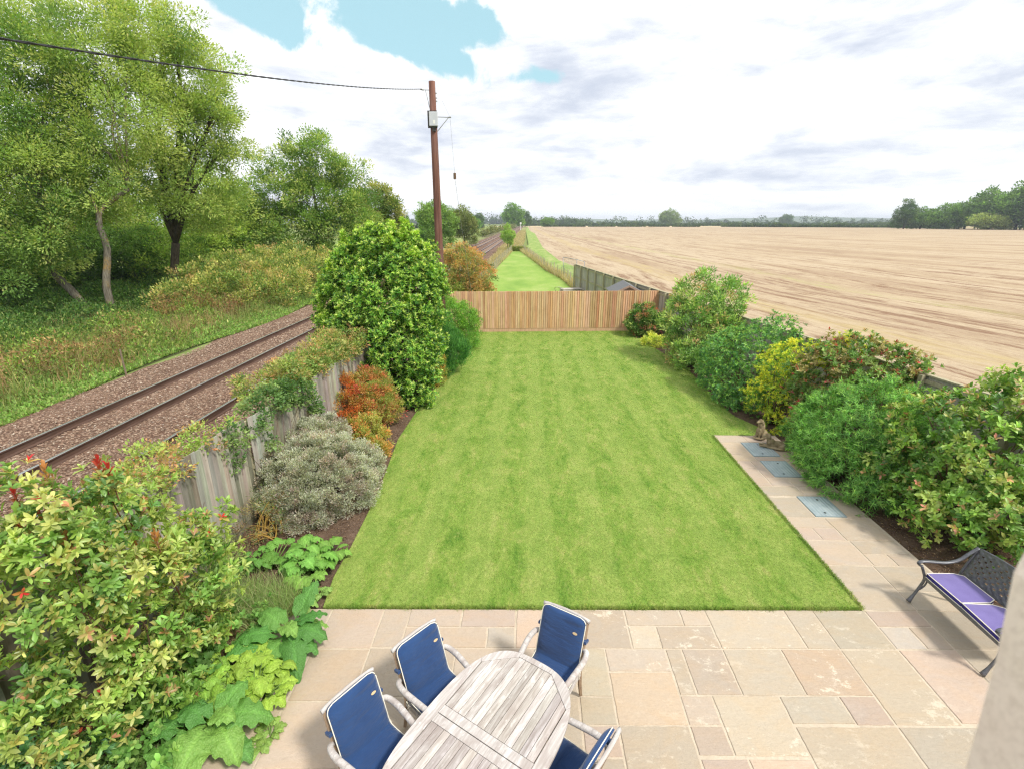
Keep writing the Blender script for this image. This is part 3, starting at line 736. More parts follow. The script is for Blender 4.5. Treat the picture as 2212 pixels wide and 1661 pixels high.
def make_track(cx, label):
    root = empty('railway_track', (cx, 12, -.285)); tag(root, label, 'railway track', 'parallel railway tracks beside the garden')
    for sx in (-.7525, .7525):
        pr = rail_prof(); n = len(pr); ys = [-20, 10, 40, 100, 200, 400, 870]
        mb = MB(); vs = [(sx + x, y, z) for y in ys for x, z in pr]
        mb.add(vs, [(i * n + k, i * n + (k + 1) % n, (i + 1) * n + (k + 1) % n, (i + 1) * n + k) for i in range(len(ys) - 1) for k in range(n)])
        r = mb.build('rail', MRUST, root)
        m2 = MB(); m2.add([(sx + x, y, z) for y in ys for x, z in ((-.037, .1925), (-.030, .1955), (.030, .1955), (.037, .1925))],
               [(i * 4 + k, i * 4 + k + 1, i * 4 + k + 5, i * 4 + k + 4) for i in range(len(ys) - 1) for k in range(3)])
        m2.build('running_surface', MPOL, r)
    mb = MB(); mb.box((0, 0, -.06), (2.5, .27, .135))
    for s in (-1, 1):
        for q in (-.14, .14): mb.box((s * .7525 + q, 0, .016), (.06, .12, .03))
    first = mb.build('sleeper', MSLP, root, bevel=.012); first.location = (0, -16, -.02)
    far = MB()
    k = 1; y = -15.35
    while y < 840:
        if k < 96:
            s = first.copy(); col.objects.link(s); s.parent = root; s.location = (0, y, random.uniform(-.032, -.016)); s.rotation_euler.z = random.uniform(-.008, .008)
        else: far.box((0, y, -.058), (2.5, .27, .13))
        y += .65; k += 1
    far.build('sleepers', MSLP, root)['kind'] = 'stuff'
    return root
make_track(-11.55, 'rusty railway track farther from the garden, left of the parallel line')
make_track(-8.15, 'rusty railway track nearer to the garden fence, half hidden behind it')

# marker stake at the edge of the ballast
mb = MB(); mb.tube([(0, 0, 0), (-.02, .02, .5), (-.05, .06, 1.0)], [.035, .03, .028], 6)
o = mb.build('marker_stake', plain('grey_timber', (.20, .155, .11), .9, .1, 0, .3, 12)); o.location = (-14.69, 16.9, -.36); tag(o, 'thin leaning wooden stake standing at the edge of the railway ballast', 'stake')
# lumps of each crown: x, y, z, radius
BL={
 'bay':[(-4.17, 13.8, 1.98, 1.45, 1.45), (-3.77, 13.9, 3.03, 1.23, 1.23), (-4.54, 13.8, 2.91, 1.1, 1.1), (-3.31, 14, 2.22, 0.93, 0.93), (-4.84, 13.6, 1.75, 0.98, 0.98), (-4.45, 13.4, 0.99, 1.05, 1.05), (-3.54, 13.5, 1.11, 0.95, 0.95), (-3.6, 14, 3.84, 0.9, 0.9), (-4.35, 13.9, 3.91, 0.79, 0.79), (-3.08, 14.1, 3.26, 0.72, 0.72), (-5.22, 13.8, 2.77, 0.65, 0.65), (-3.1, 13.2, 0.51, 0.55, 0.55), (-3.15, 13.6, 1.49, 0.79, 0.79), (-4.85, 13.8, 3.67, 0.57, 0.57)],
 'round_bush':[(-3.05, 20.2, 1.19, 0.8, 0.8), (-3.35, 20.4, 1.44, 0.67, 0.67), (-2.92, 20, 0.64, 0.67, 0.67)],
 'cypress':[(-2.94, 16.6, 0.97, 0.67, 0.67), (-2.57, 16.4, 0.78, 0.54, 0.54), (-2.79, 16.2, 0.42, 0.54, 0.54), (-3.12, 16.8, 1.5, 0.48, 0.48)],
 'nandina':[(-4.54, 11.4, 0.99, 0.51, 0.51), (-3.92, 11.6, 0.74, 0.58, 0.58), (-3.66, 11.8, 0.48, 0.41, 0.41), (-4.16, 11.2, 0.57, 0.45, 0.45), (-4.89, 11.2, 1.06, 0.28, 0.28)],
 'nandina_gold':[(-3.59, 10.4, 0.21, 0.36, 0.36), (-4.03, 10.4, 0.32, 0.34, 0.34), (-3.45, 10.2, 0.0, 0.27, 0.27)],
 'silver':[(-3.88, 8.2, 0.54, 0.77, 0.77), (-3.45, 8.1, 0.21, 0.65, 0.65), (-4.13, 7.8, 0.47, 0.62, 0.62), (-4.51, 8.9, 0.78, 0.5, 0.5), (-4.17, 9.2, 0.74, 0.52, 0.52), (-3.82, 7.4, 0.16, 0.44, 0.44), (-3.42, 8.8, 0.32, 0.51, 0.51), (-4.53, 8.0, 0.72, 0.38, 0.38)],
 'photL':[(-4.16, 3.65, 2.47, 0.44, 0.44), (-3.95, 4.0, 2.3, 0.41, 0.41), (-4.27, 3.39, 2.17, 0.46, 0.46), (-4.0, 3.74, 1.8, 0.51, 0.51), (-3.82, 4.26, 1.84, 0.35, 0.35), (-3.7, 4.35, 1.38, 0.3, 0.3), (-4.18, 3.39, 1.58, 0.48, 0.48), (-3.88, 3.65, 1.24, 0.39, 0.39), (-4.35, 3.13, 1.18, 0.43, 0.43), (-4.05, 3.39, 0.87, 0.32, 0.32), (-4.52, 3.74, 2.65, 0.22, 0.22), (-4.03, 3.92, 2.73, 0.17, 0.17), (-3.6, 4.35, 1.05, 0.23, 0.23)],
 'phot_far':[(-2.98, 25, 2.95, 0.87, 0.87), (-3.57, 25, 2.61, 1.03, 1.03), (-2.53, 25.2, 2.36, 0.88, 0.88), (-3.75, 25, 3.39, 0.57, 0.57), (-3.21, 25.2, 3.6, 0.46, 0.46)],
 'flower_bush':[(-3.53, 24.6, 2.15, 0.5, 0.5), (-3.98, 24.5, 1.98, 0.5, 0.5)],
 'small_bush':[(5.38, 22.6, 0.83, 0.64, 0.64), (5.12, 22.5, 0.7, 0.51, 0.51), (5.62, 22.4, 0.61, 0.51, 0.51)],
 'small_yel':[(5.25, 20.7, 0.19, 0.34, 0.34), (5.52, 20.5, 0.15, 0.28, 0.28)],
 'R1':[(6.26, 18, 1.48, 1.16, 1.16), (6.84, 17.6, 2.39, 0.74, 0.74), (6.11, 18.4, 2.43, 0.69, 0.69), (5.79, 18.6, 1.36, 0.7, 0.7), (6.15, 17.8, 0.57, 0.72, 0.72), (6.73, 17.2, 1.4, 0.69, 0.69), (6.41, 18.2, 2.96, 0.42, 0.42), (7.28, 17.6, 2.71, 0.36, 0.36), (5.99, 18.4, 0.69, 0.62, 0.62)],
 'R2':[(6.61, 14.4, 1.22, 1.04, 1.04), (6.97, 14.2, 1.83, 0.68, 0.68), (6.17, 15, 1.21, 0.72, 0.72), (6.22, 14.2, 0.71, 0.76, 0.76), (6.62, 13.6, 0.61, 0.74, 0.74), (5.97, 15.2, 0.71, 0.52, 0.52), (7.36, 14.2, 1.97, 0.47, 0.47)],
 'gold':[(6.67, 12.6, 1.45, 0.59, 0.59), (6.33, 12.4, 0.75, 0.52, 0.52), (6.88, 12.4, 1.75, 0.38, 0.38), (6.18, 12.5, 0.45, 0.37, 0.37), (6.61, 12, 0.65, 0.45, 0.45), (6.48, 11.7, 0.12, 0.43, 0.43), (7.65, 11.6, 2.26, 0.31, 0.31)],
 'R3':[(7.57, 11.2, 1.97, 0.65, 0.65), (6.96, 11.3, 1.72, 0.61, 0.61), (8.17, 11, 1.93, 0.53, 0.53), (6.79, 11.6, 1.27, 0.46, 0.46), (6.71, 11.3, 0.67, 0.4, 0.4), (8.61, 10.8, 2.04, 0.26, 0.26), (7.26, 11.6, 2.2, 0.33, 0.33)],
 'nerium':[(6.61, 9.3, 1.04, 0.99, 0.99), (7.02, 9.4, 1.51, 0.7, 0.7), (6.14, 9.3, 0.73, 0.62, 0.62), (6.78, 8.8, 0.79, 0.77, 0.77), (6.19, 8.7, 0.35, 0.59, 0.59), (6.48, 8.4, 0.2, 0.53, 0.53), (6.21, 9.8, 1.14, 0.44, 0.44), (7.13, 9, 1.47, 0.45, 0.45)],
 'photR':[(7.32, 7.8, 1.55, 0.8, 0.8), (7.55, 7.4, 1.32, 0.84, 0.84), (7.9, 7.6, 2.04, 0.69, 0.69), (6.9, 8.1, 1.67, 0.49, 0.49), (7.0, 7.2, 0.93, 0.61, 0.61), (7.49, 6.9, 0.79, 0.59, 0.59), (6.77, 7.8, 1.02, 0.45, 0.45), (8.13, 7.2, 1.44, 0.82, 0.82), (8.38, 8.0, 2.31, 0.36, 0.36), (6.57, 7.3, 0.68, 0.35, 0.35)],
 'treeA':[(-25.19, 27, 9.88, 2.71, 2.71), (-25.77, 27.5, 12.86, 2.44, 2.44), (-25.43, 26, 6.79, 2.49, 2.49), (-23.83, 28, 11.95, 1.83, 1.83), (-26.47, 25, 4.13, 2.25, 2.25), (-24.66, 26, 4.56, 1.63, 1.63), (-27.37, 26, 8.91, 2.64, 2.64)],
 'treeB':[(-22.66, 29, 13.24, 2.57, 2.57), (-25.22, 30, 14.38, 1.92, 1.92), (-21.76, 28.5, 10.35, 2.38, 2.38), (-23.57, 28, 8.51, 2.15, 2.15), (-22.75, 28, 6.92, 1.95, 1.95), (-24.75, 28, 6.22, 1.72, 1.72), (-20.91, 30, 14.77, 1.43, 1.43)],
 'treeC':[(-20.53, 33, 12.89, 2.44, 2.44), (-22.12, 34, 15.33, 2.04, 2.04), (-20.23, 33, 10.15, 2.37, 2.37), (-22.29, 32.5, 10.83, 2.72, 2.72), (-21.12, 33, 7.25, 2.44, 2.44), (-23.09, 32, 7.18, 1.95, 1.95), (-20.8, 34, 5.89, 1.65, 1.65), (-19.62, 33.5, 8.91, 1.29, 1.29), (-21.08, 34, 16.04, 1.22, 1.22), (-18.76, 33, 11.65, 1.1, 1.1), (-24.27, 34, 17.01, 1.07, 1.07)],
 'treeD':[(-20.16, 46, 9.24, 2.38, 2.38), (-18.08, 46, 9.97, 2.17, 2.17), (-21.21, 45, 7.31, 1.97, 1.97), (-18.89, 46, 6.59, 3.04, 3.04), (-16.7, 46.5, 7.37, 1.83, 1.83), (-20.42, 45, 4.25, 2.62, 2.62), (-17.55, 46, 3.84, 2.48, 2.48), (-19.97, 46, 11.07, 1.1, 1.1), (-22.33, 45, 9.15, 0.97, 0.97), (-22.37, 45, 5.03, 2.0, 2.0)],
 'treeE':[(-17.04, 58, 6.99, 2.14, 2.14), (-15.56, 58, 6.02, 1.44, 1.44), (-18.32, 57, 6.48, 1.76, 1.76), (-17.94, 57, 5.04, 1.78, 1.78), (-15.11, 58, 5.04, 1.03, 1.03)],
 'backL':[(-38.79, 38, 3.68, 3.08, 3.08), (-36.8, 40, 4.33, 2.51, 2.51), (-34.1, 42, 5.03, 2.43, 2.43), (-30.74, 42, 4.3, 2.26, 2.26), (-28.03, 44, 4.65, 2.75, 2.75), (-26.18, 46, 5.42, 2.25, 2.25), (-25.1, 44, 2.72, 2.39, 2.39), (-27.26, 42, 2.06, 2.29, 2.29), (-30.47, 38, 2.33, 2.42, 2.42), (-32.39, 36, 2.14, 2.3, 2.3), (-33.14, 33, 1.45, 2.43, 2.43), (-33.61, 31, 1.66, 2.29, 2.29), (-27.78, 38, 1.3, 2.09, 2.09)],
}
# ------------------------------------------------------------ garden plants
G = lambda *a: a
# bay / laurel
PAL_BAY = [(4, (.035, .10, .018)), (3, (.06, .15, .026)), (2, (.10, .215, .036))]
bay = BL['bay'] + [(-3.95, 13.9, 4.05, .85, .8), (-4.7, 13.8, 3.5, .75, .7), (-3.2, 14.0, 3.75, .75, .7), (-5.3, 13.7, 2.2, .6, .6)]
spires = [(-4.6, 13.9, 4.35, .17), (-4.25, 13.9, 4.55, .16), (-3.75, 14, 4.6, .17), (-3.35, 14, 4.62, .17), (-3.05, 14, 4.3, .18), (-2.85, 14.1, 4.0, .2), (-5.0, 13.8, 4.3, .16), (-4.95, 13.8, 4.05, .2), (-4.0, 13.9, 4.5, .17), (-2.65, 14.1, 3.6, .18), (-5.5, 13.8, 3.3, .18), (-5.3, 13.8, 3.75, .17)]
bay_root = shrub('bay_tree', 'tall dense bright green bay tree with pale upright shoots beside the lawn', 'bush', bay + [(a, b, c, d, d) for a, b, c, d in spires], PAL_BAY, (-3.95, 13.8, 0), WAXY,
      leaf=.112, width=.36, rc=(.13, .26), per=64, dens=13, whorl=True, tips=[(3, (.27, .40, .06)), (2, (.40, .48, .11)), (1, (.16, .29, .04))], tipf=.9, up=.75, out=.7, shape='diamond', nst=26, r0=.05, clump_sq=1.1, inner=.40, shell=(.84, 1.06))
def bay_shoots():
    bl = [(a, b, c + .05, d * 1.0) for a, b, c, d in spires] + [(a + .02, b, c + .24, d * .62) for a, b, c, d in spires] + [(a, b - .05, c + .40, d * .36) for a, b, c, d in spires]
    # young growth also stands out on the crown's upper shoulders
    for k in range(46):
        q = bay[random.randrange(len(bay))]; u = Vector((random.uniform(-1, 1), random.uniform(-1, .3), random.uniform(.05, 1))).normalized()
        p = Vector(q[:3]) + u * q[3] * 1.02
        if p.z > 2.2: bl += [(p.x, p.y, p.z + .05, .13), (p.x, p.y, p.z + .22, .075)]
    V, F, C, P, O = cloud(bl, [(3, (.23, .34, .05)), (2, (.32, .42, .08)), (2, (.15, .27, .035))], leaf=.10, width=.34, rc=(.05, .10), per=26, dens=7, whorl=True, up=1.5, out=.5, shell=(.5, 1.0), inner=.2, tips=[(2, (.42, .50, .13))], tipf=.6, clump_sq=1.2)
    np_mesh('young_shoots', V - np.array(bay_root.location), F, WAXY, bay_root, C)
bay_shoots()
shrub('rounded_bush', 'round mid green bush against the left end of the tan board fence', 'bush', BL['round_bush'] + [(-2.55, 19.9, .55, .6, .5), (-2.6, 20.1, 1.15, .6, .5)], [(3, (.09, .20, .03)), (2, (.13, .26, .045)), (1, (.06, .14, .02))], (-3.0, 20.1, 0), LEAF,
      leaf=.07, width=.4, rc=(.12, .22), per=70, dens=10, tips=[(1, (.20, .33, .05))], tipf=.5, clump_sq=1)
shrub('upright_conifer', 'dark feathery evergreen with upright sprays in front of the round green bush', 'bush', BL['cypress'], [(3, (.035, .115, .025)), (3, (.05, .15, .03)), (2, (.08, .20, .045))], (-2.75, 16.5, 0), LEAF,
      leaf=.12, width=.14, rc=(.10, .2), per=75, dens=11, up=1.6, out=.4, tips=[(1, (.12, .26, .06))], tipf=.5, shape='blade', clump_sq=1.5)
shrub('rusty_fern_bush', 'small rusty orange leafy shrub between the bay tree and the dark conifer', 'bush', [(-2.95, 15.0, .35, .32, .3), (-2.8, 15.3, .6, .22, .2), (-3.05, 14.7, .5, .25, .2)], [(2, (.30, .20, .05)), (2, (.19, .22, .05)), (1, (.32, .12, .03))], (-2.95, 15.0, 0), LEAF,
      leaf=.08, width=.25, rc=(.08, .16), per=45, dens=9)
shrub('heavenly_bamboo', 'red and orange feathery nandina shrub beside the grey wooden fence', 'bush', [b for b in BL['nandina'] if b[0] < -4.1] + [(-4.35, 11.1, .75, .38, .3)], [(3, (.42, .13, .04)), (3, (.34, .18, .055)), (3, (.22, .23, .06)), (1, (.46, .06, .035))], (-4.3, 11.3, 0), LEAF,
      leaf=.075, width=.24, rc=(.09, .17), per=60, dens=10, up=.6, flowers=(26, (.62, .50, .42), .03))
shrub('heavenly_bamboo', 'orange and olive feathery nandina shrub nearest the lawn edge', 'bush', [b for b in BL['nandina'] if b[0] >= -4.1] + [(-3.95, 11.9, 1.05, .4, .4), (-4.15, 12.1, 1.15, .3, .3)], [(4, (.28, .27, .075)), (2, (.36, .20, .07)), (3, (.20, .24, .06)), (1, (.42, .16, .08))], (-3.9, 11.7, 0), LEAF,
      leaf=.075, width=.24, rc=(.09, .17), per=60, dens=10, up=.6, tips=[(2, (.34, .17, .08)), (1, (.42, .08, .08))], tipf=.4, flowers=(12, (.60, .45, .38), .025))
shrub('dwarf_nandina', 'low yellow and orange leafy shrub behind the silver grey bush', 'bush', BL['nandina_gold'] + [(-3.75, 10.6, .45, .3, .3), (-3.3, 9.9, .15, .22, .2)], [(3, (.32, .31, .09)), (2, (.24, .28, .07)), (1, (.34, .22, .07))], (-3.7, 10.3, 0), LEAF,
      leaf=.065, width=.35, rc=(.08, .15), per=50, dens=11, tips=[(1, (.52, .22, .08))], tipf=.4)
shrub('silver_shrub', 'large silver grey mound of small dusty leaves beside the grey fence', 'bush', BL['silver'], [(4, (.27, .28, .225)), (3, (.21, .22, .17)), (2, (.33, .335, .28)), (2, (.27, .215, .19)), (1.5, (.13, .14, .10))], (-3.85, 8.1, 0), LEAF,
      leaf=.042, width=.32, rc=(.07, .15), per=120, dens=15, tips=[(2, (.38, .39, .33)), (1, (.37, .31, .29))], tipf=.6, up=.7, jit=.22, nst=40, zmin=.02)
shrub('pale_stemmed_shrub', 'sparse shrub with bare ochre twigs between the grey fence and the silver mound', 'bush', [(-4.35, 6.9, .35, .35, .3), (-4.25, 7.2, .6, .28, .3), (-4.4, 6.6, .2, .25, .2)], [(2, (.12, .17, .06)), (1, (.30, .26, .13)), (1, (.2, .13, .08))], (-4.3, 7.0, 0), LEAF,
      stem_mat=plain('ochre_twig', (.42, .27, .07), .8, .2, 0, .3, 30), leaf=.06, width=.15, rc=(.07, .14), per=20, dens=6, nst=34, r0=.014)

PAL_PH = [(4, (.185, .27, .06)), (3, (.12, .21, .045)), (3, (.25, .31, .08)), (2, (.29, .31, .10)), (2, (.08, .16, .04))]
shrub('photinia_bush', 'big nearby photinia with large glossy leaves and red tips covering the left corner', 'bush', BL['photL'] + [(-3.62, 4.2, .62, .28, .2), (-4.3, 2.9, .8, .4, .4), (-3.65, 3.9, 1.75, .3, .3), (-3.8, 3.8, .95, .35, .3), (-3.75, 3.45, .62, .3, .3), (-3.85, 4.35, .5, .3, .3), (-3.95, 3.1, .5, .3, .3), (-3.5, 4.5, 1.5, .25, .2), (-3.65, 4.7, 1.15, .3, .2), (-3.75, 4.9, 1.6, .28, .2)], PAL_PH, (-4.15, 3.8, 0), WAXY,
      leaf=.092, width=.37, rc=(.13, .26), per=46, dens=9.5, whorl=True, shape='oval', tips=[(2, (.30, .15, .08)), (3, (.28, .25, .07)), (2, (.33, .31, .10)), (.35, (.42, .03, .03))], tipf=.26, shell=(.7, 1.08), inner=.4, nst=26, r0=.014, zmin=.1, clump_sq=1)
# a few scarlet shoots standing clear of that photinia
def shoots():
    pts = [(-3.86, 3.9, 2.96, 0), (-3.80, 3.92, 2.90, 0), (-4.38, 3.9, 2.88, 1), (-4.74, 3.9, 2.62, 0), (-4.86, 3.85, 2.28, 0), (-4.5, 3.85, 2.50, 0), (-3.55, 3.95, 2.16, 1), (-4.1, 3.95, 1.95, 0), (-4.05, 3.6, 2.35, 1), (-4.6, 3.7, 2.45, 1), (-3.75, 4.2, 2.35, 1)]
    root = [o for o in bpy.data.objects if o.name.startswith('photinia_bush')][0]; b = np.array(root.location)
    for i, (x, y, z, kind) in enumerate(pts):
        P, D, C, Lg = [], [], [], []; p = np.array((x, y, z)) - b
        for k in range(16):
            a = k * 2.4 + i; t_ = .22 + .055 * k
            P.append(p - np.array([0, 0, .018 * k])); D.append((math.cos(a) * t_, math.sin(a) * t_, 1)); Lg.append(.085 + .002 * k)
            r = (.50, .035, .035) if kind == 0 else (.50, .22, .07)
            f = min(1, k / 13) ** 1.5; g_ = (.30, .27, .07); C.append(tuple(r[q] * (1 - f) + g_[q] * f for q in range(3)))
        P = np.array(P); D = np.array(D); V, F, Cc = leaves_geo(P, D, unit(len(P)) * .3 + np.array([0, 0, 1.]), np.array(Lg), .036, np.array(C), 'oval')
        mb = MB(); mb.cur = (.22, .09, .05); mb.tube([tuple(p - np.array([-.05, -.05, .75])), tuple(p - np.array([-.02, 0, .35])), tuple(p)], [.008, .006, .004], 5)
        sv = np.array(mb.v); tri = np.array([(f[0], f[k], f[k + 1]) for f in mb.f for k in range(1, len(f) - 1)])
        np_mesh('red_shoot', np.concatenate([V, sv]), np.concatenate([F, tri + len(V)]), WAXY, root, np.concatenate([Cc, np.array(mb.c)]))
shoots()
shrub('photinia_bush', 'large photinia with broad pale green leaves behind the metal bench', 'bush', BL['photR'] + [(6.6, 7.5, .6, .4), (6.75, 6.9, .55, .42), (7.1, 6.5, .7, .5), (6.75, 8.3, .8, .5)], [(4, (.12, .22, .04)), (3, (.18, .28, .06)), (2, (.07, .15, .03)), (2, (.24, .30, .08))], (7.4, 7.5, 0), WAXY,
      leaf=.105, width=.42, rc=(.15, .28), per=42, dens=12, whorl=True, shape='oval', tips=[(2, (.34, .20, .10)), (3, (.28, .28, .09)), (1, (.40, .17, .12))], tipf=.22, shell=(.78, 1.05), inner=.3, nst=40, r0=.025, zmin=.15, clump_sq=1)
shrub('photinia_bush', 'photinia with crimson shoot tips rising behind the golden choisya', 'bush', BL['R3'] + [(7.35, 11.0, 1.3, .6, .5), (8.0, 10.8, 1.4, .6, .5), (7.0, 11.2, 1.0, .5, .5), (7.7, 11.2, 1.9, .45, .4), (8.3, 10.8, 1.9, .4, .4)], [(3, (.11, .19, .05)), (2, (.17, .24, .07)), (2, (.25, .22, .09))], (7.4, 11.2, 0), WAXY,
      leaf=.105, width=.4, rc=(.12, .24), per=36, dens=13, whorl=True, tips=[(2, (.34, .05, .05)), (2, (.26, .17, .08)), (1, (.42, .07, .10))], tipf=.22, shape='diamond', nst=24, r0=.02, up=.6)
shrub('photinia_bush', 'tall airy photinia with light green leaves by the far right corner of the lawn', 'bush', BL['R1'] + [(5.75, 17.3, .5, .55), (5.85, 16.5, .6, .6), (5.7, 18.2, .5, .5)], [(3, (.13, .24, .06)), (3, (.20, .31, .09)), (2, (.08, .16, .04)), (2, (.30, .31, .13))], (6.4, 17.9, 0), WAXY,
      leaf=.125, width=.32, rc=(.15, .28), per=48, dens=8, tips=[(2, (.32, .42, .12)), (1, (.42, .25, .15))], tipf=.5, up=.5, shape='diamond', nst=30, r0=.025, inner=.25)
shrub('photinia_bush', 'small round dark photinia in front of the right end of the board fence', 'bush', BL['small_bush'] + [(5.4, 22.6, .35, .6, .5)], [(3, (.06, .14, .03)), (2, (.11, .2, .05)), (1, (.2, .24, .08))], (5.4, 22.6, 0), WAXY,
      leaf=.11, width=.36, rc=(.12, .2), per=50, dens=11, tips=[(2, (.40, .13, .10)), (2, (.25, .30, .1))], tipf=.4)
shrub('golden_edging_shrub', 'tiny yellow green shrub at the lawn edge below the dark round photinia', 'bush', BL['small_yel'], [(3, (.42, .43, .10)), (2, (.28, .35, .08))], (5.4, 20.6, 0), LEAF,
      leaf=.08, width=.4, rc=(.08, .14), per=36, dens=10)
shrub('green_choisya', 'rounded glossy green choisya between the tall photinia and the golden bush', 'bush', BL['R2'] + [(5.85, 13.6, .45, .5), (5.9, 14.6, .5, .55), (5.95, 15.4, .5, .5), (6.0, 12.9, .4, .45)], [(3, (.065, .165, .05)), (3, (.10, .22, .065)), (2, (.15, .28, .08))], (6.4, 14.2, 0), WAXY,
      leaf=.085, width=.36, rc=(.11, .2), per=26, dens=12, whorl=True, tips=[(1, (.24, .38, .08))], tipf=.45, nst=24, inner=.2, flowers=(14, (.75, .75, .72), .02))
shrub('golden_choisya', 'bright yellow choisya spilling out between green shrubs near the dog statues', 'bush', BL['gold'] + [(7.2, 11.9, 1.95, .3, .3), (6.75, 12.3, 1.75, .42, .4)], [(2, (.30, .36, .05)), (3, (.17, .28, .045)), (2, (.09, .20, .04)), (1, (.42, .40, .045))], (6.5, 12.2, 0), LEAF,
      leaf=.085, width=.36, rc=(.1, .18), per=28, dens=12, whorl=True, tips=[(3, (.60, .53, .07)), (1, (.42, .45, .08))], tipf=.92, nst=24)
shrub('fine_leaved_choisya', 'broad green bush of narrow leaflets with a few white flowers overhanging the path', 'bush', BL['nerium'] + [(6.1, 8.9, .35, .45), (6.1, 9.7, .5, .5), (6.25, 8.1, .3, .38), (6.25, 10.3, .6, .45), (6.5, 9.9, 1.1, .5)], [(4, (.095, .20, .05)), (3, (.14, .26, .07)), (2, (.055, .13, .035))], (6.6, 9.1, 0), LEAF,
      leaf=.105, width=.15, rc=(.11, .2), per=52, dens=14, whorl=True, shape='blade', tips=[(2, (.19, .38, .09)), (1, (.28, .43, .10))], tipf=.6, nst=30, inner=.2, flowers=(22, (.85, .85, .84), .022))
shrub('rust_tipped_bush', 'large round olive bush with rusty orange tips behind the tan board fence', 'bush', BL['phot_far'] + [(-2.7, 25, 1.6, .9, .9), (-3.4, 25, 1.5, .9, .9)], [(3, (.16, .20, .06)), (2, (.26, .25, .09)), (2, (.34, .26, .10)), (1, (.07, .11, .03))], (-3.1, 25, 0), LEAF,
      leaf=.09, width=.42, rc=(.14, .24), per=55, dens=11, tips=[(3, (.42, .19, .09)), (1, (.45, .32, .14))], tipf=.75)
shrub('rose_bush', 'pale yellow green bush with pinkish white blooms just behind the fence end', 'bush', BL['flower_bush'] + [(-3.95, 23.9, 1.6, .5, .5), (-3.5, 24.3, 1.5, .5, .5)], [(2, (.36, .38, .13)), (2, (.24, .31, .09))], (-3.8, 24.4, 0), LEAF,
      leaf=.085, width=.42, rc=(.12, .2), per=40, dens=9, flowers=(16, (.72, .55, .60), .045))

# climbers on the grey fence
def climber(name, label, pts, pal, tips, leaf=.06, r=.22, wd=.6, fac=1.0, tipf=.4, up=.3, dens=8, per=34):
    shrub(name, label, 'climbing plant', [(a, b, c, d * fac, d) for a, b, c, d in pts], pal, (pts[0][0], pts[0][1], 0), LEAF, leaf=leaf, width=wd, rc=(.08, .17), per=per, dens=dens, tips=tips, tipf=tipf, up=up, nst=20, r0=.008)
climber('honeysuckle', 'loose green and reddish climber trailing over the near end of the grey fence', [(-4.9, 5.35, 1.98, .24), (-4.95, 5.8, 1.95, .22), (-4.95, 6.25, 1.93, .2), (-4.95, 6.7, 1.92, .18), (-5.1, 6.0, 1.75, .4), (-5.1, 5.4, 1.6, .45), (-5.05, 6.8, 1.75, .3), (-4.85, 7.2, 1.9, .13), (-5.1, 4.7, 1.7, .45)],
        [(3, (.20, .28, .07)), (2, (.28, .33, .10)), (1, (.30, .19, .09))], [(2, (.38, .19, .10)), (1, (.36, .40, .14))], wd=.5, per=26, dens=7)
climber('ivy', 'dark green ivy hanging over the middle of the grey fence', [(-4.72, 8.0, 1.85, .22), (-4.7, 8.35, 1.9, .25), (-4.66, 8.7, 1.88, .25), (-4.62, 9.1, 1.85, .28), (-4.6, 9.4, 1.7, .24), (-4.58, 9.6, 1.45, .2), (-4.7, 7.75, 1.7, .12), (-4.58, 9.75, 1.15, .17), (-4.60, 8.0, 1.3, .12), (-4.72, 7.1, 1.78, .13), (-4.70, 7.12, 1.5, .1), (-4.68, 7.15, 1.2, .09)],
        [(3, (.065, .125, .04)), (2, (.10, .17, .055)), (1, (.15, .21, .08))], [(1, (.18, .24, .09))], leaf=.055, wd=.8, dens=10)
climber('virginia_creeper', 'tangled climber with yellow green and rusty leaves between the ivy and the bay tree', [(-4.9, 9.3, 2.05, .33), (-4.85, 9.8, 2.05, .35), (-4.8, 10.3, 2.0, .35), (-4.75, 10.8, 2.0, .35), (-4.7, 11.3, 2.0, .38), (-4.65, 11.8, 2.05, .4), (-4.6, 12.3, 2.1, .4), (-5.2, 9.6, 1.9, .35), (-5.2, 10.4, 1.8, .4), (-5.15, 11.4, 1.85, .45), (-5.1, 12.2, 2.0, .45), (-5.3, 13.2, 2.0, .4), (-5.35, 8.9, 1.95, .28), (-5.5, 9.2, 1.8, .2)],
        [(3, (.20, .25, .07)), (2, (.27, .23, .09)), (3, (.13, .20, .055))], [(2, (.34, .20, .10)), (1, (.33, .33, .13))], leaf=.065, wd=.45, tipf=.55, dens=8)

# ---------------- broad leaved plants at the patio edge
t = NT('broad_leaf'); c = t.attr(); g = t.geo(); n = t.noise(g, 24, 5, .6); vv = t.voro(g, 55, 'Distance')
c = t.mix(t.mr(vv, .35, .75, 0, .45), c, t.mix(1.0, c, (.66, .78, .6), 'MULTIPLY'))
c = t.mix(t.mr(n, .35, .7, 0, .35), c, t.mix(1.0, c, (.62, .75, .6), 'MULTIPLY'))
p = t.N('ShaderNodeBsdfPrincipled'); t.L(c, p.inputs['Base Color']); p.inputs['Roughness'].default_value = .5; p.inputs['Specular IOR Level'].default_value = .35
t.L(t.bump(vv, .8, .012), p.inputs['Normal'])
tr = t.N('ShaderNodeBsdfTranslucent'); t.L(t.mix(1.0, c, (1.3, 1.3, .6), 'MULTIPLY'), tr.inputs[0]); ms = t.N('ShaderNodeMixShader'); ms.inputs[0].default_value = .25
t.L(p.outputs[0], ms.inputs[1]); t.L(tr.outputs[0], ms.inputs[2]); t.L(ms.outputs[0], t.out.inputs[0]); MBROAD = t.m
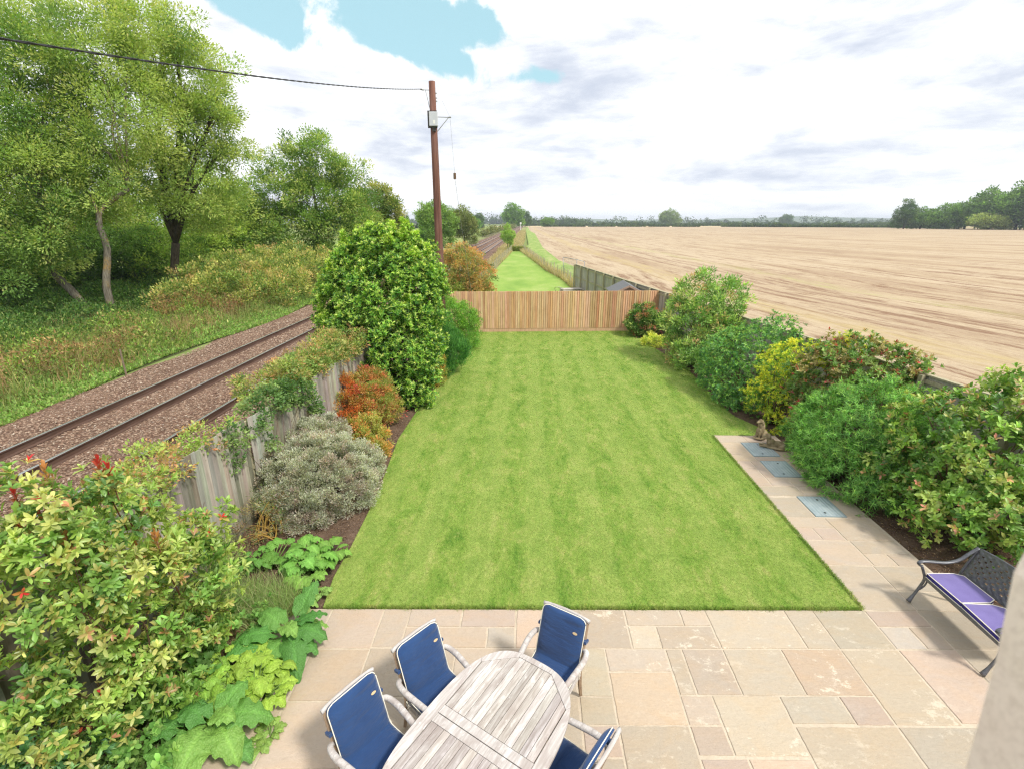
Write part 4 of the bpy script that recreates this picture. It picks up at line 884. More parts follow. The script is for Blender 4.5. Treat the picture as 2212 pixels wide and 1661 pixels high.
def broad(name, label, items, parent_loc, seed=1, nu=15, nv=10, lobes=0.0, ruf=.10):
    """items: base, azimuth, length, width, rise, droop, colour"""
    rd = random.Random(seed); Vs, Fs, Cs = [], [], []; off = 0
    stm = MB(); stm.cur = (.22, .34, .09); b0 = Vector(parent_loc)
    for (bx, by, bz), az, L, W, rise, droop, colr in items:
        a = R(az); d = Vector((math.cos(a), math.sin(a), 0)); s = Vector((-math.sin(a), math.cos(a), 0)); ph = rd.uniform(0, 6); tw = rd.uniform(-.25, .25)
        for i in range(nu + 1):
            u = i / nu
            wv = W * .5 * (math.sin(math.pi * min(1, u ** .62 * .98 + .02)) ** .75) * (1 + .10 * math.sin(u * 21 + ph) + lobes * math.sin(u * 34 + ph))
            ctr = Vector((bx, by, bz)) + d * (L * (u - .12 * u * u)) + Vector((0, 0, L * (rise * u - droop * u * u)))
            for j in range(nv + 1):
                v = 2 * j / nv - 1
                edge = abs(v) ** 2
                z = -.10 * W * (v * v) * 1.1 + W * ruf * edge * math.sin(u * 26 + ph + (3 if v > 0 else 0)) - .035 * W * math.exp(-(v * 9) ** 2) + .014 * W * math.sin(u * 38 - abs(v) * 9) * (1 - edge * .3)
                back = -.16 * L * edge * (1 - u) * 1.2 * (1 if u < .4 else .3)
                p = ctr + s * (wv * v) + d * back + Vector((0, 0, z + tw * wv * v))
                p -= b0; Vs.append((p.x, p.y, max(p.z, .012 + .01 * rd.random())))
                k = 1.0 + .28 * math.exp(-(v * 10) ** 2) + .14 * max(0, math.sin(u * 38 - abs(v) * 9)) * (1 - abs(v)); q = rd.uniform(.95, 1.05) * k
                Cs.append([x * q for x in colr])
        m = nv + 1; ij = (np.arange(nu)[:, None] * m + np.arange(nv)[None]).ravel() + off
        Fs.append(np.stack([ij, ij + 1, ij + 1 + m, ij + m], 1)); off += (nu + 1) * m
        bb = Vector((bx, by, bz)) - b0; stm.tube([(bb.x * .3, bb.y * .3, .0), (bb.x * .7, bb.y * .7, bb.z * .6), (bb.x, bb.y, bb.z + .004)], [.012, .009, .006], 6)
    root = empty(name, parent_loc); tag(root, label, 'plant', 'leafy plants at the patio edge')
    np_mesh('leaf_cluster', Vs, np.concatenate(Fs), MBROAD, root, Cs, True)
    stm.build('stem', LEAF, root, True)
def rosette(cx, cy, z, n, L, W, colr, seed, a0=0, spread=360, r=.06, rise=(.2, .7), droop=(.4, .9), cvar=.15):
    rd = random.Random(seed); out = []
    for k in range(n):
        az = a0 + spread * (k + rd.uniform(-.3, .3)) / n; l = L * rd.uniform(.7, 1.1)
        v = 1 + rd.uniform(-cvar, cvar)
        out.append(((cx + r * math.cos(R(az)), cy + r * math.sin(R(az)), z * rd.uniform(.5, 1.1)), az, l, W * l / L * rd.uniform(.85, 1.1), rd.uniform(*rise), rd.uniform(*droop), tuple(x * v for x in colr)))
    return out
DG, MGN, LGN, YG = (.11, .27, .06), (.16, .34, .07), (.24, .42, .09), (.34, .49, .07)
broad('broad_leaved_plant', 'plant with huge dark crinkled leaves flopping onto the paving by the lawn corner',
      [((-2.83, 4.72, .32), -8, .52, .34, .35, .55, DG), ((-2.78, 4.62, .30), -62, .56, .30, .20, .70, DG), ((-3.0, 4.75, .34), 150, .48, .28, .5, .6, MGN), ((-3.05, 4.62, .32), 195, .52, .26, .4, .6, (.12, .31, .06)),
       ((-2.82, 4.95, .36), 75, .42, .26, .9, .5, (.13, .30, .07)), ((-2.9, 4.55, .26), -110, .44, .27, .2, .6, MGN), ((-2.75, 4.78, .36), 25, .36, .2, .5, .5, (.09, .25, .05)), ((-3.2, 4.5, .28), 215, .44, .24, .3, .6, (.13, .33, .07)), ((-2.88, 4.66, .4), -35, .30, .20, .6, .6, LGN), ((-3.1, 4.85, .3), 120, .34, .2, .4, .6, DG), ((-2.7, 4.85, .25), 10, .28, .17, .3, .6, LGN), ((-3.0, 4.45, .22), -90, .30, .18, .3, .7, LGN), ((-2.7, 4.62, .22), -20, .30, .2, .25, .6, (.12, .3, .07)), ((-3.15, 4.7, .25), 170, .5, .26, .25, .6, DG)], (-2.88, 4.68, 0), 3)
broad('lime_coral_bells', 'low mound of ruffled lime green leaves beside the paving, topmost of the leafy clumps',
      rosette(-2.95, 4.1, .30, 14, .20, .20, YG, 4, r=.10) + rosette(-2.75, 3.95, .22, 12, .19, .19, YG, 5, r=.12) + rosette(-3.2, 4.05, .28, 12, .18, .18, (.30, .50, .07), 6, r=.12) + rosette(-3.05, 3.8, .24, 12, .18, .19, (.31, .49, .06), 7, r=.12) + rosette(-3.4, 3.85, .25, 10, .17, .17, (.28, .46, .07), 8, r=.12) + rosette(-3.55, 4.1, .28, 12, .19, .19, (.27, .46, .07), 81, r=.14) + rosette(-3.35, 4.3, .3, 12, .18, .18, YG, 82, r=.14) + rosette(-3.65, 3.8, .22, 12, .19, .19, (.24, .43, .07), 83, r=.14) + rosette(-3.15, 4.3, .28, 10, .18, .18, YG, 84, r=.12) + rosette(-2.85, 4.25, .26, 10, .19, .2, YG, 9, r=.14), (-3.0, 4.0, 0), 12, 9, 6, .12, .14)
broad('foxglove_rosette', 'large crinkled mid green leaves reaching over the paving at the bottom edge of the photo',
      [((-2.95, 3.55, .36), 10, .50, .30, .35, .6, MGN), ((-2.95, 3.45, .34), -40, .42, .32, .3, .7, LGN), ((-3.1, 3.4, .34), -90, .44, .32, .3, .6, LGN), ((-3.15, 3.5, .40), 160, .38, .26, .5, .7, DG), ((-3.0, 3.6, .40), 70, .34, .24, .7, .6, MGN), ((-3.2, 3.35, .30), 230, .38, .26, .3, .6, MGN),
       ((-3.35, 3.3, .26), -70, .36, .24, .3, .5, (.14, .32, .06)), ((-3.0, 3.48, .44), -15, .28, .2, .8, .7, LGN), ((-3.05, 3.3, .3), -100, .46, .34, .2, .55, LGN), ((-3.4, 3.45, .3), 190, .32, .22, .4, .5, DG), ((-3.5, 3.3, .22), -45, .3, .2, .4, .5, MGN), ((-2.8, 3.4, .2), -30, .3, .2, .3, .5, (.13, .3, .07))], (-3.1, 3.45, 0), 21)
broad('coral_bells', 'ruffled bright green leafy clump against the lawn edge below the silver mound',
      rosette(-3.1, 6.15, .3, 12, .24, .22, (.20, .42, .07), 14, r=.12) + rosette(-3.35, 6.35, .32, 12, .24, .22, (.22, .44, .08), 15, r=.12) + rosette(-3.15, 5.85, .25, 12, .22, .2, (.25, .45, .08), 16, r=.14) + rosette(-2.98, 6.4, .22, 9, .22, .2, (.22, .40, .07), 17, r=.1) + rosette(-3.3, 6.0, .35, 10, .22, .22, (.20, .43, .08), 18, r=.1), (-3.15, 6.15, 0), 31, 9, 6, .1, .14)
broad('coral_bells', 'flat green leafy clump tucked against the grey fence foot left of the silver mound',
      rosette(-3.75, 6.35, .22, 11, .2, .18, (.17, .36, .06), 24, r=.15) + rosette(-4.05, 6.2, .22, 11, .2, .17, (.15, .34, .06), 25, r=.15) + rosette(-4.3, 6.0, .2, 9, .18, .16, (.15, .33, .06), 26, r=.15) + rosette(-3.55, 6.2, .15, 9, .17, .15, (.18, .37, .07), 27, r=.15), (-3.9, 6.2, 0), 41, 8, 5, .1, .12)
broad('primrose_clump', 'small pale leafy plants at the corner where lawn border and paving meet',
      rosette(-2.98, 5.35, .12, 9, .16, .12, (.26, .42, .10), 34, r=.06) + rosette(-2.86, 5.6, .1, 9, .13, .1, (.28, .44, .11), 35, r=.06) + rosette(-3.1, 5.6, .12, 9, .15, .11, (.24, .38, .12), 36, r=.06), (-2.95, 5.4, 0), 51, 7, 5)
broad('primrose_clump', 'tiny pale leafy seedlings creeping onto the paving beside the lowest big leaves', rosette(-2.6, 3.62, .08, 10, .13, .10, (.30, .44, .10), 37, r=.07) + rosette(-2.64, 3.5, .06, 9, .12, .09, (.28, .42, .10), 38, r=.06), (-2.6, 3.55, 0), 52, 7, 5)
shrub('feathery_blue_plant', 'blue green ferny plant with divided leaves in the bottom left corner', 'plant', [(-4.35, 2.95, .55, .30, .3), (-4.05, 2.75, .45, .28, .3), (-4.5, 2.7, .7, .25, .3), (-3.95, 3.05, .35, .2, .2)], [(3, (.12, .25, .12)), (2, (.17, .31, .15)), (1, (.08, .18, .08))], (-4.2, 2.85, 0), LEAF,
      leaf=.075, width=.42, rc=(.09, .17), per=30, dens=9, whorl=True, shape='diamond', tips=[(1, (.25, .38, .18))], tipf=.4)
def tuft(name, label, spots, pal, h, w, n, lean=.6, cat='plant', z0=0.0, kind=None, group=None, shp='blade'):
    P, D, Lg = [], [], []
    for (x, y, r) in spots:
        a = rng.uniform(0, 6.28, n); rr = r * np.sqrt(rng.random(n))
        P.append(np.stack([x + rr * np.cos(a), y + rr * np.sin(a), np.full(n, z0 + .005)], 1))
        d = unit(n) * lean; d[:, 2] = 1; D.append(d); Lg.append(h * rng.uniform(.45, 1.15, n))
    P, D, Lg = np.concatenate(P), np.concatenate(D), np.concatenate(Lg); n = len(P)
    b = np.array([spots[0][0], spots[0][1], z0]) if kind is None else np.zeros(3)
    V, F, C = leaves_geo(P - b, D, unit(n), Lg, w, pick(pal, n) * np.exp(rng.normal(0, .2, (n, 1))), shp)
    o = np_mesh(name, V, F, LEAF, None, C, False, kind); o.location = b
    tag(o, label, cat, group); return o
tuft('sedge_clump', 'fine pale green grassy clump between the photinia and the lawn corner', [(-3.5, 5.45, .32), (-3.75, 5.2, .3), (-3.35, 5.05, .25), (-3.2, 5.35, .2), (-3.9, 5.5, .25)], [(3, (.26, .38, .12)), (2, (.34, .42, .18)), (1, (.45, .40, .24))], .42, .008, 520, .8)
tuft('straw_clump', 'tangled clump of dead straw coloured stems in the left border', [(-3.72, 4.42, .16), (-3.6, 4.95, .2), (-3.85, 4.8, .18)], [(3, (.46, .33, .19)), (2, (.36, .22, .12)), (1, (.24, .27, .1))], .28, .008, 260, 1.6)
tuft('low_weed', 'weedy green undergrowth beneath the big near photinia', [(-3.7, 4.2, .25), (-3.5, 3.75, .25), (-3.75, 3.5, .3), (-3.9, 3.1, .3)], [(3, (.15, .26, .07)), (1, (.22, .32, .1))], .26, .03, 150, 1.1)

shrub('border_groundcover', 'dense low green leaves filling the border between the near photinia and the lime clump', 'plant', [(-3.55, 3.55, .12, .3, .3), (-3.75, 3.95, .15, .3, .3), (-3.6, 3.2, .12, .3, .3), (-3.9, 3.5, .2, .35, .3), (-3.75, 4.35, .15, .3, .3), (-3.5, 4.6, .12, .28, .3), (-4.0, 3.1, .15, .3, .3), (-3.55, 4.95, .1, .25, .3)],
      [(3, (.10, .20, .045)), (2, (.14, .25, .06)), (1, (.07, .14, .035))], (-3.7, 3.8, 0), LEAF, leaf=.075, width=.6, rc=(.09, .17), per=30, dens=9, whorl=True, shape='oval', tips=[(1, (.22, .33, .09))], tipf=.4, nst=20, r0=.005)
shrub('border_groundcover', 'straggly olive weeds along the foot of the grey fence left of the grassy clump', 'plant', [(-4.1, 5.0, .2, .35, .3), (-4.3, 5.5, .2, .35, .3), (-4.0, 4.6, .2, .3, .3), (-4.45, 5.9, .2, .3, .3)],
      [(3, (.13, .21, .06)), (2, (.20, .24, .08)), (1, (.10, .16, .04))], (-4.2, 5.2, 0), LEAF, leaf=.07, width=.4, rc=(.09, .17), per=30, dens=8, tips=[(1, (.28, .32, .12))], tipf=.4, nst=16, r0=.005)
# ------------------------------------------------------------ fences
def wood_mat(name, lo, hi, green=0.0, knots=.5, axis='z', rough=.88):
    t = NT(name); g = t.geo(); base = t.attr()
    sc = (14, 14, .9) if axis == 'z' else (1.2, 14, 14)
    n = t.noise(t.map(g, sc), 1.6, 7, .65, .4); n2 = t.noise(g, 2.3, 5, .6); n3 = t.noise(t.map(g, (5, 5, 2.2)), 4.5, 3, .5)
    c = t.ramp(n, [(.3, lo), (.7, hi)]); c = t.mix(1.0, c, base, 'MULTIPLY')
    c = t.mix(t.mr(n3, .70, .76, 0, knots), c, t.mix(1.0, c, (.35, .25, .2), 'MULTIPLY'))
    c = t.mix(t.mr(n2, .5, .7, 0, .45), c, t.mix(1.0, c, (.8, .8, .78), 'MULTIPLY'))
    if green:
        z = t.sep(g)[2]; c = t.mix(t.math('MULTIPLY', t.mr(n2, .4, .6, .4, 1), t.mr(z, .9, 0, 0, green)), c, (.13, .15, .05))
    t.bsdf(c, rough, .15, 0, t.bump(n, .45, .006)); return t.m
MTAN = wood_mat('new_featheredge', (.46, .28, .15), (.68, .48, .30))
MGREYW = wood_mat('weathered_grey_boards', (.20, .18, .15), (.38, .35, .305), .55)
MOLD = wood_mat('old_mossy_boards', (.32, .30, .26), (.50, .48, .42), .0)
MPOST = wood_mat('old_post_timber', (.30, .275, .17), (.48, .44, .31))
MTANP = wood_mat('new_timber_post', (.30, .20, .11), (.42, .29, .17))

def featheredge(name, label, a, b, h, boards_mat, post_mat, bw=.1, gravel=.15, posts_side=-1, post_gap=1.8, cols=None, hv=.004, extra=None, gmat=None):
    """boards run from a to b; posts and arris rails stand on the posts_side"""
    A, B = Vector((a[0], a[1], 0)), Vector((b[0], b[1], 0)); L = (B - A).length; d = (B - A) / L; nn = Vector((-d.y, d.x, 0)) * posts_side; ang = math.atan2(d.y, d.x)
    root = empty(name, A, ang); tag(root, label, 'fence')
    mb = MB(); x = 0; k = 0; prev = 1
    while x < L - .02:
        w = bw * random.uniform(.93, 1.07)
        if cols:
            c = random.choice(cols)
            mb.cur = tuple(v * random.uniform(.92, 1.08) for v in c)
        hh = (h(x) if callable(h) else h) + random.uniform(-hv, hv); z0 = gravel
        o = -.012 * posts_side; t0, t1 = .006, .018
        # tapered, overlapping board
        w2 = w - (.013 if bw < .107 and hv > .01 else -.012)
        y0 = o * 1.0; s = -posts_side
        vs = [(x, 0, z0), (x + w2, 0, z0), (x + w2, s * .004, z0), (x, s * (.030 if hv > .01 else .04), z0)]
        vs += [(p[0], p[1], hh) for p in vs]
        mb.add(vs, [(0, 3, 2, 1), (4, 5, 6, 7), (0, 1, 5, 4), (1, 2, 6, 5), (2, 3, 7, 6), (3, 0, 4, 7)])
        x += w; k += 1
    mb.build('boards', boards_mat, root)
    ps = posts_side; mbp = MB(); mbp.cur = (1, 1, 1)
    H = h(0) if callable(h) else h
    for z in (.35, H * .52, H - .18):
        mbr = MB(); mbr.box((L / 2, ps * .032, z), (L, .045, .075)); mbr.build('rail', post_mat, root)
    if gravel:
        mbg = MB(); mbg.box((L / 2, -ps * .003, gravel / 2 - .01), (L, .024, gravel + .02)); mbg.build('gravel_board', gmat or boards_mat, root)
    n = max(2, int(round(L / post_gap)) + 1); first = None
    for i in range(n):
        px = L * i / (n - 1)
        if first is None:
            m = MB(); m.box((0, 0, 0), (.10, .10, H - .04)); first = m.build('post', post_mat, root, bevel=.006); q = first
        else:
            q = first.copy(); col.objects.link(q); q.parent = root
        q.location = (px, ps * .108, (H - .04) / 2)
    return root
tan_cols = [(1, 1, 1), (1.05, 1.03, 1.0), (.94, .88, .82), (1.0, .93, .84), (1.1, 1.08, 1.08), (.84, .78, .72), (1, .98, .95), (.97, .95, .9), (1.08, 1.04, 1), (.78, .68, .58)]
featheredge('board_fence', 'new tan vertical board fence across the far end of the lawn', (-3.75, 23.17), (6.28, 23.86), 1.92, MTAN, MTANP, .105, .16, 1, 1.8, tan_cols, .004)
grey_cols = [(1, 1, 1), (1.15, 1.15, 1.15), (.78, .76, .72), (.9, .9, .92), (1.22, 1.2, 1.15), (.68, .66, .62)]
def hwave(x): return 1.84 + .035 * math.sin(x * 2.1)
featheredge('board_fence', 'weathered grey vertical board fence between the garden and the railway', (-4.32, 14.5), (-4.70, 7.6), hwave, MGREYW, MPOST, .105, .12, -1, 1.8, grey_cols, .02)
featheredge('board_fence', 'nearer run of weathered grey boards rising behind the big photinia', (-4.78, 7.58), (-4.86, 1.5), hwave, MGREYW, MPOST, .105, .12, -1, 1.8, grey_cols, .02)
# dark old fence towards the stubble field: posts and rails face the gardens
def old_fence():
    A, B = (3.72, 39.3), (9.75, 3.2); root0 = None
    A_, B_ = Vector((*A, 0)), Vector((*B, 0)); L = (B_ - A_).length; d = (B_ - A_) / L; ang = math.atan2(d.y, d.x)
    root = empty('old_fence', A_, ang); tag(root, 'dark weathered panel fence with mossy posts along the stubble field', 'fence')
    H = 1.9
    mb = MB(); x = 0
    while x < L:
        w = .12; v = random.uniform(.75, 1.2); mb.cur = (v, v, v * random.uniform(.92, 1.06))
        mb.box((x + w / 2, 0, H / 2), (w - .004, .018, H - random.uniform(0, .015))); x += w
    mb.build('boards', MOLD, root)
    for z in (.25, 1.0, H - .12):
        m = MB(); m.box((L / 2, -.034, z), (L, .046, .085)); m.build('rail', MPOST, root)
    m = MB(); m.box((L / 2, -.012, H + .018), (L, .11, .032)); m.build('capping', MPOST, root)
    m = MB(); m.box((0, 0, 0), (.10, .10, H + .02)); first = m.build('post', MPOST, root, bevel=.006)
    n = int(L / 1.83)
    for i in range(n + 1):
        q = first if i == 0 else first.copy()
        if i: col.objects.link(q); q.parent = root
        q.location = (.06 + i * 1.83, -.108, (H + .02) / 2 - .005)
old_fence()

# post and wire fences round the paddock
wire_m = plain('fence_wire', (.28, .27, .25), .5, .5, .6)
def wire_fence(name, label, pts, gap, h, mat, z0=0.0, nw=4, rad=.045):
    root = empty(name, (pts[0][0], pts[0][1], z0)); tag(root, label, 'fence')
    P = [Vector((p[0], p[1], 0)) - Vector((pts[0][0], pts[0][1], 0)) for p in pts]; first = None
    m = MB()
    for z in np.linspace(.2, h - .08, nw): m.tube([p + Vector((0, 0, z)) for p in P], .006, 4)
    m.build('wire', wire_m, root)
    acc = 0; cnt = 0
    for a, b in zip(P, P[1:]):
        L = (b - a).length; s = -acc
        while s + gap <= L:
            s += gap; p = a.lerp(b, s / L)
            if first is None:
                q = MB(); q.tube([(0, 0, -.05), (0, 0, h * .5), (.01, 0, h)], [rad, rad, rad * .95], 7); o = first = q.build('post', mat, root)
            else: o = first.copy(); col.objects.link(o); o.parent = root
            o.location = p; o.scale = (1, 1, random.uniform(.92, 1.06)); o.rotation_euler = (random.uniform(-.04, .04), random.uniform(-.04, .04), random.uniform(0, 3)); cnt += 1
            if cnt > 90: return
        acc = L - s
wire_fence('wire_fence', 'post and wire fence between the mown paddock and the stubble field', [(3.62, 39.4), (3.2, 47), (2.05, 55.1), (.68, 73), (-.85, 92.5)], 1.9, 1.15, MPOST)
wire_fence('wire_fence', 'post and wire fence between the mown paddock and the railway', [(-3.95, 26), (-3.8, 40), (-3.55, 52), (-3.45, 64), (-2.85, 92)], 1.7, 1.15, MPOST, 0)
wire_fence('wire_fence', 'short post fence closing the far end of the mown paddock', [(-2.85, 92.5), (-.85, 92.8)], .65, 1.1, MPOST, 0, 3)
wire_fence('wire_fence', 'distant post fence at the edge of the pasture across the railway', [(-16, 66), (-14.6, 110), (-13.7, 170), (-13.4, 300)], 3.2, 1.2, MPOST, -.36, 3, .06)
pal_dry = [(4, (.50, .40, .24)), (3, (.42, .35, .18)), (2, (.56, .47, .31)), (1, (.28, .30, .12))]
def strip(name, label, line, wid, per_m, pal, h, w, z0=0.0, fall=True):
    xs, ys = [], []
    for (a, b, w0, w1) in line:
        L = math.dist(a, b); n = int(L * per_m); t_ = rng.random(n); ww = w0 + (w1 - w0) * t_; o = rng.uniform(-.5, .5, n) * ww
        xs.append(a[0] + (b[0] - a[0]) * t_ + o); ys.append(a[1] + (b[1] - a[1]) * t_)
    x, y = np.concatenate(xs), np.concatenate(ys); n = len(x)
    d = unit(n) * .55; d[:, 2] = 1; sc = np.interp(y, [20, 80, 300], [1, 1.6, 4])
    V, F, C = leaves_geo(np.stack([x, y, np.full(n, z0)], 1), d, unit(n), h * rng.uniform(.5, 1.15, n), w * sc, pick(pal, n) * np.exp(rng.normal(0, .2, (n, 1))), 'blade')
    tag(np_mesh(name, V, F, LEAF, None, C, False, 'stuff'), label, 'grass')
strip('tall_dry_grass', 'tall straw coloured grass along the post and wire fence by the stubble field', [((3.75, 39.6), (3.35, 47), .5, .6), ((3.35, 47), (2.2, 55.1), .6, .6), ((2.2, 55.1), (.85, 73), .6, .9), ((.85, 73), (-.7, 92), .9, 1.4)], 0, 150, pal_dry, .75, .03)
strip('railway_bank_grass', 'long bleached grass on the bank between the railway and the paddock', [((-4.5, 27), (-4.5, 52), .8, 1.1), ((-4.4, 52), (-3.9, 90), 1.2, 2.4), ((-3.4, 92), (-2.8, 160), 4.5, 3.8), ((-2.8, 160), (-2.9, 300), 3.6, 3)], 0, 150, pal_dry, .8, .035, -.15)
strip('rank_green_grass', 'rank green grass at the closed far end of the paddock', [((-2.7, 91.8), (-.9, 92.2), 2.4, 2.4)], 0, 700, [(3, (.24, .30, .08)), (2, (.36, .36, .13))], 1.0, .07)
# everything below stands alone in the neighbour's strip
m = MB(); root = empty('goal_frame', (3.4, 46.9, 0)); tag(root, 'leaning grey metal frame with sagging netting by the field fence', 'frame')
fr = MB(); c3 = [(-.15, 0, 1.95), (1.1, -.3, 1.75), (1.75, -.6, 1.6)]
fr.tube([(0, .2, 0), (-.15, 0, 1.95)], .03, 6); fr.tube([(1.05, -1.4, 0), (1.1, -.3, 1.75)], .03, 6); fr.tube(c3, .028, 6); fr.tube([(1.9, -1.6, 0), (1.75, -.6, 1.6)], .03, 6)
fr.build('frame', plain('galvanised_tube', (.33, .34, .35), .5, .5, .5), root, True)
nt_ = MB()
for i in range(14):
    a, b = i / 13, 1 - i / 13
    nt_.tube([(-.15 + 1.25 * a, -.3 * a, 1.95 - .2 * a), (.0 + 1.05 * a, .2 - 1.6 * a, .05)], .006, 3)
    zz = i / 13; nt_.tube([(-.15 + .15 * zz, .2 * zz, 1.95 * (1 - zz)), (1.1 - .05 * zz, -.3 - 1.1 * zz, 1.75 * (1 - zz) + .02)], .006, 3)
nt_.build('net', plain('netting', (.30, .33, .28), .9, .1), root)
# little shed
root = empty('garden_shed', (5.15, 26.3, 0), R(-2)); tag(root, 'small felt roofed shed peeping over the right end of the tan fence', 'shed')
mfelt = plain('roofing_felt', (.17, .175, .18), .95, .1, 0, .25, 14, .4); mw = plain('shed_boards', (.36, .25, .19), .85, .15, 0, .2, 12)
mb = MB(); mb.prism([(-.78, 0), (-.78, 1.52), (0, 1.93), (.78, 1.52), (.78, 0)], -1.05, 1.05, Matrix.Rotation(R(90), 4, 'X')); mb.build('wall', mw, root)
mb = MB()
for s in (-1, 1):
    a = math.atan2(.43, .86); mb.box((s * .44, 0, 1.775), (.99, 2.3, .035), ry=s * a)
mb.build('roof', mfelt, root, bevel=.004)
mb = MB()
for s in (-1, 1): a = math.atan2(.43, .86); mb.box((s * .44, -1.165, 1.74), (.99, .025, .10), ry=s * a)
mb.build('bargeboard', mw, root)
mb = MB(); mb.box((0, -1.07, .8), (.7, .03, 1.45)); dr = mb.build('door', mw, root); mb = MB(); mb.box((.28, -1.10, .85), (.03, .03, .12)); mb.build('handle', plain('black_iron', (.03, .03, .03), .5), dr)
# upturned boards
root = empty('plank_stack', (3.2, 36.6, 0), R(12)); tag(root, 'pale weathered planks stacked on the grass beside the old dark fence', 'planks')
mp = plain('pale_planks', (.46, .42, .37), .9, .1, 0, .25, 9)
for i, (x, z, a, l) in enumerate(((0, .38, 0, 1.5), (.05, .30, 4, 1.6), (-.1, .22, -3, 1.4))):
    mb = MB(); mb.box((x, 0, z), (l, .75, .05), rz=R(a)); mb.build('plank', mp, root, bevel=.008)
mb = MB(); mb.box((-.45, 0, .1), (.12, .6, .2)); mb.box((.5, 0, .1), (.12, .6, .2)); mb.build('support', mp, root)
mb = MB(); mb.tube(bez([(2.2, 36.9, .05), (2.0, 36.5, .45), (2.5, 36.2, .5), (2.85, 35.9, .05)], 12), .022, 6); o = mb.build('bent_pipe', mp, None, True); tag(o, 'pale bent pipe lying in the grass left of the plank stack', 'pipe')
# ------------------------------------------------------------ pole, cables, signal, pylons
t = NT('creosoted_pole'); g = t.geo(); n = t.noise(t.map(g, (7, 7, .35)), 2, 8, .7, .5); n2 = t.noise(g, .8, 4)
c = t.ramp(n, [(.28, (.06, .03, .025)), (.5, (.16, .075, .055)), (.72, (.27, .15, .11))]); c = t.mix(t.mr(n2, .5, .7, 0, .5), c, (.17, .10, .085)); t.bsdf(c, .85, .2, 0, t.bump(n, .6, .02))
MPOLE = t.m
PX, PY = -3.44, 19.8
root = empty('utility_pole', (PX, PY, 0)); tag(root, 'tall reddish brown wooden utility pole standing behind the bay tree', 'pole')
mb = MB(); mb.tube([(0, 0, -.1), (0, 0, 3.5), (.0, 0, 7), (.0, 0, 9.72)], [.165, .150, .130, .112], 18); mb.build('post', MPOLE, root, True)
galv = plain('galvanised_steel', (.42, .43, .44), .45, .5, .6, .2, 20); dark = plain('dark_iron', (.06, .055, .05), .6, .4, .3)
mb = MB(); mb.box((.03, -.17, 8.50), (.30, .14, .46)); bx = mb.build('equipment_box', plain('grey_box', (.52, .54, .57), .5, .4, 0, .08, 5), root, bevel=.015)
mb = MB(); mb.box((.06, -.243, 8.40), (.07, .004, .12)); mb.build('notice', plain('white_notice', (.75, .75, .70), .6), bx)
mb = MB(); mb.box((-.02, -.11, 8.5), (.34, .03, .56)); mb.box((.03, -.13, 8.18), (.12, .08, .14)); mb.build('mounting_plate', dark, root)
mb = MB(); mb.tube([(.1, 0, 8.60), (.62, 0, 8.58)], .016, 6); mb.tube([(.12, 0, 8.12), (.55, 0, 8.58)], .014, 6); mb.tube([(.52, 0, 8.58), (.64, 0, 8.59)], .026, 6); mb.build('stay_bracket', galv, root)
mb = MB(); mb.tube([(-.10, 0, 9.45), (-.30, 0, 9.46)], .014, 6); mb.tube([(-.24, 0, 9.45), (-.11, 0, 8.85)], .012, 6); mb.tube([(-.30, 0, 9.46), (-.42, -.02, 9.48)], .03, 8); mb.build('cable_clamp', galv, root)
mb = MB()
for z in (9.35, 9.2, 9.1): mb.tube([(.10, 0, z), (.16, 0, z)], .022, 6)
mb.build('bolt', galv, root)
# overhead cable to the house: twisted bundle
def catenary(a, b, sag, n=60):
    a, b = Vector(a), Vector(b); return [a.lerp(b, i / n) - Vector((0, 0, sag * 4 * (i / n) * (1 - i / n))) for i in range(n + 1)]
path = catenary((PX - .36, PY - .02, 9.48), (-5.13, 2.6, 6.22), .18, 220)
mb = MB()
for ph in (0, math.pi):
    pts = []
    for i, p in enumerate(path):
        a = i * .95 + ph; pts.append(p + Vector((math.cos(a) * .006, 0, math.sin(a) * .006)))
    mb.tube(pts, .0085, 5)
o = mb.build('overhead_cable', plain('black_cable', (.022, .022, .024), .5, .4), None, True); tag(o, 'black twisted overhead cable running from the pole top towards the house', 'cable')
root = empty('stay_wire', (PX + .6, PY, 0)); tag(root, 'thin steel stay wire with a small brown insulator right of the pole', 'wire')
ap = Vector((-.10, 0, 9.3)); gp = Vector((-.9, 6.6, .2)); 
mb = MB(); mb.tube([(-.25, 0, 9.1), (0, 0, 8.58), (.10, .02, 6.7)], .005, 4); mb.tube([(.10, .02, 6.55), (.12, 1.6, 4.6), (.15, 3.2, 2.7), (.2, 5.2, .3)], .006, 4); mb.build('strand', galv, root)
mb = MB(); mb.tube([(.10, .02, 6.52), (.10, .02, 6.74)], .055, 8); mb.build('insulator', plain('brown_ceramic', (.13, .075, .04), .35, .5), root, bevel=.01)
# trackside signal
root = empty('railway_signal', (-4.2, 300, -.3)); tag(root, 'distant white trackside post with a small square board', 'signal')
wm = plain('white_paint', (.78, .78, .77), .6, .3)
mb = MB(); mb.tube([(0, 0, 0), (0, 0, 4.2)], .16, 8); mb.build('post', wm, root); mb = MB(); mb.box((0, -.1, 4.7), (.9, .2, .9)); mb.build('board', wm, root)
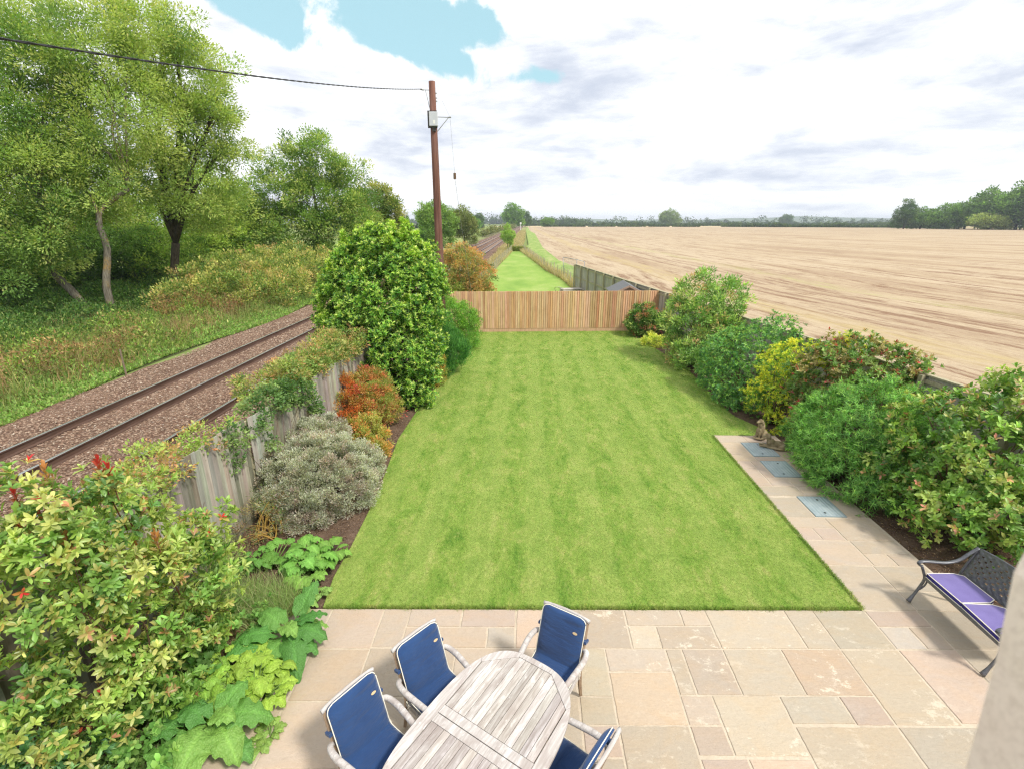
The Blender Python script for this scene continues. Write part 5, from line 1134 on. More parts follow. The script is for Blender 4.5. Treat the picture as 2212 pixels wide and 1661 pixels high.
# pylons
pm = plain('pylon_steel', (.16, .18, .20), .6, .4, .3)
def pylon():
    root = empty('electricity_pylon'); H = 50
    def hw(z): return np.interp(z, [0, 14, 27, 50], [4.2, 2.5, 1.5, .25])
    leg = MB()
    zs = [0, 6, 11, 16, 21, 26, 30, 34, 38, 42, 46, 50]
    for sx, sy in ((1, 1), (1, -1), (-1, 1), (-1, -1)): leg.tube([(sx * hw(z), sy * hw(z), z) for z in zs], .42, 4)
    leg.build('leg', pm, root); br = MB()
    for a, b in zip(zs, zs[1:]):
        for s in (1, -1):
            for k in (1, -1):
                br.tube([(k * hw(a), s * hw(a), a), (-k * hw(b), s * hw(b), b)], .22, 3); br.tube([(s * hw(a), k * hw(a), a), (s * hw(b), -k * hw(b), b)], .22, 3)
    br.build('bracing', pm, root)
    for z, L in ((29, 7.5), (36.5, 9.5), (44, 6.5)):
        m = MB()
        for s in (-1, 1):
            for y in (-1, 1): m.tube([(s * hw(z), y * hw(z), z), (s * L, 0, z + .6)], .32, 4)
            m.tube([(s * hw(z), 0, z + 2.4), (s * L, 0, z + .6)], .28, 4); m.tube([(s * (L - .1), 0, z + .5), (s * (L - .1), 0, z - 2.2)], .12, 4)
        m.build('crossarm', pm, root)
    return root
PYL = [(1441, -.2046, 'tallest and nearest pylon, left of the brown utility pole'), (2600, -.2181, 'small far pylon just left of the tallest one'), (1908, -.1246, 'pylon above the dark wood right of the utility pole'), (2900, -.1049, 'faint small pylon between two woods on the skyline'),
       (2650, -.087, 'pylon over the left part of the second skyline wood'), (2950, -.0611, 'pylon over the right part of the second skyline wood'), (3500, -.0423, 'very faint pylon left of the lone tree by the tracks'), (3300, -.01, 'faint pylon just right of the lone tree by the tracks')]
p0 = pylon()
for i, (Y, k, lab) in enumerate(PYL):
    p = p0 if i == 0 else copy_tree(p0); p.location = (k * Y, Y, -.36); p.rotation_euler.z = R(18); tag(p, lab, 'pylon', 'electricity pylons on the skyline')
# power lines between the pylons
mb = MB()
order = [(-.34 * 1300, 1300), (-.2046 * 1441, 1441), (-.1246 * 1908, 1908), (-.0423 * 3500 - 60, 3000)]
for (x0, y0), (x1, y1) in zip(order, order[1:]):
    for z, L in ((27, 7), (34.5, 9), (42, 6)):
        for s in (-1, 1): mb.tube(catenary((x0 + s * L, y0, z), (x1 + s * L, y1, z), 7, 10), .09, 3)
tag(mb.build('power_lines', pm), 'hair thin power lines strung between the skyline pylons', 'power line')
# ------------------------------------------------------------ trees beyond the railway and on the horizon
AT = lambda n: BL[n]
ASH = [(3, (.155, .225, .052)), (3, (.20, .275, .065)), (1, (.095, .16, .04)), (3, (.24, .30, .08))]
ASH_T = [(2, (.28, .33, .09)), (1, (.33, .36, .12))]
kw = dict(shape='diamond', up=.3, out=.5, cull=.5, shell=(.62, 1.12), inner=.15)
Z0 = -.36
tree('ash_tree', 'ash tree with a leaning lichen covered trunk at the far left of the photo', (-24.8, 27.4, Z0), [(-24.8, 27.4, Z0), (-25.5, 27.1, 1.4), (-26.1, 26.8, 2.7), (-25.6, 26.6, 4.4), (-25.3, 26.6, 6.3)], [.22, .20, .17, .13], BL['treeA'], [(3, (.10, .175, .04)), (3, (.14, .22, .05)), (1, (.06, .11, .025)), (2, (.20, .26, .065))], bmat=BARK_ASH,
     leaf=.17, width=.42, rc=(.55, 1.1), per=190, dens=9, jit=.11, tips=ASH_T, tipf=.45, zmin=1.5, group='ash trees beyond the railway', **kw)
tree('ash_tree', 'ash tree with an upright curved grey trunk patched orange, second from the left', (-23.1, 26.8, Z0), [(-23.1, 26.8, Z0), (-23.15, 26.8, 1.6), (-22.75, 27, 3.6), (-22.75, 27, 5.4), (-21.6, 28, 6.7)], [.21, .18, .15, .10], BL['treeB'], ASH, bmat=BARK_ASH,
     leaf=.17, width=.42, rc=(.55, 1.1), per=190, dens=9, jit=.11, tips=ASH_T, tipf=.55, zmin=2.5, group='ash trees beyond the railway', **kw)
tree('ash_tree', 'broad ash tree with a forked dark trunk, rightmost of the tall trees', (-23.4, 33, Z0), [(-23.4, 33, Z0), (-23.6, 33, 1.5), (-23.1, 33, 3.7)], [.30, .26, .24], BL['treeC'], ASH, bmat=BARK_DARK,
     leaf=.18, width=.42, rc=(.55, 1.15), per=190, dens=8.5, jit=.11, tips=ASH_T, tipf=.6, zmin=4.2, group='ash trees beyond the railway', **kw)
tree('ash_tree', 'airy ash tree standing alone between the tall trees and the bay tree', (-19.2, 46, Z0), [(-19.2, 46, Z0), (-19.1, 46, 2.5), (-18.8, 46, 5), (-18.9, 46, 8)], [.3, .24, .16, .08], BL['treeD'] + [(-22.6, 45, 6.8, 1.9, 1), (-16.2, 46.5, 8.8, 1.6, 1), (-15.6, 47, 5.6, 2.2, 2), (-24.0, 45, 5.2, 1.8, 1)], [(3, (.11, .19, .035)), (2, (.15, .235, .05)), (2, (.07, .13, .03))], bmat=BARK_ASH,
     leaf=.22, width=.42, rc=(.5, 1.0), per=120, dens=8, jit=.11, tips=ASH_T, tipf=.6, zmin=.5, **kw)
tree('dark_tree', 'lower dark olive tree just behind the top of the bay tree', (-16.8, 58, Z0), [(-16.8, 58, Z0), (-16.8, 58, 3), (-16.9, 58, 6)], [.3, .2, .1], BL['treeE'] + [(-16.2, 58, 3.0, 2.4, 2), (-17.8, 57, 3, 2.0, 2)], [(3, (.08, .13, .03)), (2, (.12, .17, .04)), (1, (.20, .20, .07))], bmat=BARK_DARK,
     leaf=.28, width=.46, rc=(.5, .9), per=80, dens=12, tips=[(1, (.25, .26, .08))], tipf=.4, **kw)
labs = ['shrubby hawthorn under the leaning trunk at the left edge', 'young yellow green sycamore seen through the gap left of the forked ash', 'light green elder seen through the gap below the middle ash', 'dense elder behind the forked trunk', 'broad hazel right of the forked ash', 'tall bright green hazel left of the airy ash',
        'pale green hazel at the foot of the airy ash', 'low hazel behind the olive bramble bank', 'dark elder between the two ash trunks', 'dark elder behind the leaning trunk', 'dark holly at the left edge behind the weeds', 'holly in the bottom left of the wood', 'low elder right of the forked trunk']
LG = [(3, (.14, .23, .04)), (2, (.22, .31, .06)), (2, (.30, .36, .09)), (1, (.08, .15, .03))]; DK = [(3, (.05, .10, .022)), (2, (.08, .15, .03)), (1, (.12, .2, .04))]
for i, b in enumerate(BL['backL']):
    x, y, z, r, _ = b; pal = DK if i in (8, 9, 10, 11) else LG
    subs = [(x, y, z, r), (x + random.uniform(-.6, .6) * r, y, z - .55 * r, r * .8), (x + random.uniform(-.7, .7) * r, y, z + .45 * r, r * .6), (x - .6 * r, y + .3, z - .2 * r, r * .6)]
    if i in (1, 2, 4, 5): subs.append((x + .2, y, z + .9 * r, r * .55))
    tree('understorey_tree', labs[i], (x, y, Z0), [(x, y, Z0), (x + .2, y, max(.5, z * .5)), (x + .1, y, max(1.0, z))], [.12, .09, .05], subs, pal, bmat=BARK_DARK, limbs=3,
         leaf=.24, width=.4, rc=(.4, .8), per=44, dens=7.5, tips=[(1, (.30, .37, .08))] if pal is LG else [(1, (.13, .2, .05))], tipf=.5, group='smaller trees in the wood beyond the railway', **kw)
# a fringe of further trees on the left keeps the wood closed
for i, (x, y, z, r, lab) in enumerate([(-34, 28, 6, 3.6, 'dense tree at the extreme left edge, lower half'), (-36, 33, 11, 4, 'tall dark tree at the extreme left edge behind the leaning ash'), (-38, 44, 8, 4.2, 'broad green tree deep in the wood behind the middle ash'), (-31, 50, 7, 3.6, 'green tree deep in the wood behind the forked ash')]):
    tree('woodland_tree', lab, (x, y, Z0), [(x, y, Z0), (x, y, z * .5), (x, y, z)], [.3, .25, .1], [(x, y, z, r), (x + r * .6, y, z - r * .5, r * .8), (x - r * .5, y, z + r * .3, r * .7), (x + .2 * r, y, z - 1.1 * r, r * .7)], DK if i < 2 else LG, bmat=BARK_DARK,
         leaf=.26, width=.4, rc=(.5, 1.0), per=50, dens=7, tips=[(1, (.22, .30, .06))], tipf=.4, **kw)

# bramble bank
shrub('bramble_bank', 'long olive and yellow green bramble bank along the far side of the track', 'bush',
      [(x, y, z, r, r) for x, y, z, r in ((-16.6, 31, .5, 1.5), (-17.2, 34, .8, 1.8), (-18.5, 30, .6, 1.8), (-19.5, 33, 1.0, 2.0), (-17.0, 37.5, 1.0, 1.9), (-19.5, 37, 1.1, 2.2), (-16.9, 41, 1.0, 2.0), (-19.2, 41, 1.2, 2.2), (-21, 31.5, .6, 2.0), (-16.6, 45, .8, 1.9), (-16.3, 49, .6, 1.8), (-15.9, 54, .5, 1.7), (-20.5, 28.7, .2, 1.6))],
      [(3, (.15, .21, .05)), (3, (.21, .24, .07)), (3, (.09, .15, .035)), (1.5, (.29, .24, .09))], (-18, 36, Z0), LEAF, leaf=.16, width=.5, rc=(.3, .6), per=50, dens=11, tips=[(2, (.37, .35, .11)), (1, (.42, .30, .13))], tipf=.5, up=.6, nst=30, zmin=-.3)
# undergrowth between trees and ballast
def undergrowth():
    def h(x, y):
        d = -(x + 14.9)     # distance from the ballast
        base = np.clip(d * .4, 0, 1) * (.85 + .45 * np.sin(x * 1.3 + y * .5) * np.cos(y * .9 - x * .4) + .2 * np.sin(x * 3.1) * np.sin(y * 2.3))
        return np.clip(base + np.clip((d - 5) * .05, 0, .5), .06, 1.6)
    n = 300000; y = 8 + 40 * rng.random(n) ** 1.25; x = -14.72 - 24 * rng.random(n) ** 1.35 - .35 * np.sin(y * .4)
    hh = h(x, y); z = -.36 + hh * rng.random(n) ** .45; d = -(x + 15.2)
    w = unit(n); w[:, 2] = np.abs(w[:, 2]) + .35
    pal_g = [(3, (.15, .235, .045)), (2, (.21, .27, .07)), (2, (.10, .165, .035)), (1, (.29, .28, .10))]
    pal_b = [(2, (.24, .15, .07)), (2, (.30, .20, .10)), (2, (.17, .20, .06)), (1, (.36, .25, .12))]
    pal_l = [(3, (.15, .25, .06)), (2, (.20, .29, .08)), (1, (.24, .24, .1))]; pal_d = [(3, (.05, .11, .025)), (2, (.09, .16, .035)), (1, (.13, .17, .05))]
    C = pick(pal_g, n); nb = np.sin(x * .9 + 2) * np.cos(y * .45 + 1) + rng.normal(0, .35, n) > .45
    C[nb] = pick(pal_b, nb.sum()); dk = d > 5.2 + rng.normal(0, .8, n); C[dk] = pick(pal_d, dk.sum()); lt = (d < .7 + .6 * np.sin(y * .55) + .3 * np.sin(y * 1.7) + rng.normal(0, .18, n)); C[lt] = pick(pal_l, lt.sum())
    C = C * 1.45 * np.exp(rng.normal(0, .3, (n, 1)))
    L = rng.uniform(.07, .17, n) * np.interp(y, [10, 45], [1, 1.5])
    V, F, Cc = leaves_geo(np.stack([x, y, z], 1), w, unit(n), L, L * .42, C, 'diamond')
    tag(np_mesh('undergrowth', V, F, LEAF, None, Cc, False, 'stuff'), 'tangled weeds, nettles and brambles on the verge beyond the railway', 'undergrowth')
undergrowth()
sheet('verge_soil', [(-48, 6), (-14.9, 6), (-14.9, 60), (-48, 60)], -.345, plain('leaf_litter', (.07, .08, .03), .95, .1, 0, .4, .8))
def verge_grass():
    n = 26000; y = 8 + 38 * rng.random(n) ** 1.2; x = -15.3 - 9 * rng.random(n) ** 1.3
    k = np.sin(x * 1.1 + y * .3) + np.sin(y * .8 + 1) + rng.normal(0, .6, n); C = pick([(3, (.26, .31, .10)), (2, (.34, .33, .13)), (2, (.20, .27, .08))], n); b = k > .8; C[b] = pick([(2, (.42, .28, .15)), (2, (.34, .22, .11)), (1, (.46, .36, .2))], b.sum())
    L = rng.uniform(.5, 1.25, n) * np.clip(-(x + 14.9) * .8, .25, 1); d = unit(n) * .45; d[:, 2] = 1
    V, F, Cc = leaves_geo(np.stack([x, y, np.full(n, Z0)], 1), d, unit(n), L, .030, C * np.exp(rng.normal(0, .25, (n, 1))), 'blade')
    tag(np_mesh('verge_grass', V, F, LEAF, None, Cc, False, 'stuff'), 'tall seeding grass and withered stems standing in the weeds beyond the railway', 'grass')
verge_grass()
def stalks(label, spots, pal, h, n, w):
    P, D, Lg = [], [], []
    for (x, y, r) in spots:
        a = rng.uniform(0, 6.28, n); rr = r * np.sqrt(rng.random(n)); P.append(np.stack([x + rr * np.cos(a), y + rr * np.sin(a), np.full(n, Z0)], 1)); d = unit(n) * .28; d[:, 2] = 1; D.append(d); Lg.append(h * rng.uniform(.5, 1.15, n))
    P, D, Lg = map(np.concatenate, (P, D, Lg)); m = len(P); Cc = pick(pal, m) * np.exp(rng.normal(0, .2, (m, 1)))
    V1, F1, C1 = leaves_geo(P, D, unit(m), Lg, w, Cc, 'blade')
    k = 7; ii = np.repeat(np.arange(m), k); f = rng.uniform(.45, 1, len(ii)); Dn = norm(D)
    Q = P[ii] + Dn[ii] * (Lg[ii] * f)[:, None]; V2, F2, C2 = leaves_geo(Q, unit(len(ii)) + [0, 0, .5], unit(len(ii)), .10, .045, Cc[ii], 'diamond')
    o = np_mesh('dead_stalks', np.concatenate([V1, V2]), np.concatenate([F1, F2 + len(V1)]), LEAF, None, np.concatenate([C1, C2]), False); tag(o, label, 'plant', 'dead plant stalks on the verge')
BR = [(3, (.34, .20, .09)), (2, (.42, .27, .13)), (2, (.26, .15, .07))]
stalks('tall rust brown dead stalks in front of the bramble bank', [(-18.6, 26.2, .8), (-18.2, 27.4, .6), (-19.2, 25.6, .5)], BR, 1.9, 60, .03)
stalks('reddish dead stalks right of the tallest brown clump', [(-17.3, 28.3, .8), (-16.8, 27.2, .5), (-17.6, 29.6, .7)], [(3, (.33, .18, .10)), (2, (.25, .16, .09))], 1.3, 55, .03)
stalks('pale brown seeding docks at the left edge near the ballast', [(-16.6, 13.6, .7), (-17.6, 14.8, .8), (-18.8, 15.8, .8)], [(3, (.38, .24, .13)), (2, (.30, .19, .10))], 1.4, 45, .022)
stalks('olive brown docks beside the leaning stake', [(-16.3, 17.6, .7), (-17.0, 19.2, .7), (-16.4, 15.8, .5)], [(3, (.26, .21, .09)), (2, (.30, .18, .09))], 1.2, 45, .022)
stalks('yellow brown stalks below the upright ash trunk', [(-18.2, 22.2, .8), (-19.6, 23, .8)], [(3, (.36, .29, .12)), (2, (.30, .20, .09))], 1.2, 45, .024)

# weeds growing in the ballast by the fence
tuft('ballast_weed', 'bright green weeds sprouting from the ballast beside the grey fence', [(-6.2, 9.2, .3), (-6.5, 10.2, .25), (-6.1, 8.2, .3), (-6.6, 7.5, .35), (-5.9, 7.0, .3), (-7.0, 8.7, .12)], [(3, (.24, .40, .10)), (2, (.32, .40, .15))], .16, .035, 60, 1.4, z0=-.28)

# mid-distance bushes, hedges, horizon woods
def far_tree(name, label, x, y, h, w, pal, group=None, n=5, seed=0, leaf=None, z=Z0, cat='tree', trunk=True):
    rs = random.Random(seed * 77 + 5); R_ = w / 2; zb = z + h * (.05 if trunk else .0)
    bl = [(x, y, z + h * .55, R_ * .78)]
    for k in range(n):
        a = k * 2.4; bl.append((x + math.cos(a) * R_ * .5, y + math.sin(a) * R_ * .3, z + h * rs.uniform(.18, .8), R_ * rs.uniform(.38, .58)))
    bl.append((x + rs.uniform(-.2, .2) * R_, y, z + h * .86, R_ * .4))
    lf = leaf or max(.12, w * .045)
    root = empty(name, (x, y, z)); tag(root, label, cat, group)
    V, F, C, P, O = cloud(bl, pal, leaf=lf, width=.6, rc=(w * .06, w * .12), per=34, dens=11, squash=min(1.0, h / w * .8), zmin=zb, tips=[(1, tuple(min(.5, c * 1.5) for c in pal[0][1]))], tipf=.4, cull=.6)
    np_mesh('crown' if trunk else 'foliage', V - np.array((x, y, z)), F, LEAF, root, C)
    m = MB(); m.tube([(0, 0, -.1), (0, 0, h * .5)], [w * .03, w * .015], 6); m.build('trunk', BARK_DARK, root)
    return root
MIDG = [(3, (.10, .18, .035)), (2, (.14, .23, .05)), (1, (.06, .11, .03))]; DARKG = [(3, (.045, .085, .03)), (2, (.07, .12, .035)), (1, (.10, .14, .05))]
gm = 'bushes beside the railway'
for i, a in enumerate([('light green rounded bush beside the tracks right of the utility pole', -19.5, 112, 9.2, 8.5, [(3, (.11, .18, .045)), (2, (.15, .22, .055))]), ('darker olive bush touching the light green one beside the tracks', -14.6, 118, 8.6, 6.6, [(3, (.11, .14, .05)), (2, (.16, .18, .07))]),
                       ('low green bush left of the light green one at the trackside', -24, 120, 4, 6, MIDG), ('small straggly bush between the tracks and the dry grass bank', -3.6, 92, 5.2, 2.6, [(3, (.16, .25, .06)), (2, (.24, .31, .09))])]):
    far_tree('trackside_bush', a[0], a[1], a[2], a[3], a[4], a[5], gm, 6, i, cat='bush', trunk=False)
far_tree('oak_tree', 'tall round tree where the railway meets the skyline', -15, 520, 22, 22, MIDG, None, 7, 11)
far_tree('oak_tree', 'smaller dark tree right behind the tall round tree by the tracks', -3.5, 620, 17, 17, DARKG, None, 6, 12)
far_tree('field_tree', 'small round tree in the pasture left of the utility pole', -78, 400, 14, 14, MIDG, 'scattered trees in the left pasture', 6, 13)
far_tree('field_tree', 'dark tree in the pasture just right of the utility pole', -60, 420, 15, 14, DARKG, 'scattered trees in the left pasture', 6, 14)
far_tree('field_tree', 'dark small tree farther right in the left pasture', -43, 440, 12, 12, DARKG, 'scattered trees in the left pasture', 6, 15)
far_tree('field_tree', 'little round tree at the left end of the pasture beside the dark ash', -100, 395, 8, 9, MIDG, 'scattered trees in the left pasture', 6, 16)
far_tree('field_tree', 'low tree behind the trackside bushes', -40, 380, 9, 12, MIDG, 'scattered trees in the left pasture', 6, 17)
far_tree('field_tree', 'large pale round tree above the hedge in the middle of the skyline', 232, 860, 24, 34, [(3, (.13, .17, .075)), (2, (.17, .2, .1))], None, 7, 18)
far_tree('field_tree', 'small tree at the left end of the field hedge', 22, 590, 10, 14, MIDG, None, 6, 19)
far_tree('field_tree', 'leaning ragged tree standing just left of the right hand wood', 289, 408, 21, 17, DARKG, None, 6, 20)
far_tree('field_tree', 'dark round tree in the middle of the far hedge line right of the pale one', 560, 1150, 20, 28, DARKG, None, 6, 21)
wl = [('leftmost low tree of the right hand wood', 303, 410, 14, 16), ('pale rounded tree second from the left in the right hand wood', 316, 405, 17, 17), ('tree behind the gap left of the tall block in the right hand wood', 338, 412, 21, 20), ('first tall tree where the right hand wood steps up', 332, 385, 26, 22), ('tall domed tree in the middle of the right hand wood', 338, 370, 30, 24), ('tall domed tree right of the middle of the wood', 345, 356, 32, 24), ('rightmost tall tree at the edge of the photo', 352, 340, 33, 26), ('low scrubby tree in front of the right hand wood', 322, 372, 10, 16), ('round tree at the foot of the wood by the photo edge', 338, 345, 14, 18), ('tree past the right edge of the photo', 362, 326, 30, 26), ('small rounded shrub tree at the far right of the field edge', 352, 330, 7, 14)]
for i, (lab, x, y, h, w) in enumerate(wl):
    far_tree('wood_tree', lab, x, y, h, w * 1.45, [(3, (.09, .155, .04)), (2, (.12, .19, .05)), (1, (.06, .11, .035))] if i != 7 else [(3, (.2, .24, .08))], 'trees of the wood at the right edge of the field', 6, 30 + i)

def mass(name, label, line, hmin, hmax, n, pal, leaf, wid=14, cat='hedge', kind=None, gaps=()):
    V, F, C = [], [], []; off = 0; base = np.array([line[0][0], line[0][1], Z0])
    seg = list(zip(line, line[1:])); tot = sum(math.dist(a, b) for a, b in seg)
    bl = []
    for k in range(n):
        s = (k + random.random()) / n
        if any(a < s < b for a, b in gaps): continue
        d = s * tot
        for a, b in seg:
            L = math.dist(a, b)
            if d <= L: f = d / L; x, y = a[0] + (b[0] - a[0]) * f, a[1] + (b[1] - a[1]) * f; break
            d -= L
        h = random.uniform(hmin, hmax) * (.68 + .32 * math.sin(s * 17) * math.cos(s * 41)); r = h * .5
        for q in range(max(1, int(wid / max(r, .5) / 2))): bl.append((x + random.uniform(-.4, .4) * wid, y + random.uniform(-.5, .5) * wid, Z0 + h * .5, r))
    P = np.array(bl); m = 60; idx = np.repeat(np.arange(len(P)), m); u = unit(len(idx)); u[:, 2] *= 1.0
    pos = P[idx, :3] + u * P[idx, 3:4] * rng.uniform(.6, 1.05, (len(idx), 1)); cc = 1.2 * pick(pal, len(P))[idx] * np.exp(rng.normal(0, .22, (len(idx), 1)))
    ok = pos[:, 2] > Z0; pos, u, cc = pos[ok], u[ok], cc[ok]; L = leaf * .75 * rng.uniform(.7, 1.3, len(pos))
    V, F, C = leaves_geo(pos - base, unit(len(pos)), norm(u + .6 * unit(len(pos))), L, L * .8, cc, 'diamond')
    o = np_mesh(name, V, F, LEAF, None, C, False, kind); o.location = base; tag(o, label, cat)
HG = [(3, (.05, .085, .03)), (2, (.075, .12, .035)), (1, (.10, .14, .045))]; WD = [(3, (.06, .095, .045)), (2, (.085, .125, .055)), (1, (.05, .075, .045))]
mass('field_hedge', 'thin gappy dark hedge along the far left side of the stubble field', [(18, 600), (110, 592), (190, 580)], 2.2, 4.4, 210, HG, 1.3, 3, gaps=((.28, .30), (.47, .49), (.66, .68), (.81, .83)))
mass('field_hedge', 'longer solid dark hedge along the far right side of the stubble field', [(214, 580), (345, 500), (330, 420)], 3.2, 5.4, 300, HG, 1.5, 4)
mass('field_hedge', 'second hedge line beyond the pale far field', [(0, 760), (330, 740), (620, 700)], 4, 7.5, 330, HG, 2.0, 5)
mass('field_hedge', 'third distant hedge line below the skyline woods', [(20, 1000), (400, 980), (900, 900)], 4, 8, 320, WD, 2.6, 6)
mass('field_hedge', 'hedge along the left side of the railway near the skyline', [(-17, 190), (-15, 300), (-13.5, 500)], 2.5, 5.5, 130, [(3, (.12, .14, .05)), (2, (.17, .18, .07))], .9, 4)
mass('field_hedge', 'hedge crossing the left pasture behind the scattered trees', [(-300, 520), (-130, 480), (-40, 460)], 3, 6, 220, HG, 1.6, 4)
mass('dark_copse', 'low dark copse at the left end of the skyline right of the tracks', [(6, 900), (95, 900)], 14, 19, 60, DARKG, 2.6, 26, 'wood', 'stuff')
mass('far_woodland', 'long bluish green wood along the skyline to the right of the railway', [(60, 1300), (300, 1350), (620, 1350), (1100, 1400), (1500, 1200)], 8, 32, 130, WD, 4.2, 30, 'wood', 'stuff')
mass('far_woodland', 'distant wood on the skyline left of the railway', [(-620, 1500), (-330, 1500), (-180, 1650)], 12, 22, 100, WD, 4.6, 40, 'wood', 'stuff')
mass('hilltop_wood', 'rounded dark wood on the skyline just right of the utility pole', [(-255, 1350), (-150, 1380)], 34, 40, 40, WD, 4.6, 50, 'wood', 'stuff')
mass('hilltop_wood', 'second rounded wood on the skyline nearer the lone railway tree', [(-125, 1330), (-55, 1350), (-30, 1500)], 26, 38, 46, WD, 4.6, 50, 'wood', 'stuff')
# low blue hills
def hills():
    t = NT('wooded_hills'); n = t.noise(t.geo(), .012, 6); c = t.ramp(n, [(.3, (.07, .11, .055)), (.6, (.13, .17, .08)), (.75, (.25, .24, .13))]); t.bsdf(c, .95, .1)
    V = []; xs = np.linspace(-1500, 4400, 140); ys = [3000, 3300, 3700, 4300, 4900]
    for j, y in enumerate(ys):
        for x in xs: V.append((x, y, -1 + math.sin(math.pi * (j + .0) / 4) * (14 + 22 * math.exp(-((x - 1900) / 1100) ** 2) + 6 * math.sin(x * .004) + 4 * math.sin(x * .013 + j))))
    m = len(xs); ij = (np.arange(len(ys) - 1)[:, None] * m + np.arange(m - 1)[None]).ravel()
    np_mesh('hills', V, np.stack([ij, ij + 1, ij + 1 + m, ij + m], 1), t.m, None, None, True, 'structure')
hills()
# ------------------------------------------------------------ furniture
def teak(name, rot=0.0, stain=0.0):
    t = NT(name); o = t.obj(); a = t.map(o, (1.4, 26, 26), (0, 0, rot)); n = t.noise(a, 1.5, 8, .7, .6); n2 = t.noise(t.map(o, (1.2, 3.5, 3), (0, 0, rot)), 2.6, 6, .65, .6); n3 = t.noise(t.map(o, (4, 12, 8), (0, 0, rot)), 3.5, 5, .6); n4 = t.noise(o, 60, 4, .7)
    c = t.ramp(n, [(.28, (.29, .255, .23)), (.5, (.48, .445, .42)), (.72, (.63, .605, .585))]); c = t.mix(t.mr(n2, .47, .64, 0, .7), c, (.36, .31, .285)); c = t.mix(t.mr(n2, .46, .33, 0, .65), c, (.72, .70, .69))
    c = t.mix(t.mr(n3, .62, .74, 0, .6), c, (.80, .79, .78)); c = t.mix(1.0, c, t.attr(), 'MULTIPLY'); c = t.mix(t.mr(n4, .55, .8, 0, .25), c, (.25, .21, .18))
    if stain:
        s = t.noise(t.map(o, (2.2, 5, 3), (0, 0, rot), (.4, .8, 0)), 1.6, 5, .6); c = t.mix(t.mr(s, .69, .77, 0, .8), c, (.15, .12, .10))
    t.bsdf(c, .85, .18, 0, t.bump(n, .35, .003)); return t.m
MTEAK = teak('weathered_teak', 0, 1.0); MTEAKV = teak('weathered_teak_cross', R(90)); MTEAKC = teak('weathered_teak_chair', R(90))

MTEAKL = plain('teak_leg_brown', (.30, .215, .145), .85, .15, 0, .35, 14)
def table():
    A, B, n_ = .985, .60, 2.9; root = empty('garden_table', (-.367, 3.09, 0), R(58.5)); tag(root, 'oval weathered teak slatted table on the patio', 'table')
    H = .745; TH_ = .032
    def sup(a, A, B): c, s = math.cos(a), math.sin(a); return (math.copysign(abs(c) ** (2 / n_), c) * A, math.copysign(abs(s) ** (2 / n_), s) * B)
    inner = [(-.92, -.19), (-.66, -.485), (.66, -.485), (.92, -.19), (.92, .19), (.66, .485), (-.66, .485), (-.92, .19)]
    # rim in mitred segments
    outer = [sup(2 * math.pi * i / 160, A, B) for i in range(160)]
    angs = [math.atan2(p[1], p[0]) for p in outer]
    def outer_at(an): 
        best = min(range(160), key=lambda i: abs((angs[i] - an + math.pi) % (2 * math.pi) - math.pi)); return best
    cor = [outer_at(math.atan2(p[1] * 1.0, p[0])) for p in inner]
    for i in range(8):
        a, b = cor[i], cor[(i + 1) % 8]; k = a; arc = [outer[a]]
        while k != b: k = (k + 1) % 160; arc.append(outer[k])
        p0, p1 = Vector((*inner[i], 0)), Vector((*inner[(i + 1) % 8], 0))
        pts = [Vector((*q, 0)) for q in arc] + [p1, p0]; c = sum(pts, Vector()) / len(pts); pts = [c + (q - c) * .997 for q in pts]
        mb = MB(); v = random.uniform(.95, 1.1); mb.cur = (v, v, v); mb.prism([(q.x, q.y) for q in pts], H - TH_, H)
        o = mb.build('rim', MTEAK if i in (1, 5) else MTEAKV, root, bevel=.004)
    # seam: pair of cross rails
    for x in (-.048, .048):
        mb = MB(); mb.box((x, 0, H - TH_ / 2), (.088, .965, TH_ - .002)); mb.build('cross_rail', MTEAKV, root, bevel=.003)
    # slats clipped to the inner polygon
    mb = MB(); ys = np.linspace(-.477, .477, 14); 
    def xlim(y): y = abs(y); return .92 - max(0, (y - .19)) / (.485 - .19) * (.92 - .66)
    for y0, y1 in zip(ys, ys[1:]):
        g_ = .0022; a, b = y0 + g_, y1 - g_
        for s in (-1, 1):
            xa, xb = xlim(a) - .004, xlim(b) - .004; x0 = .0955
            v = random.uniform(.78, 1.14); mb.cur = (v, v * random.uniform(.96, 1.0), v * random.uniform(.93, 1.0))
            pts = [(s * x0, a), (s * xa, a)] + ([(s * .916, math.copysign(.19, a))] if (abs(a) < .19) != (abs(b) < .19) else []) + [(s * xb, b), (s * x0, b)]
            if s < 0: pts = pts[::-1]
            mb.prism(pts, H - TH_ + .004, H - .0015 + random.uniform(-.001, .001))
    mb.build('slats', MTEAK, root, bevel=.002, seg=1)
    mb = MB(); mb.box((0, -.40, H - .085), (1.3, .03, .10)); mb.box((0, .40, H - .085), (1.3, .03, .10)); mb.box((-.64, 0, H - .085), (.03, .8, .10)); mb.box((.64, 0, H - .085), (.03, .8, .10)); mb.build('apron', MTEAK, root)
    for sx in (-1, 1):
        for sy in (-1, 1):
            mb = MB(); mb.box((sx * .62, sy * .38, (H - .035) / 2 + .012), (.07, .07, H - .06)); mb.build('leg', MTEAKV, root, bevel=.008)
    return root
table()

t = NT('navy_canvas'); o = t.obj(); n = t.noise(o, 3.5, 5, .6); w1 = t.noise(t.map(o, (1, 1, 1)), 420, 2, .5)
c = t.ramp(n, [(.3, (.014, .040, .120)), (.7, (.022, .060, .165))]); c = t.mix(t.mr(w1, .4, .6, 0, .25), c, (.035, .08, .20))
wr = t.noise(t.map(o, (1.2, 5, 5)), 2.2, 4, .5); t.bsdf(c, .9, .15, 0, t.bump(wr, .7, .05), .3); MNAVY = t.m
MPIPE = plain('cream_piping', (.78, .74, .62), .8, .2)

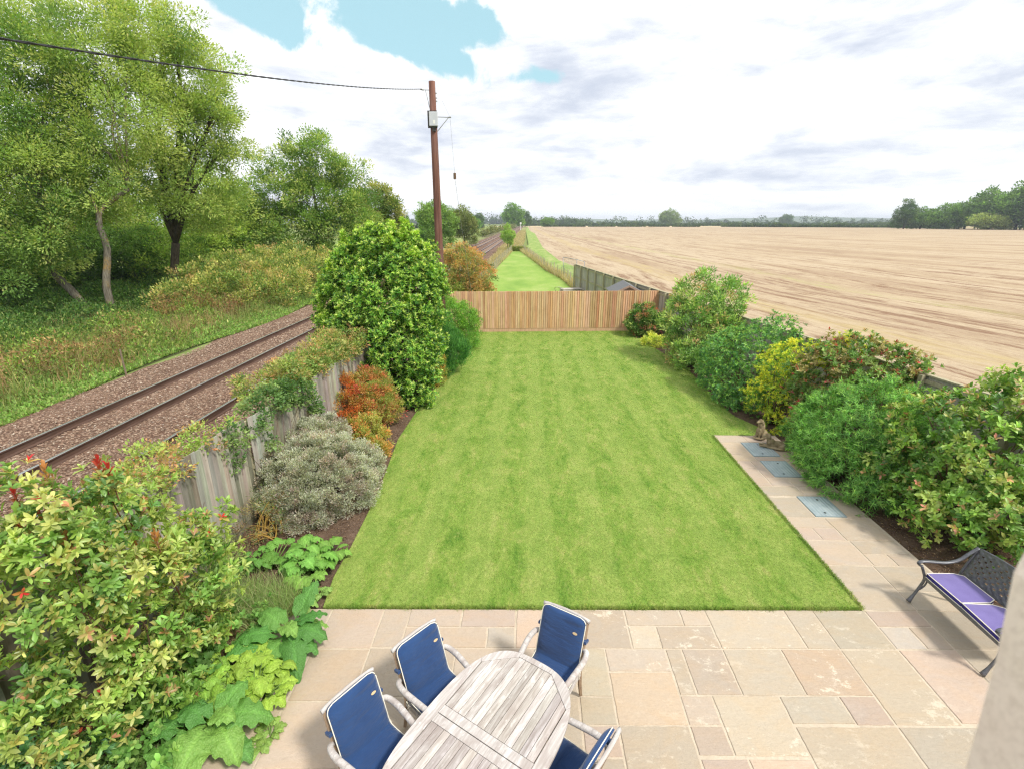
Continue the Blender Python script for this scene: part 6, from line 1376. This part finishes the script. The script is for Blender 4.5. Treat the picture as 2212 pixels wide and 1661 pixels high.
def cushion(root, half, prof, T, name='cushion', mat=None, taper=lambda s: 1.0, piping=True):
    """long pad following the profile (y, z, normal side up); rounded ends"""
    P = bez([(0, *p) for p in prof], 110); L = [0]
    for a, b in zip(P, P[1:]): L.append(L[-1] + (b - a).length)
    tot = L[-1]; rc = .07; nx = 17; V = []; rows = len(P)
    nrm = []
    for i in range(rows):
        tg = (P[min(i + 1, rows - 1)] - P[max(i - 1, 0)]).normalized(); nrm.append(Vector((0, -tg.z, tg.y)) * -1)
    edge = []
    def wd(s):
        e = min(s, tot - s); r = rc if s > tot / 2 else rc * .7
        return half * taper(s / tot) - (r - math.sqrt(max(0, r * r - (r - min(e, r)) ** 2)))
    for side in (1, 0):
        for i in range(rows):
            w = max(.02, wd(L[i])); en = min(1, min(L[i], tot - L[i]) / .05 + .0)
            for j in range(nx):
                u = 2 * j / (nx - 1) - 1; pu = math.copysign(abs(u) ** .8, u)
                b_ = ((1 - abs(pu) ** 5) * math.sqrt(max(0, 1 - (1 - en) ** 2))) if side else 0
                off = T * (.35 + .65 * b_) if side else 0
                V.append(P[i] + Vector((w * pu, 0, 0)) + nrm[i] * off)
    F = []
    for sd in (0, 1):
        o_ = sd * rows * nx
        for i in range(rows - 1):
            for j in range(nx - 1):
                a = o_ + i * nx + j; q = (a, a + 1, a + nx + 1, a + nx); F.append(q if sd == 0 else q[::-1])
    o2 = rows * nx
    for i in range(rows - 1):
        F.append((i * nx, (i + 1) * nx, o2 + (i + 1) * nx, o2 + i * nx)); F.append((i * nx + nx - 1, o2 + i * nx + nx - 1, o2 + (i + 1) * nx + nx - 1, (i + 1) * nx + nx - 1))
    for j in range(nx - 1):
        F.append((j, o2 + j, o2 + j + 1, j + 1)); a = (rows - 1) * nx + j; F.append((a, a + 1, o2 + a + 1, o2 + a))
    mb = MB(); mb.add(V, F); c = mb.build(name, mat or MNAVY, root, True)
    if piping:
        loop = []
        for i in range(rows): loop.append(P[i] + Vector((max(.02, wd(L[i])) + .001, 0, 0)) + nrm[i] * T * .36)
        for i in range(rows - 1, -1, -1): loop.append(P[i] + Vector((-max(.02, wd(L[i])) - .001, 0, 0)) + nrm[i] * T * .36)
        loop.append(loop[0]); mb = MB(); mb.tube(loop, .0048, 6); mb.build('piping', MPIPE, c, True)
    return c, P, nrm

def make_chair():
    root = empty('garden_chair')
    top = (-.338, .955); bot = (-.20, .44)
    for s in (-1, 1):
        mb = MB(); mb.tube([(s * .245, top[0], top[1]), (s * .245, bot[0], bot[1]), (s * .245, -.225, .20), (s * .245, -.27, .012)], [.024, .026, .026, .022], 4, 1.0); mb.build('rear_leg', MTEAKL, root, bevel=.006)
        mb = MB(); mb.box((s * .245, .215, .33), (.048, .048, .64)); mb.build('front_leg', MTEAKL, root, bevel=.008)
        mb = MB(); pts = bez([(s * .238, -.262, .655), (s * .300, -.225, .672), (s * .318, -.10, .672), (s * .300, .08, .665), (s * .268, .30, .652)], 20)
        mb.tube(pts, np.interp(range(len(pts)), [0, 4, len(pts) * .6, len(pts) - 1], [.020, .028, .031, .026]), 12); mb.build('armrest', MTEAKC, root, True)
        mb = MB(); mb.box((s * .245, 0, .395), (.03, .40, .06)); mb.build('side_rail', MTEAKC, root, bevel=.004)
    mb = MB(); pts = [(x, -.342 - .012 * (1 - (x / .26) ** 2), .972 + .012 * (1 - (x / .26) ** 2)) for x in np.linspace(-.272, .272, 13)]; mb.tube(pts, .026, 8, .75); mb.build('top_rail', MTEAKC, root, True)
    mb = MB(); mb.box((0, -.213, .50), (.46, .028, .055), rx=R(15)); mb.build('lower_rail', MTEAKC, root, bevel=.004)
    for k in range(7):
        x = -.195 + k * .065; mb = MB(); mb.tube([(x, -.345, .965), (x, -.218, .51)], .012, 4); mb.build('back_slat', MTEAKC, root)
    for k in range(6): mb = MB(); mb.box((0, -.155 + k * .075, .432), (.47, .058, .02)); mb.build('seat_slat', MTEAKC, root, bevel=.003)
    mb = MB(); mb.box((0, .215, .395), (.44, .03, .06)); mb.build('front_rail', MTEAKC, root, bevel=.004)
    c, P, nrm = cushion(root, .252, [(.235, .447), (.10, .450), (-.06, .450), (-.135, .470), (-.165, .52), (-.195, .62), (-.252, .80), (-.322, 1.01)], .062)
    # oval leather tag near the top corner
    i = len(P) - 12; mb = MB(); ctr = P[i] + nrm[i] * .0615 + Vector((-.165, 0, 0)); tg = (P[i + 1] - P[i - 1]).normalized()
    ring = [ctr + Vector((.026 * math.cos(a), 0, 0)) + tg * (.013 * math.sin(a)) for a in np.linspace(0, 2 * math.pi, 18)[:-1]]; ring2 = [p + nrm[i] * .004 for p in ring]
    n = len(ring); mb.add(ring + ring2, [tuple(range(n)), tuple(range(2 * n - 1, n - 1, -1))] + [(k, n + k, n + (k + 1) % n, (k + 1) % n) for k in range(n)]); mb.build('label_patch', plain('tan_leather', (.60, .45, .26), .7, .3, 0, .2, 60), c)
    for s in (-1, 1):
        mb = MB(); mb.box((s * .262, -.272, .77), (.05, .075, .032), rx=R(15)); mb.build('strap', MNAVY, c, bevel=.004)
        mb = MB(); mb.tube(bez([(s * .225, -.15, .47), (s * .262, -.17, .45), (s * .275, -.15, .47), (s * .265, -.13, .42), (s * .27, -.16, .36)], 14), .004, 5); mb.build('tie_cord', MPIPE, c, True)
    return root
ch0 = make_chair()
def face(dx, dy): return math.atan2(dy, dx) - math.pi / 2
for i, (x, y, f, lab) in enumerate([(-1.30, 3.13, (.815, -.58), 'teak armchair with navy cushion nearest the leafy border, bottom left of the table'), (-.86, 3.74, (.76, -.65), 'teak armchair with navy cushion at the upper left side of the table'),
                                    (.285, 4.03, (-.50, -.866), 'teak armchair with creased navy cushion at the far end of the table'), (.365, 3.02, (-.80, .60), 'teak armchair seen edge on at the right side of the table')]):
    c = ch0 if i == 0 else copy_tree(ch0)
    c.location = (x, y, .031); c.rotation_euler = (0, 0, face(*f)); tag(c, lab, 'chair', 'teak armchairs round the oval table')

# ---------------- cast metal bench
t = NT('cast_metal'); n = t.noise(t.obj(), 30, 5, .6); c = t.ramp(n, [(.3, (.10, .103, .115)), (.7, (.17, .173, .188))]); t.bsdf(c, .42, .5, .55, t.bump(n, .15, .003)); MCAST = t.m
def bench():
    root = empty('metal_bench', (5.29, 5.125, .031), R(90)); tag(root, 'dark grey cast metal bench with basket weave back beside the path', 'bench')
    W = .585      # half length; local y points towards the lawn (-X)
    for s in (-1, 1):
        mb = MB(); mb.tube(bez([(s * W, .0, .015), (s * W, -.045, .12), (s * W, -.10, .27), (s * (W - .01), -.115, .40), (s * W, -.075, .52), (s * W, -.035, .60)], 22), [.026] * 4 + [.017] * 19 if False else np.interp(np.linspace(0, 1, 21), [0, .08, .2, 1], [.030, .026, .018, .018]), 8); mb.build('front_leg', MCAST, root, True)
        mb = MB(); mb.tube(bez([(s * (W - .02), -.12, .40), (s * (W - .02), -.15, .36), (s * (W - .02), -.13, .28), (s * (W - .01), -.09, .22)], 10), .011, 6); mb.build('leg_scroll', MCAST, root, True)
        mb = MB(); pr = bez([(s * W, -.66, .012), (s * W, -.60, .20), (s * W, -.565, .40), (s * W, -.60, .58), (s * (W - .005), -.70, .88)], 20); mb.tube(pr, .019, 8); mb.build('rear_leg', MCAST, root, True)
        mb = MB(); pa = bez([(s * W, -.02, .60), (s * W, .015, .635), (s * W, -.02, .665), (s * W, -.12, .668), (s * W, -.34, .655), (s * W, -.50, .70), (s * W, -.60, .80), (s * (W - .005), -.70, .895)], 34); mb.tube(pa, .016, 8, 1.7, up=(0, 0, 1)); mb.build('armrest', MCAST, root, True)
    mb = MB(); mb.box((0, -.115, .418), (2 * W, .035, .045)); mb.box((0, -.545, .405), (2 * W, .03, .04)); mb.build('seat_rail', MCAST, root, bevel=.008)
    mb = MB()
    for k in range(14): mb.box((-W + .045 + k * (2 * W - .09) / 13, -.33, .425), (.05, .42, .012))
    for k in range(5): mb.box((0, -.16 - k * .085, .436), (2 * W - .03, .035, .008))
    mb.build('seat', MCAST, root, bevel=.003, seg=1)
    # basket weave back
    nx, nz = 54, 19; cw = (2 * W - .05) / nx; zh = .34 / nz; V, F = [], []
    def pt(i, j, o): 
        x = -W + .025 + i * cw; s_ = j / nz; z = .50 + s_ * (.385 + .055 * (1 - (x / W) ** 2)); y = -.585 - .115 * s_ - .03 * (1 - (x / W) ** 2) * .6 + o; return (x, y, z)
    hole = lambda i, j: (2 <= i < nx - 2 and 2 <= j < nz - 2) and (((i - 2) % 5 in (2, 3) and (j - 2) % 4 in (1, ) and ((j - 2) // 4) % 2 == 0) or ((i - 2) % 5 in (4, 0) and (j - 2) % 4 in (3,)) or ((i - 2) % 5 in (2, 3) and (j - 2) % 4 == 1))
    idx = {}
    for i in range(nx + 1):
        for j in range(nz + 1):
            r = .0035 * math.sin(i * 2 * math.pi / 5 + (math.pi if (j // 2) % 2 else 0)); idx[i, j] = len(V); V.append(pt(i, j, r))
    for i in range(nx):
        for j in range(nz):
            if not hole(i, j): F.append((idx[i, j], idx[i + 1, j], idx[i + 1, j + 1], idx[i, j + 1]))
    me = MB(); me.add(V, F); o = me.build('back_panel', MCAST, root); sm = o.modifiers.new('solid', 'SOLIDIFY'); sm.thickness = .012
    mb = MB(); mb.tube([pt(i, nz + .15, 0) for i in range(0, nx + 1, 3)], .013, 8); mb.build('top_rail', MCAST, root, True)
    mb = MB(); mb.tube([pt(i, -.15, 0) for i in range(0, nx + 1, 3)], .011, 8); mb.build('bottom_rail', MCAST, root, True)
    return root
bench()
t = NT('violet_canvas'); n = t.noise(t.obj(), 5, 5, .6); w = t.noise(t.obj(), 300, 2); c = t.ramp(n, [(.3, (.125, .10, .28)), (.7, (.17, .14, .35))]); c = t.mix(t.mr(w, .4, .6, 0, .2), c, (.24, .19, .47)); t.bsdf(c, .9, .15, 0, t.bump(w, .1, .002), .3); MVIO = t.m
t = NT('indigo_canvas'); n = t.noise(t.obj(), 6, 4); t.bsdf(t.ramp(n, [(.3, (.035, .030, .17)), (.7, (.055, .05, .24))]), .9, .15); MIND = t.m
def seat_pad(y, lab, rz):
    root = empty('seat_cushion', (5.29 + .335, y, .031 + .445), R(90) + rz); tag(root, lab, 'cushion', 'loose cushions on the metal bench')
    hx, hy, T = .268, .225, .06
    # plan outline: square front corners, chamfered rear corners
    out = [(-hx, hy), (hx, hy), (hx * 1.0, -hy * .55), (hx * .80, -hy), (-hx * .80, -hy), (-hx, -hy * .55)]
    pts = []
    for i in range(6):
        a, b = Vector((*out[i], 0)), Vector((*out[(i + 1) % 6], 0))
        for k in range(6): pts.append(a.lerp(b, k / 6))
    n = len(pts); mb = MB(); vs = [(p.x, p.y, 0) for p in pts] + [(p.x * 1.012, p.y * 1.012, T * .5) for p in pts] + [(p.x, p.y, T) for p in pts]
    mb.add(vs, [tuple(range(n - 1, -1, -1))] + [(r * n + k, r * n + (k + 1) % n, (r + 1) * n + (k + 1) % n, (r + 1) * n + k) for r in (0, 1) for k in range(n)]); mb.build('boxing', MIND, root, True)
    mb = MB(); vs = []; rings = [1, .93, .75, .4]
    for q, f in enumerate(rings): vs += [(p.x * f, p.y * f, T + .012 * (1 - f ** 4)) for p in pts]
    vs.append((0, 0, T + .012)); fs = [(q * n + k, q * n + (k + 1) % n, (q + 1) * n + (k + 1) % n, (q + 1) * n + k) for q in range(3) for k in range(n)] + [(3 * n + k, 3 * n + (k + 1) % n, 4 * n) for k in range(n)]
    mb.add(vs, fs); mb.build('cover', MVIO, root, True)
    for z in (.002, T): mb = MB(); mb.tube([(p.x * 1.01, p.y * 1.01, z) for p in pts] + [(pts[0].x * 1.01, pts[0].y * 1.01, z)], .0055, 6); mb.build('piping', MPIPE, root, True)
seat_pad(5.125 + .285, 'violet seat cushion with white piping on the far half of the bench', R(1.5))
seat_pad(5.125 - .28, 'violet seat cushion with white piping on the near half of the bench', R(-2))

# ---------------- drain covers
t = NT('galvanised_cover'); o = t.obj(); n = t.noise(o, 6, 6, .65); rb = t.math('SINE', t.math('MULTIPLY', t.sep(o)[0], 95)); c = t.ramp(n, [(.3, (.30, .38, .42)), (.55, (.40, .47, .50)), (.75, (.50, .55, .56))]); c = t.mix(t.mr(rb, .3, .9, 0, .45), c, (.52, .58, .60)); t.bsdf(c, .5, .4, .35, t.bump(rb, .5, .006)); MCOV = t.m
MBOX = plain('cover_edge', (.30, .38, .42), .5, .4, .4)
def cover(x0, x1, y0, y1, lab):
    root = empty('drain_cover', ((x0 + x1) / 2, (y0 + y1) / 2, .012)); tag(root, lab, 'drain cover', 'drain covers set in the path')
    w, l = x1 - x0, y1 - y0; mb = MB(); mb.box((0, 0, .012), (w - .03, l - .03, .026)); mb.build('plate', MCOV, root, bevel=.003)
    mb = MB()
    for s in (-1, 1): mb.box((s * (w / 2 - .007), 0, .011), (.012, l, .03)); mb.box((0, s * (l / 2 - .007), .011), (w - .03, .012, .03))
    mb.build('frame', MBOX, root)
    k = plain('black_recess', (.012, .012, .014), .8) if 'black_recess' not in bpy.data.materials else bpy.data.materials['black_recess']
    for s in (-1, 1): mb = MB(); mb.tube([(s * .05, s * (l / 2 - .12), .0250), (s * .05, s * (l / 2 - .12), .0268)], .022, 12); mb.build('key_hole', k, root)
cover(5.11, 5.70, 10.18, 10.90, 'blue grey ribbed metal drain cover beside the dog statues'); cover(5.14, 5.70, 9.24, 9.95, 'blue grey ribbed metal drain cover in the middle of the three'); cover(5.18, 5.72, 7.79, 8.47, 'blue grey ribbed metal drain cover nearest the bench')

# ---------------- stone dogs
t = NT('mossy_stone'); o = t.obj(); n = t.noise(o, 9, 7, .65); n2 = t.noise(o, 45, 5, .7); c = t.ramp(n, [(.3, (.13, .10, .055)), (.5, (.26, .205, .12)), (.7, (.36, .30, .19))]); c = t.mix(t.mr(n2, .5, .75, 0, .4), c, (.12, .11, .05)); t.bsdf(c, .9, .2, 0, t.bump(n2, .5, .006)); MSTN = t.m
def ell(mb_v, mb_f, c, r, rot=(0, 0, 0), n=10):
    M = Matrix.Translation(c) @ Matrix.Rotation(R(rot[2]), 4, 'Z') @ Matrix.Rotation(R(rot[1]), 4, 'Y') @ Matrix.Rotation(R(rot[0]), 4, 'X'); b = len(mb_v); m = 16
    for i in range(n + 1):
        th = math.pi * i / n
        for j in range(m): ph = 2 * math.pi * j / m; mb_v.append(tuple(M @ Vector((r[0] * math.sin(th) * math.cos(ph), r[1] * math.sin(th) * math.sin(ph), r[2] * math.cos(th)))))
    for i in range(n):
        for j in range(m): mb_f.append((b + i * m + j, b + (i + 1) * m + j, b + (i + 1) * m + (j + 1) % m, b + i * m + (j + 1) % m))
def statue(name, lab, loc, rz, parts, vox=.011):
    v, f = [], []
    for p in parts: ell(v, f, *p)
    me = bpy.data.meshes.new(name); me.from_pydata(v, [], f); me.materials.append(MSTN); me.update(); bm = bmesh.new(); bm.from_mesh(me); bmesh.ops.remove_doubles(bm, verts=bm.verts, dist=1e-5); bmesh.ops.recalc_face_normals(bm, faces=bm.faces); bm.to_mesh(me); bm.free()
    o = bpy.data.objects.new(name, me); col.objects.link(o); o.location = loc; o.rotation_euler.z = R(rz); m = o.modifiers.new('remesh', 'REMESH'); m.mode = 'VOXEL'; m.voxel_size = vox; m.use_smooth_shade = True; s = o.modifiers.new('smooth', 'SMOOTH'); s.iterations = 3; tag(o, lab, 'statue', None)
# dogs face +x in local space
statue('dog_statue', 'brown stone statue of an upright sitting dog at the corner of the path', (5.66, 11.13, .03), 200, [
    ((0, 0, .035), (.17, .11, .035)), ((-.07, 0, .13), (.115, .10, .11), (0, -20, 0)), ((.015, 0, .25), (.082, .085, .17), (0, -14, 0)), ((.045, 0, .36), (.062, .065, .10), (0, 5, 0)), ((.06, 0, .465), (.068, .062, .058)), ((.125, 0, .452), (.055, .034, .030), (0, 12, 0)), ((.165, 0, .445), (.018, .02, .018)),
    ((.03, .062, .44), (.030, .016, .055), (12, 0, 0)), ((.03, -.062, .44), (.030, .016, .055), (-12, 0, 0)), ((.085, .042, .16), (.028, .026, .14)), ((.085, -.042, .16), (.028, .026, .14)), ((.125, .045, .05), (.055, .028, .022)), ((.125, -.045, .05), (.055, .028, .022)),
    ((-.03, .095, .10), (.085, .04, .075)), ((-.03, -.095, .10), (.085, .04, .075)), ((.05, .105, .05), (.07, .026, .024)), ((.05, -.105, .05), (.07, .026, .024)), ((-.17, .04, .045), (.09, .022, .02), (0, 0, 30))])
statue('dog_statue', 'brown stone statue of a lying dog with raised head on the path', (5.74, 10.62, .03), 160, [
    ((-.06, 0, .03), (.30, .12, .032)), ((-.08, 0, .11), (.20, .095, .085)), ((-.20, 0, .10), (.10, .10, .085)), ((.07, 0, .14), (.09, .085, .10), (0, -25, 0)), ((.12, 0, .22), (.058, .055, .09), (0, 18, 0)), ((.145, 0, .30), (.066, .058, .052)), ((.215, 0, .285), (.055, .034, .028), (0, 14, 0)), ((.255, 0, .277), (.017, .018, .016)),
    ((.12, .06, .28), (.03, .015, .058), (12, 0, 0)), ((.12, -.06, .28), (.03, .015, .058), (-12, 0, 0)), ((.17, .055, .045), (.12, .028, .028)), ((.17, -.055, .045), (.12, .028, .028)), ((.27, .055, .04), (.04, .032, .024)), ((.27, -.055, .04), (.04, .032, .024)),
    ((-.19, .10, .075), (.10, .035, .06)), ((-.19, -.10, .075), (.10, .035, .06)), ((-.10, .135, .04), (.09, .024, .022)), ((-.10, -.135, .04), (.09, .024, .022)), ((-.31, .05, .035), (.07, .02, .018), (0, 0, 40))])

# ---------------- the stone window reveal of the house at the photographer's elbow
t = NT('pinkish_stone'); g = t.geo(); n = t.noise(g, 9, 6, .6); n2 = t.noise(g, 120, 5, .7); c = t.ramp(n, [(.3, (.80, .66, .56)), (.55, (.87, .74, .63)), (.75, (.88, .77, .62))]); c = t.mix(t.mr(n2, .4, .7, 0, .3), c, (.45, .34, .26)); t.bsdf(c, .9, .15, 0, t.bump(n2, .3, .002)); MREV = t.m
def reveal():
    sil = [(.4050, .330, 4.20), (.4319, .347, 4.4125), (.4477, .3678, 4.4744), (.4771, .4025, 4.5773), (.4949, .4315, 4.6641), (.5111, .4415, 4.6931), (.55, .445, 4.704)]
    mb = MB(); n = len(sil); f = []; vs = []
    for dx, dy in ((0, 0), (-.0, -.6)):
        vs += [(x + dx, y + dy, z) for x, y, z in sil]
    vs += [(1.4, .445, 4.704), (1.4, .33, 4.2), (1.4, -.27, 4.2), (1.4, -.155, 4.704)]
    fs = [(i, i + 1, n + i + 1, n + i) for i in range(n - 1)] + [(n - 1, 2 * n, 2 * n + 3, 2 * n - 1), (2 * n, 2 * n + 1, 2 * n + 2, 2 * n + 3), tuple(list(range(n - 1, -1, -1)) + [2 * n + 1, 2 * n])[::-1], tuple(list(range(n, 2 * n)) + [2 * n + 3, 2 * n + 2])]
    mb.add(vs, fs); o = mb.build('window_reveal', MREV); tag(o, 'blurred pinkish stone window surround of the house at the right edge', 'wall')
reveal()
# ------------------------------------------------------------ haze
def haze():
    mb = MB(); mb.box((0, 2540, 28), (11000, 5300, 60))
    t = NT('thin_haze'); v = t.N('ShaderNodeVolumePrincipled'); v.inputs['Color'].default_value = (.80, .88, 1.0, 1); v.inputs['Density'].default_value = .00022; v.inputs['Anisotropy'].default_value = 0.0
    t.L(v.outputs[0], t.out.inputs['Volume'])
    o = mb.build('haze', t.m); o['kind'] = 'stuff'; o['label'] = 'thin pale summer haze over the distant fields and woods'
haze()
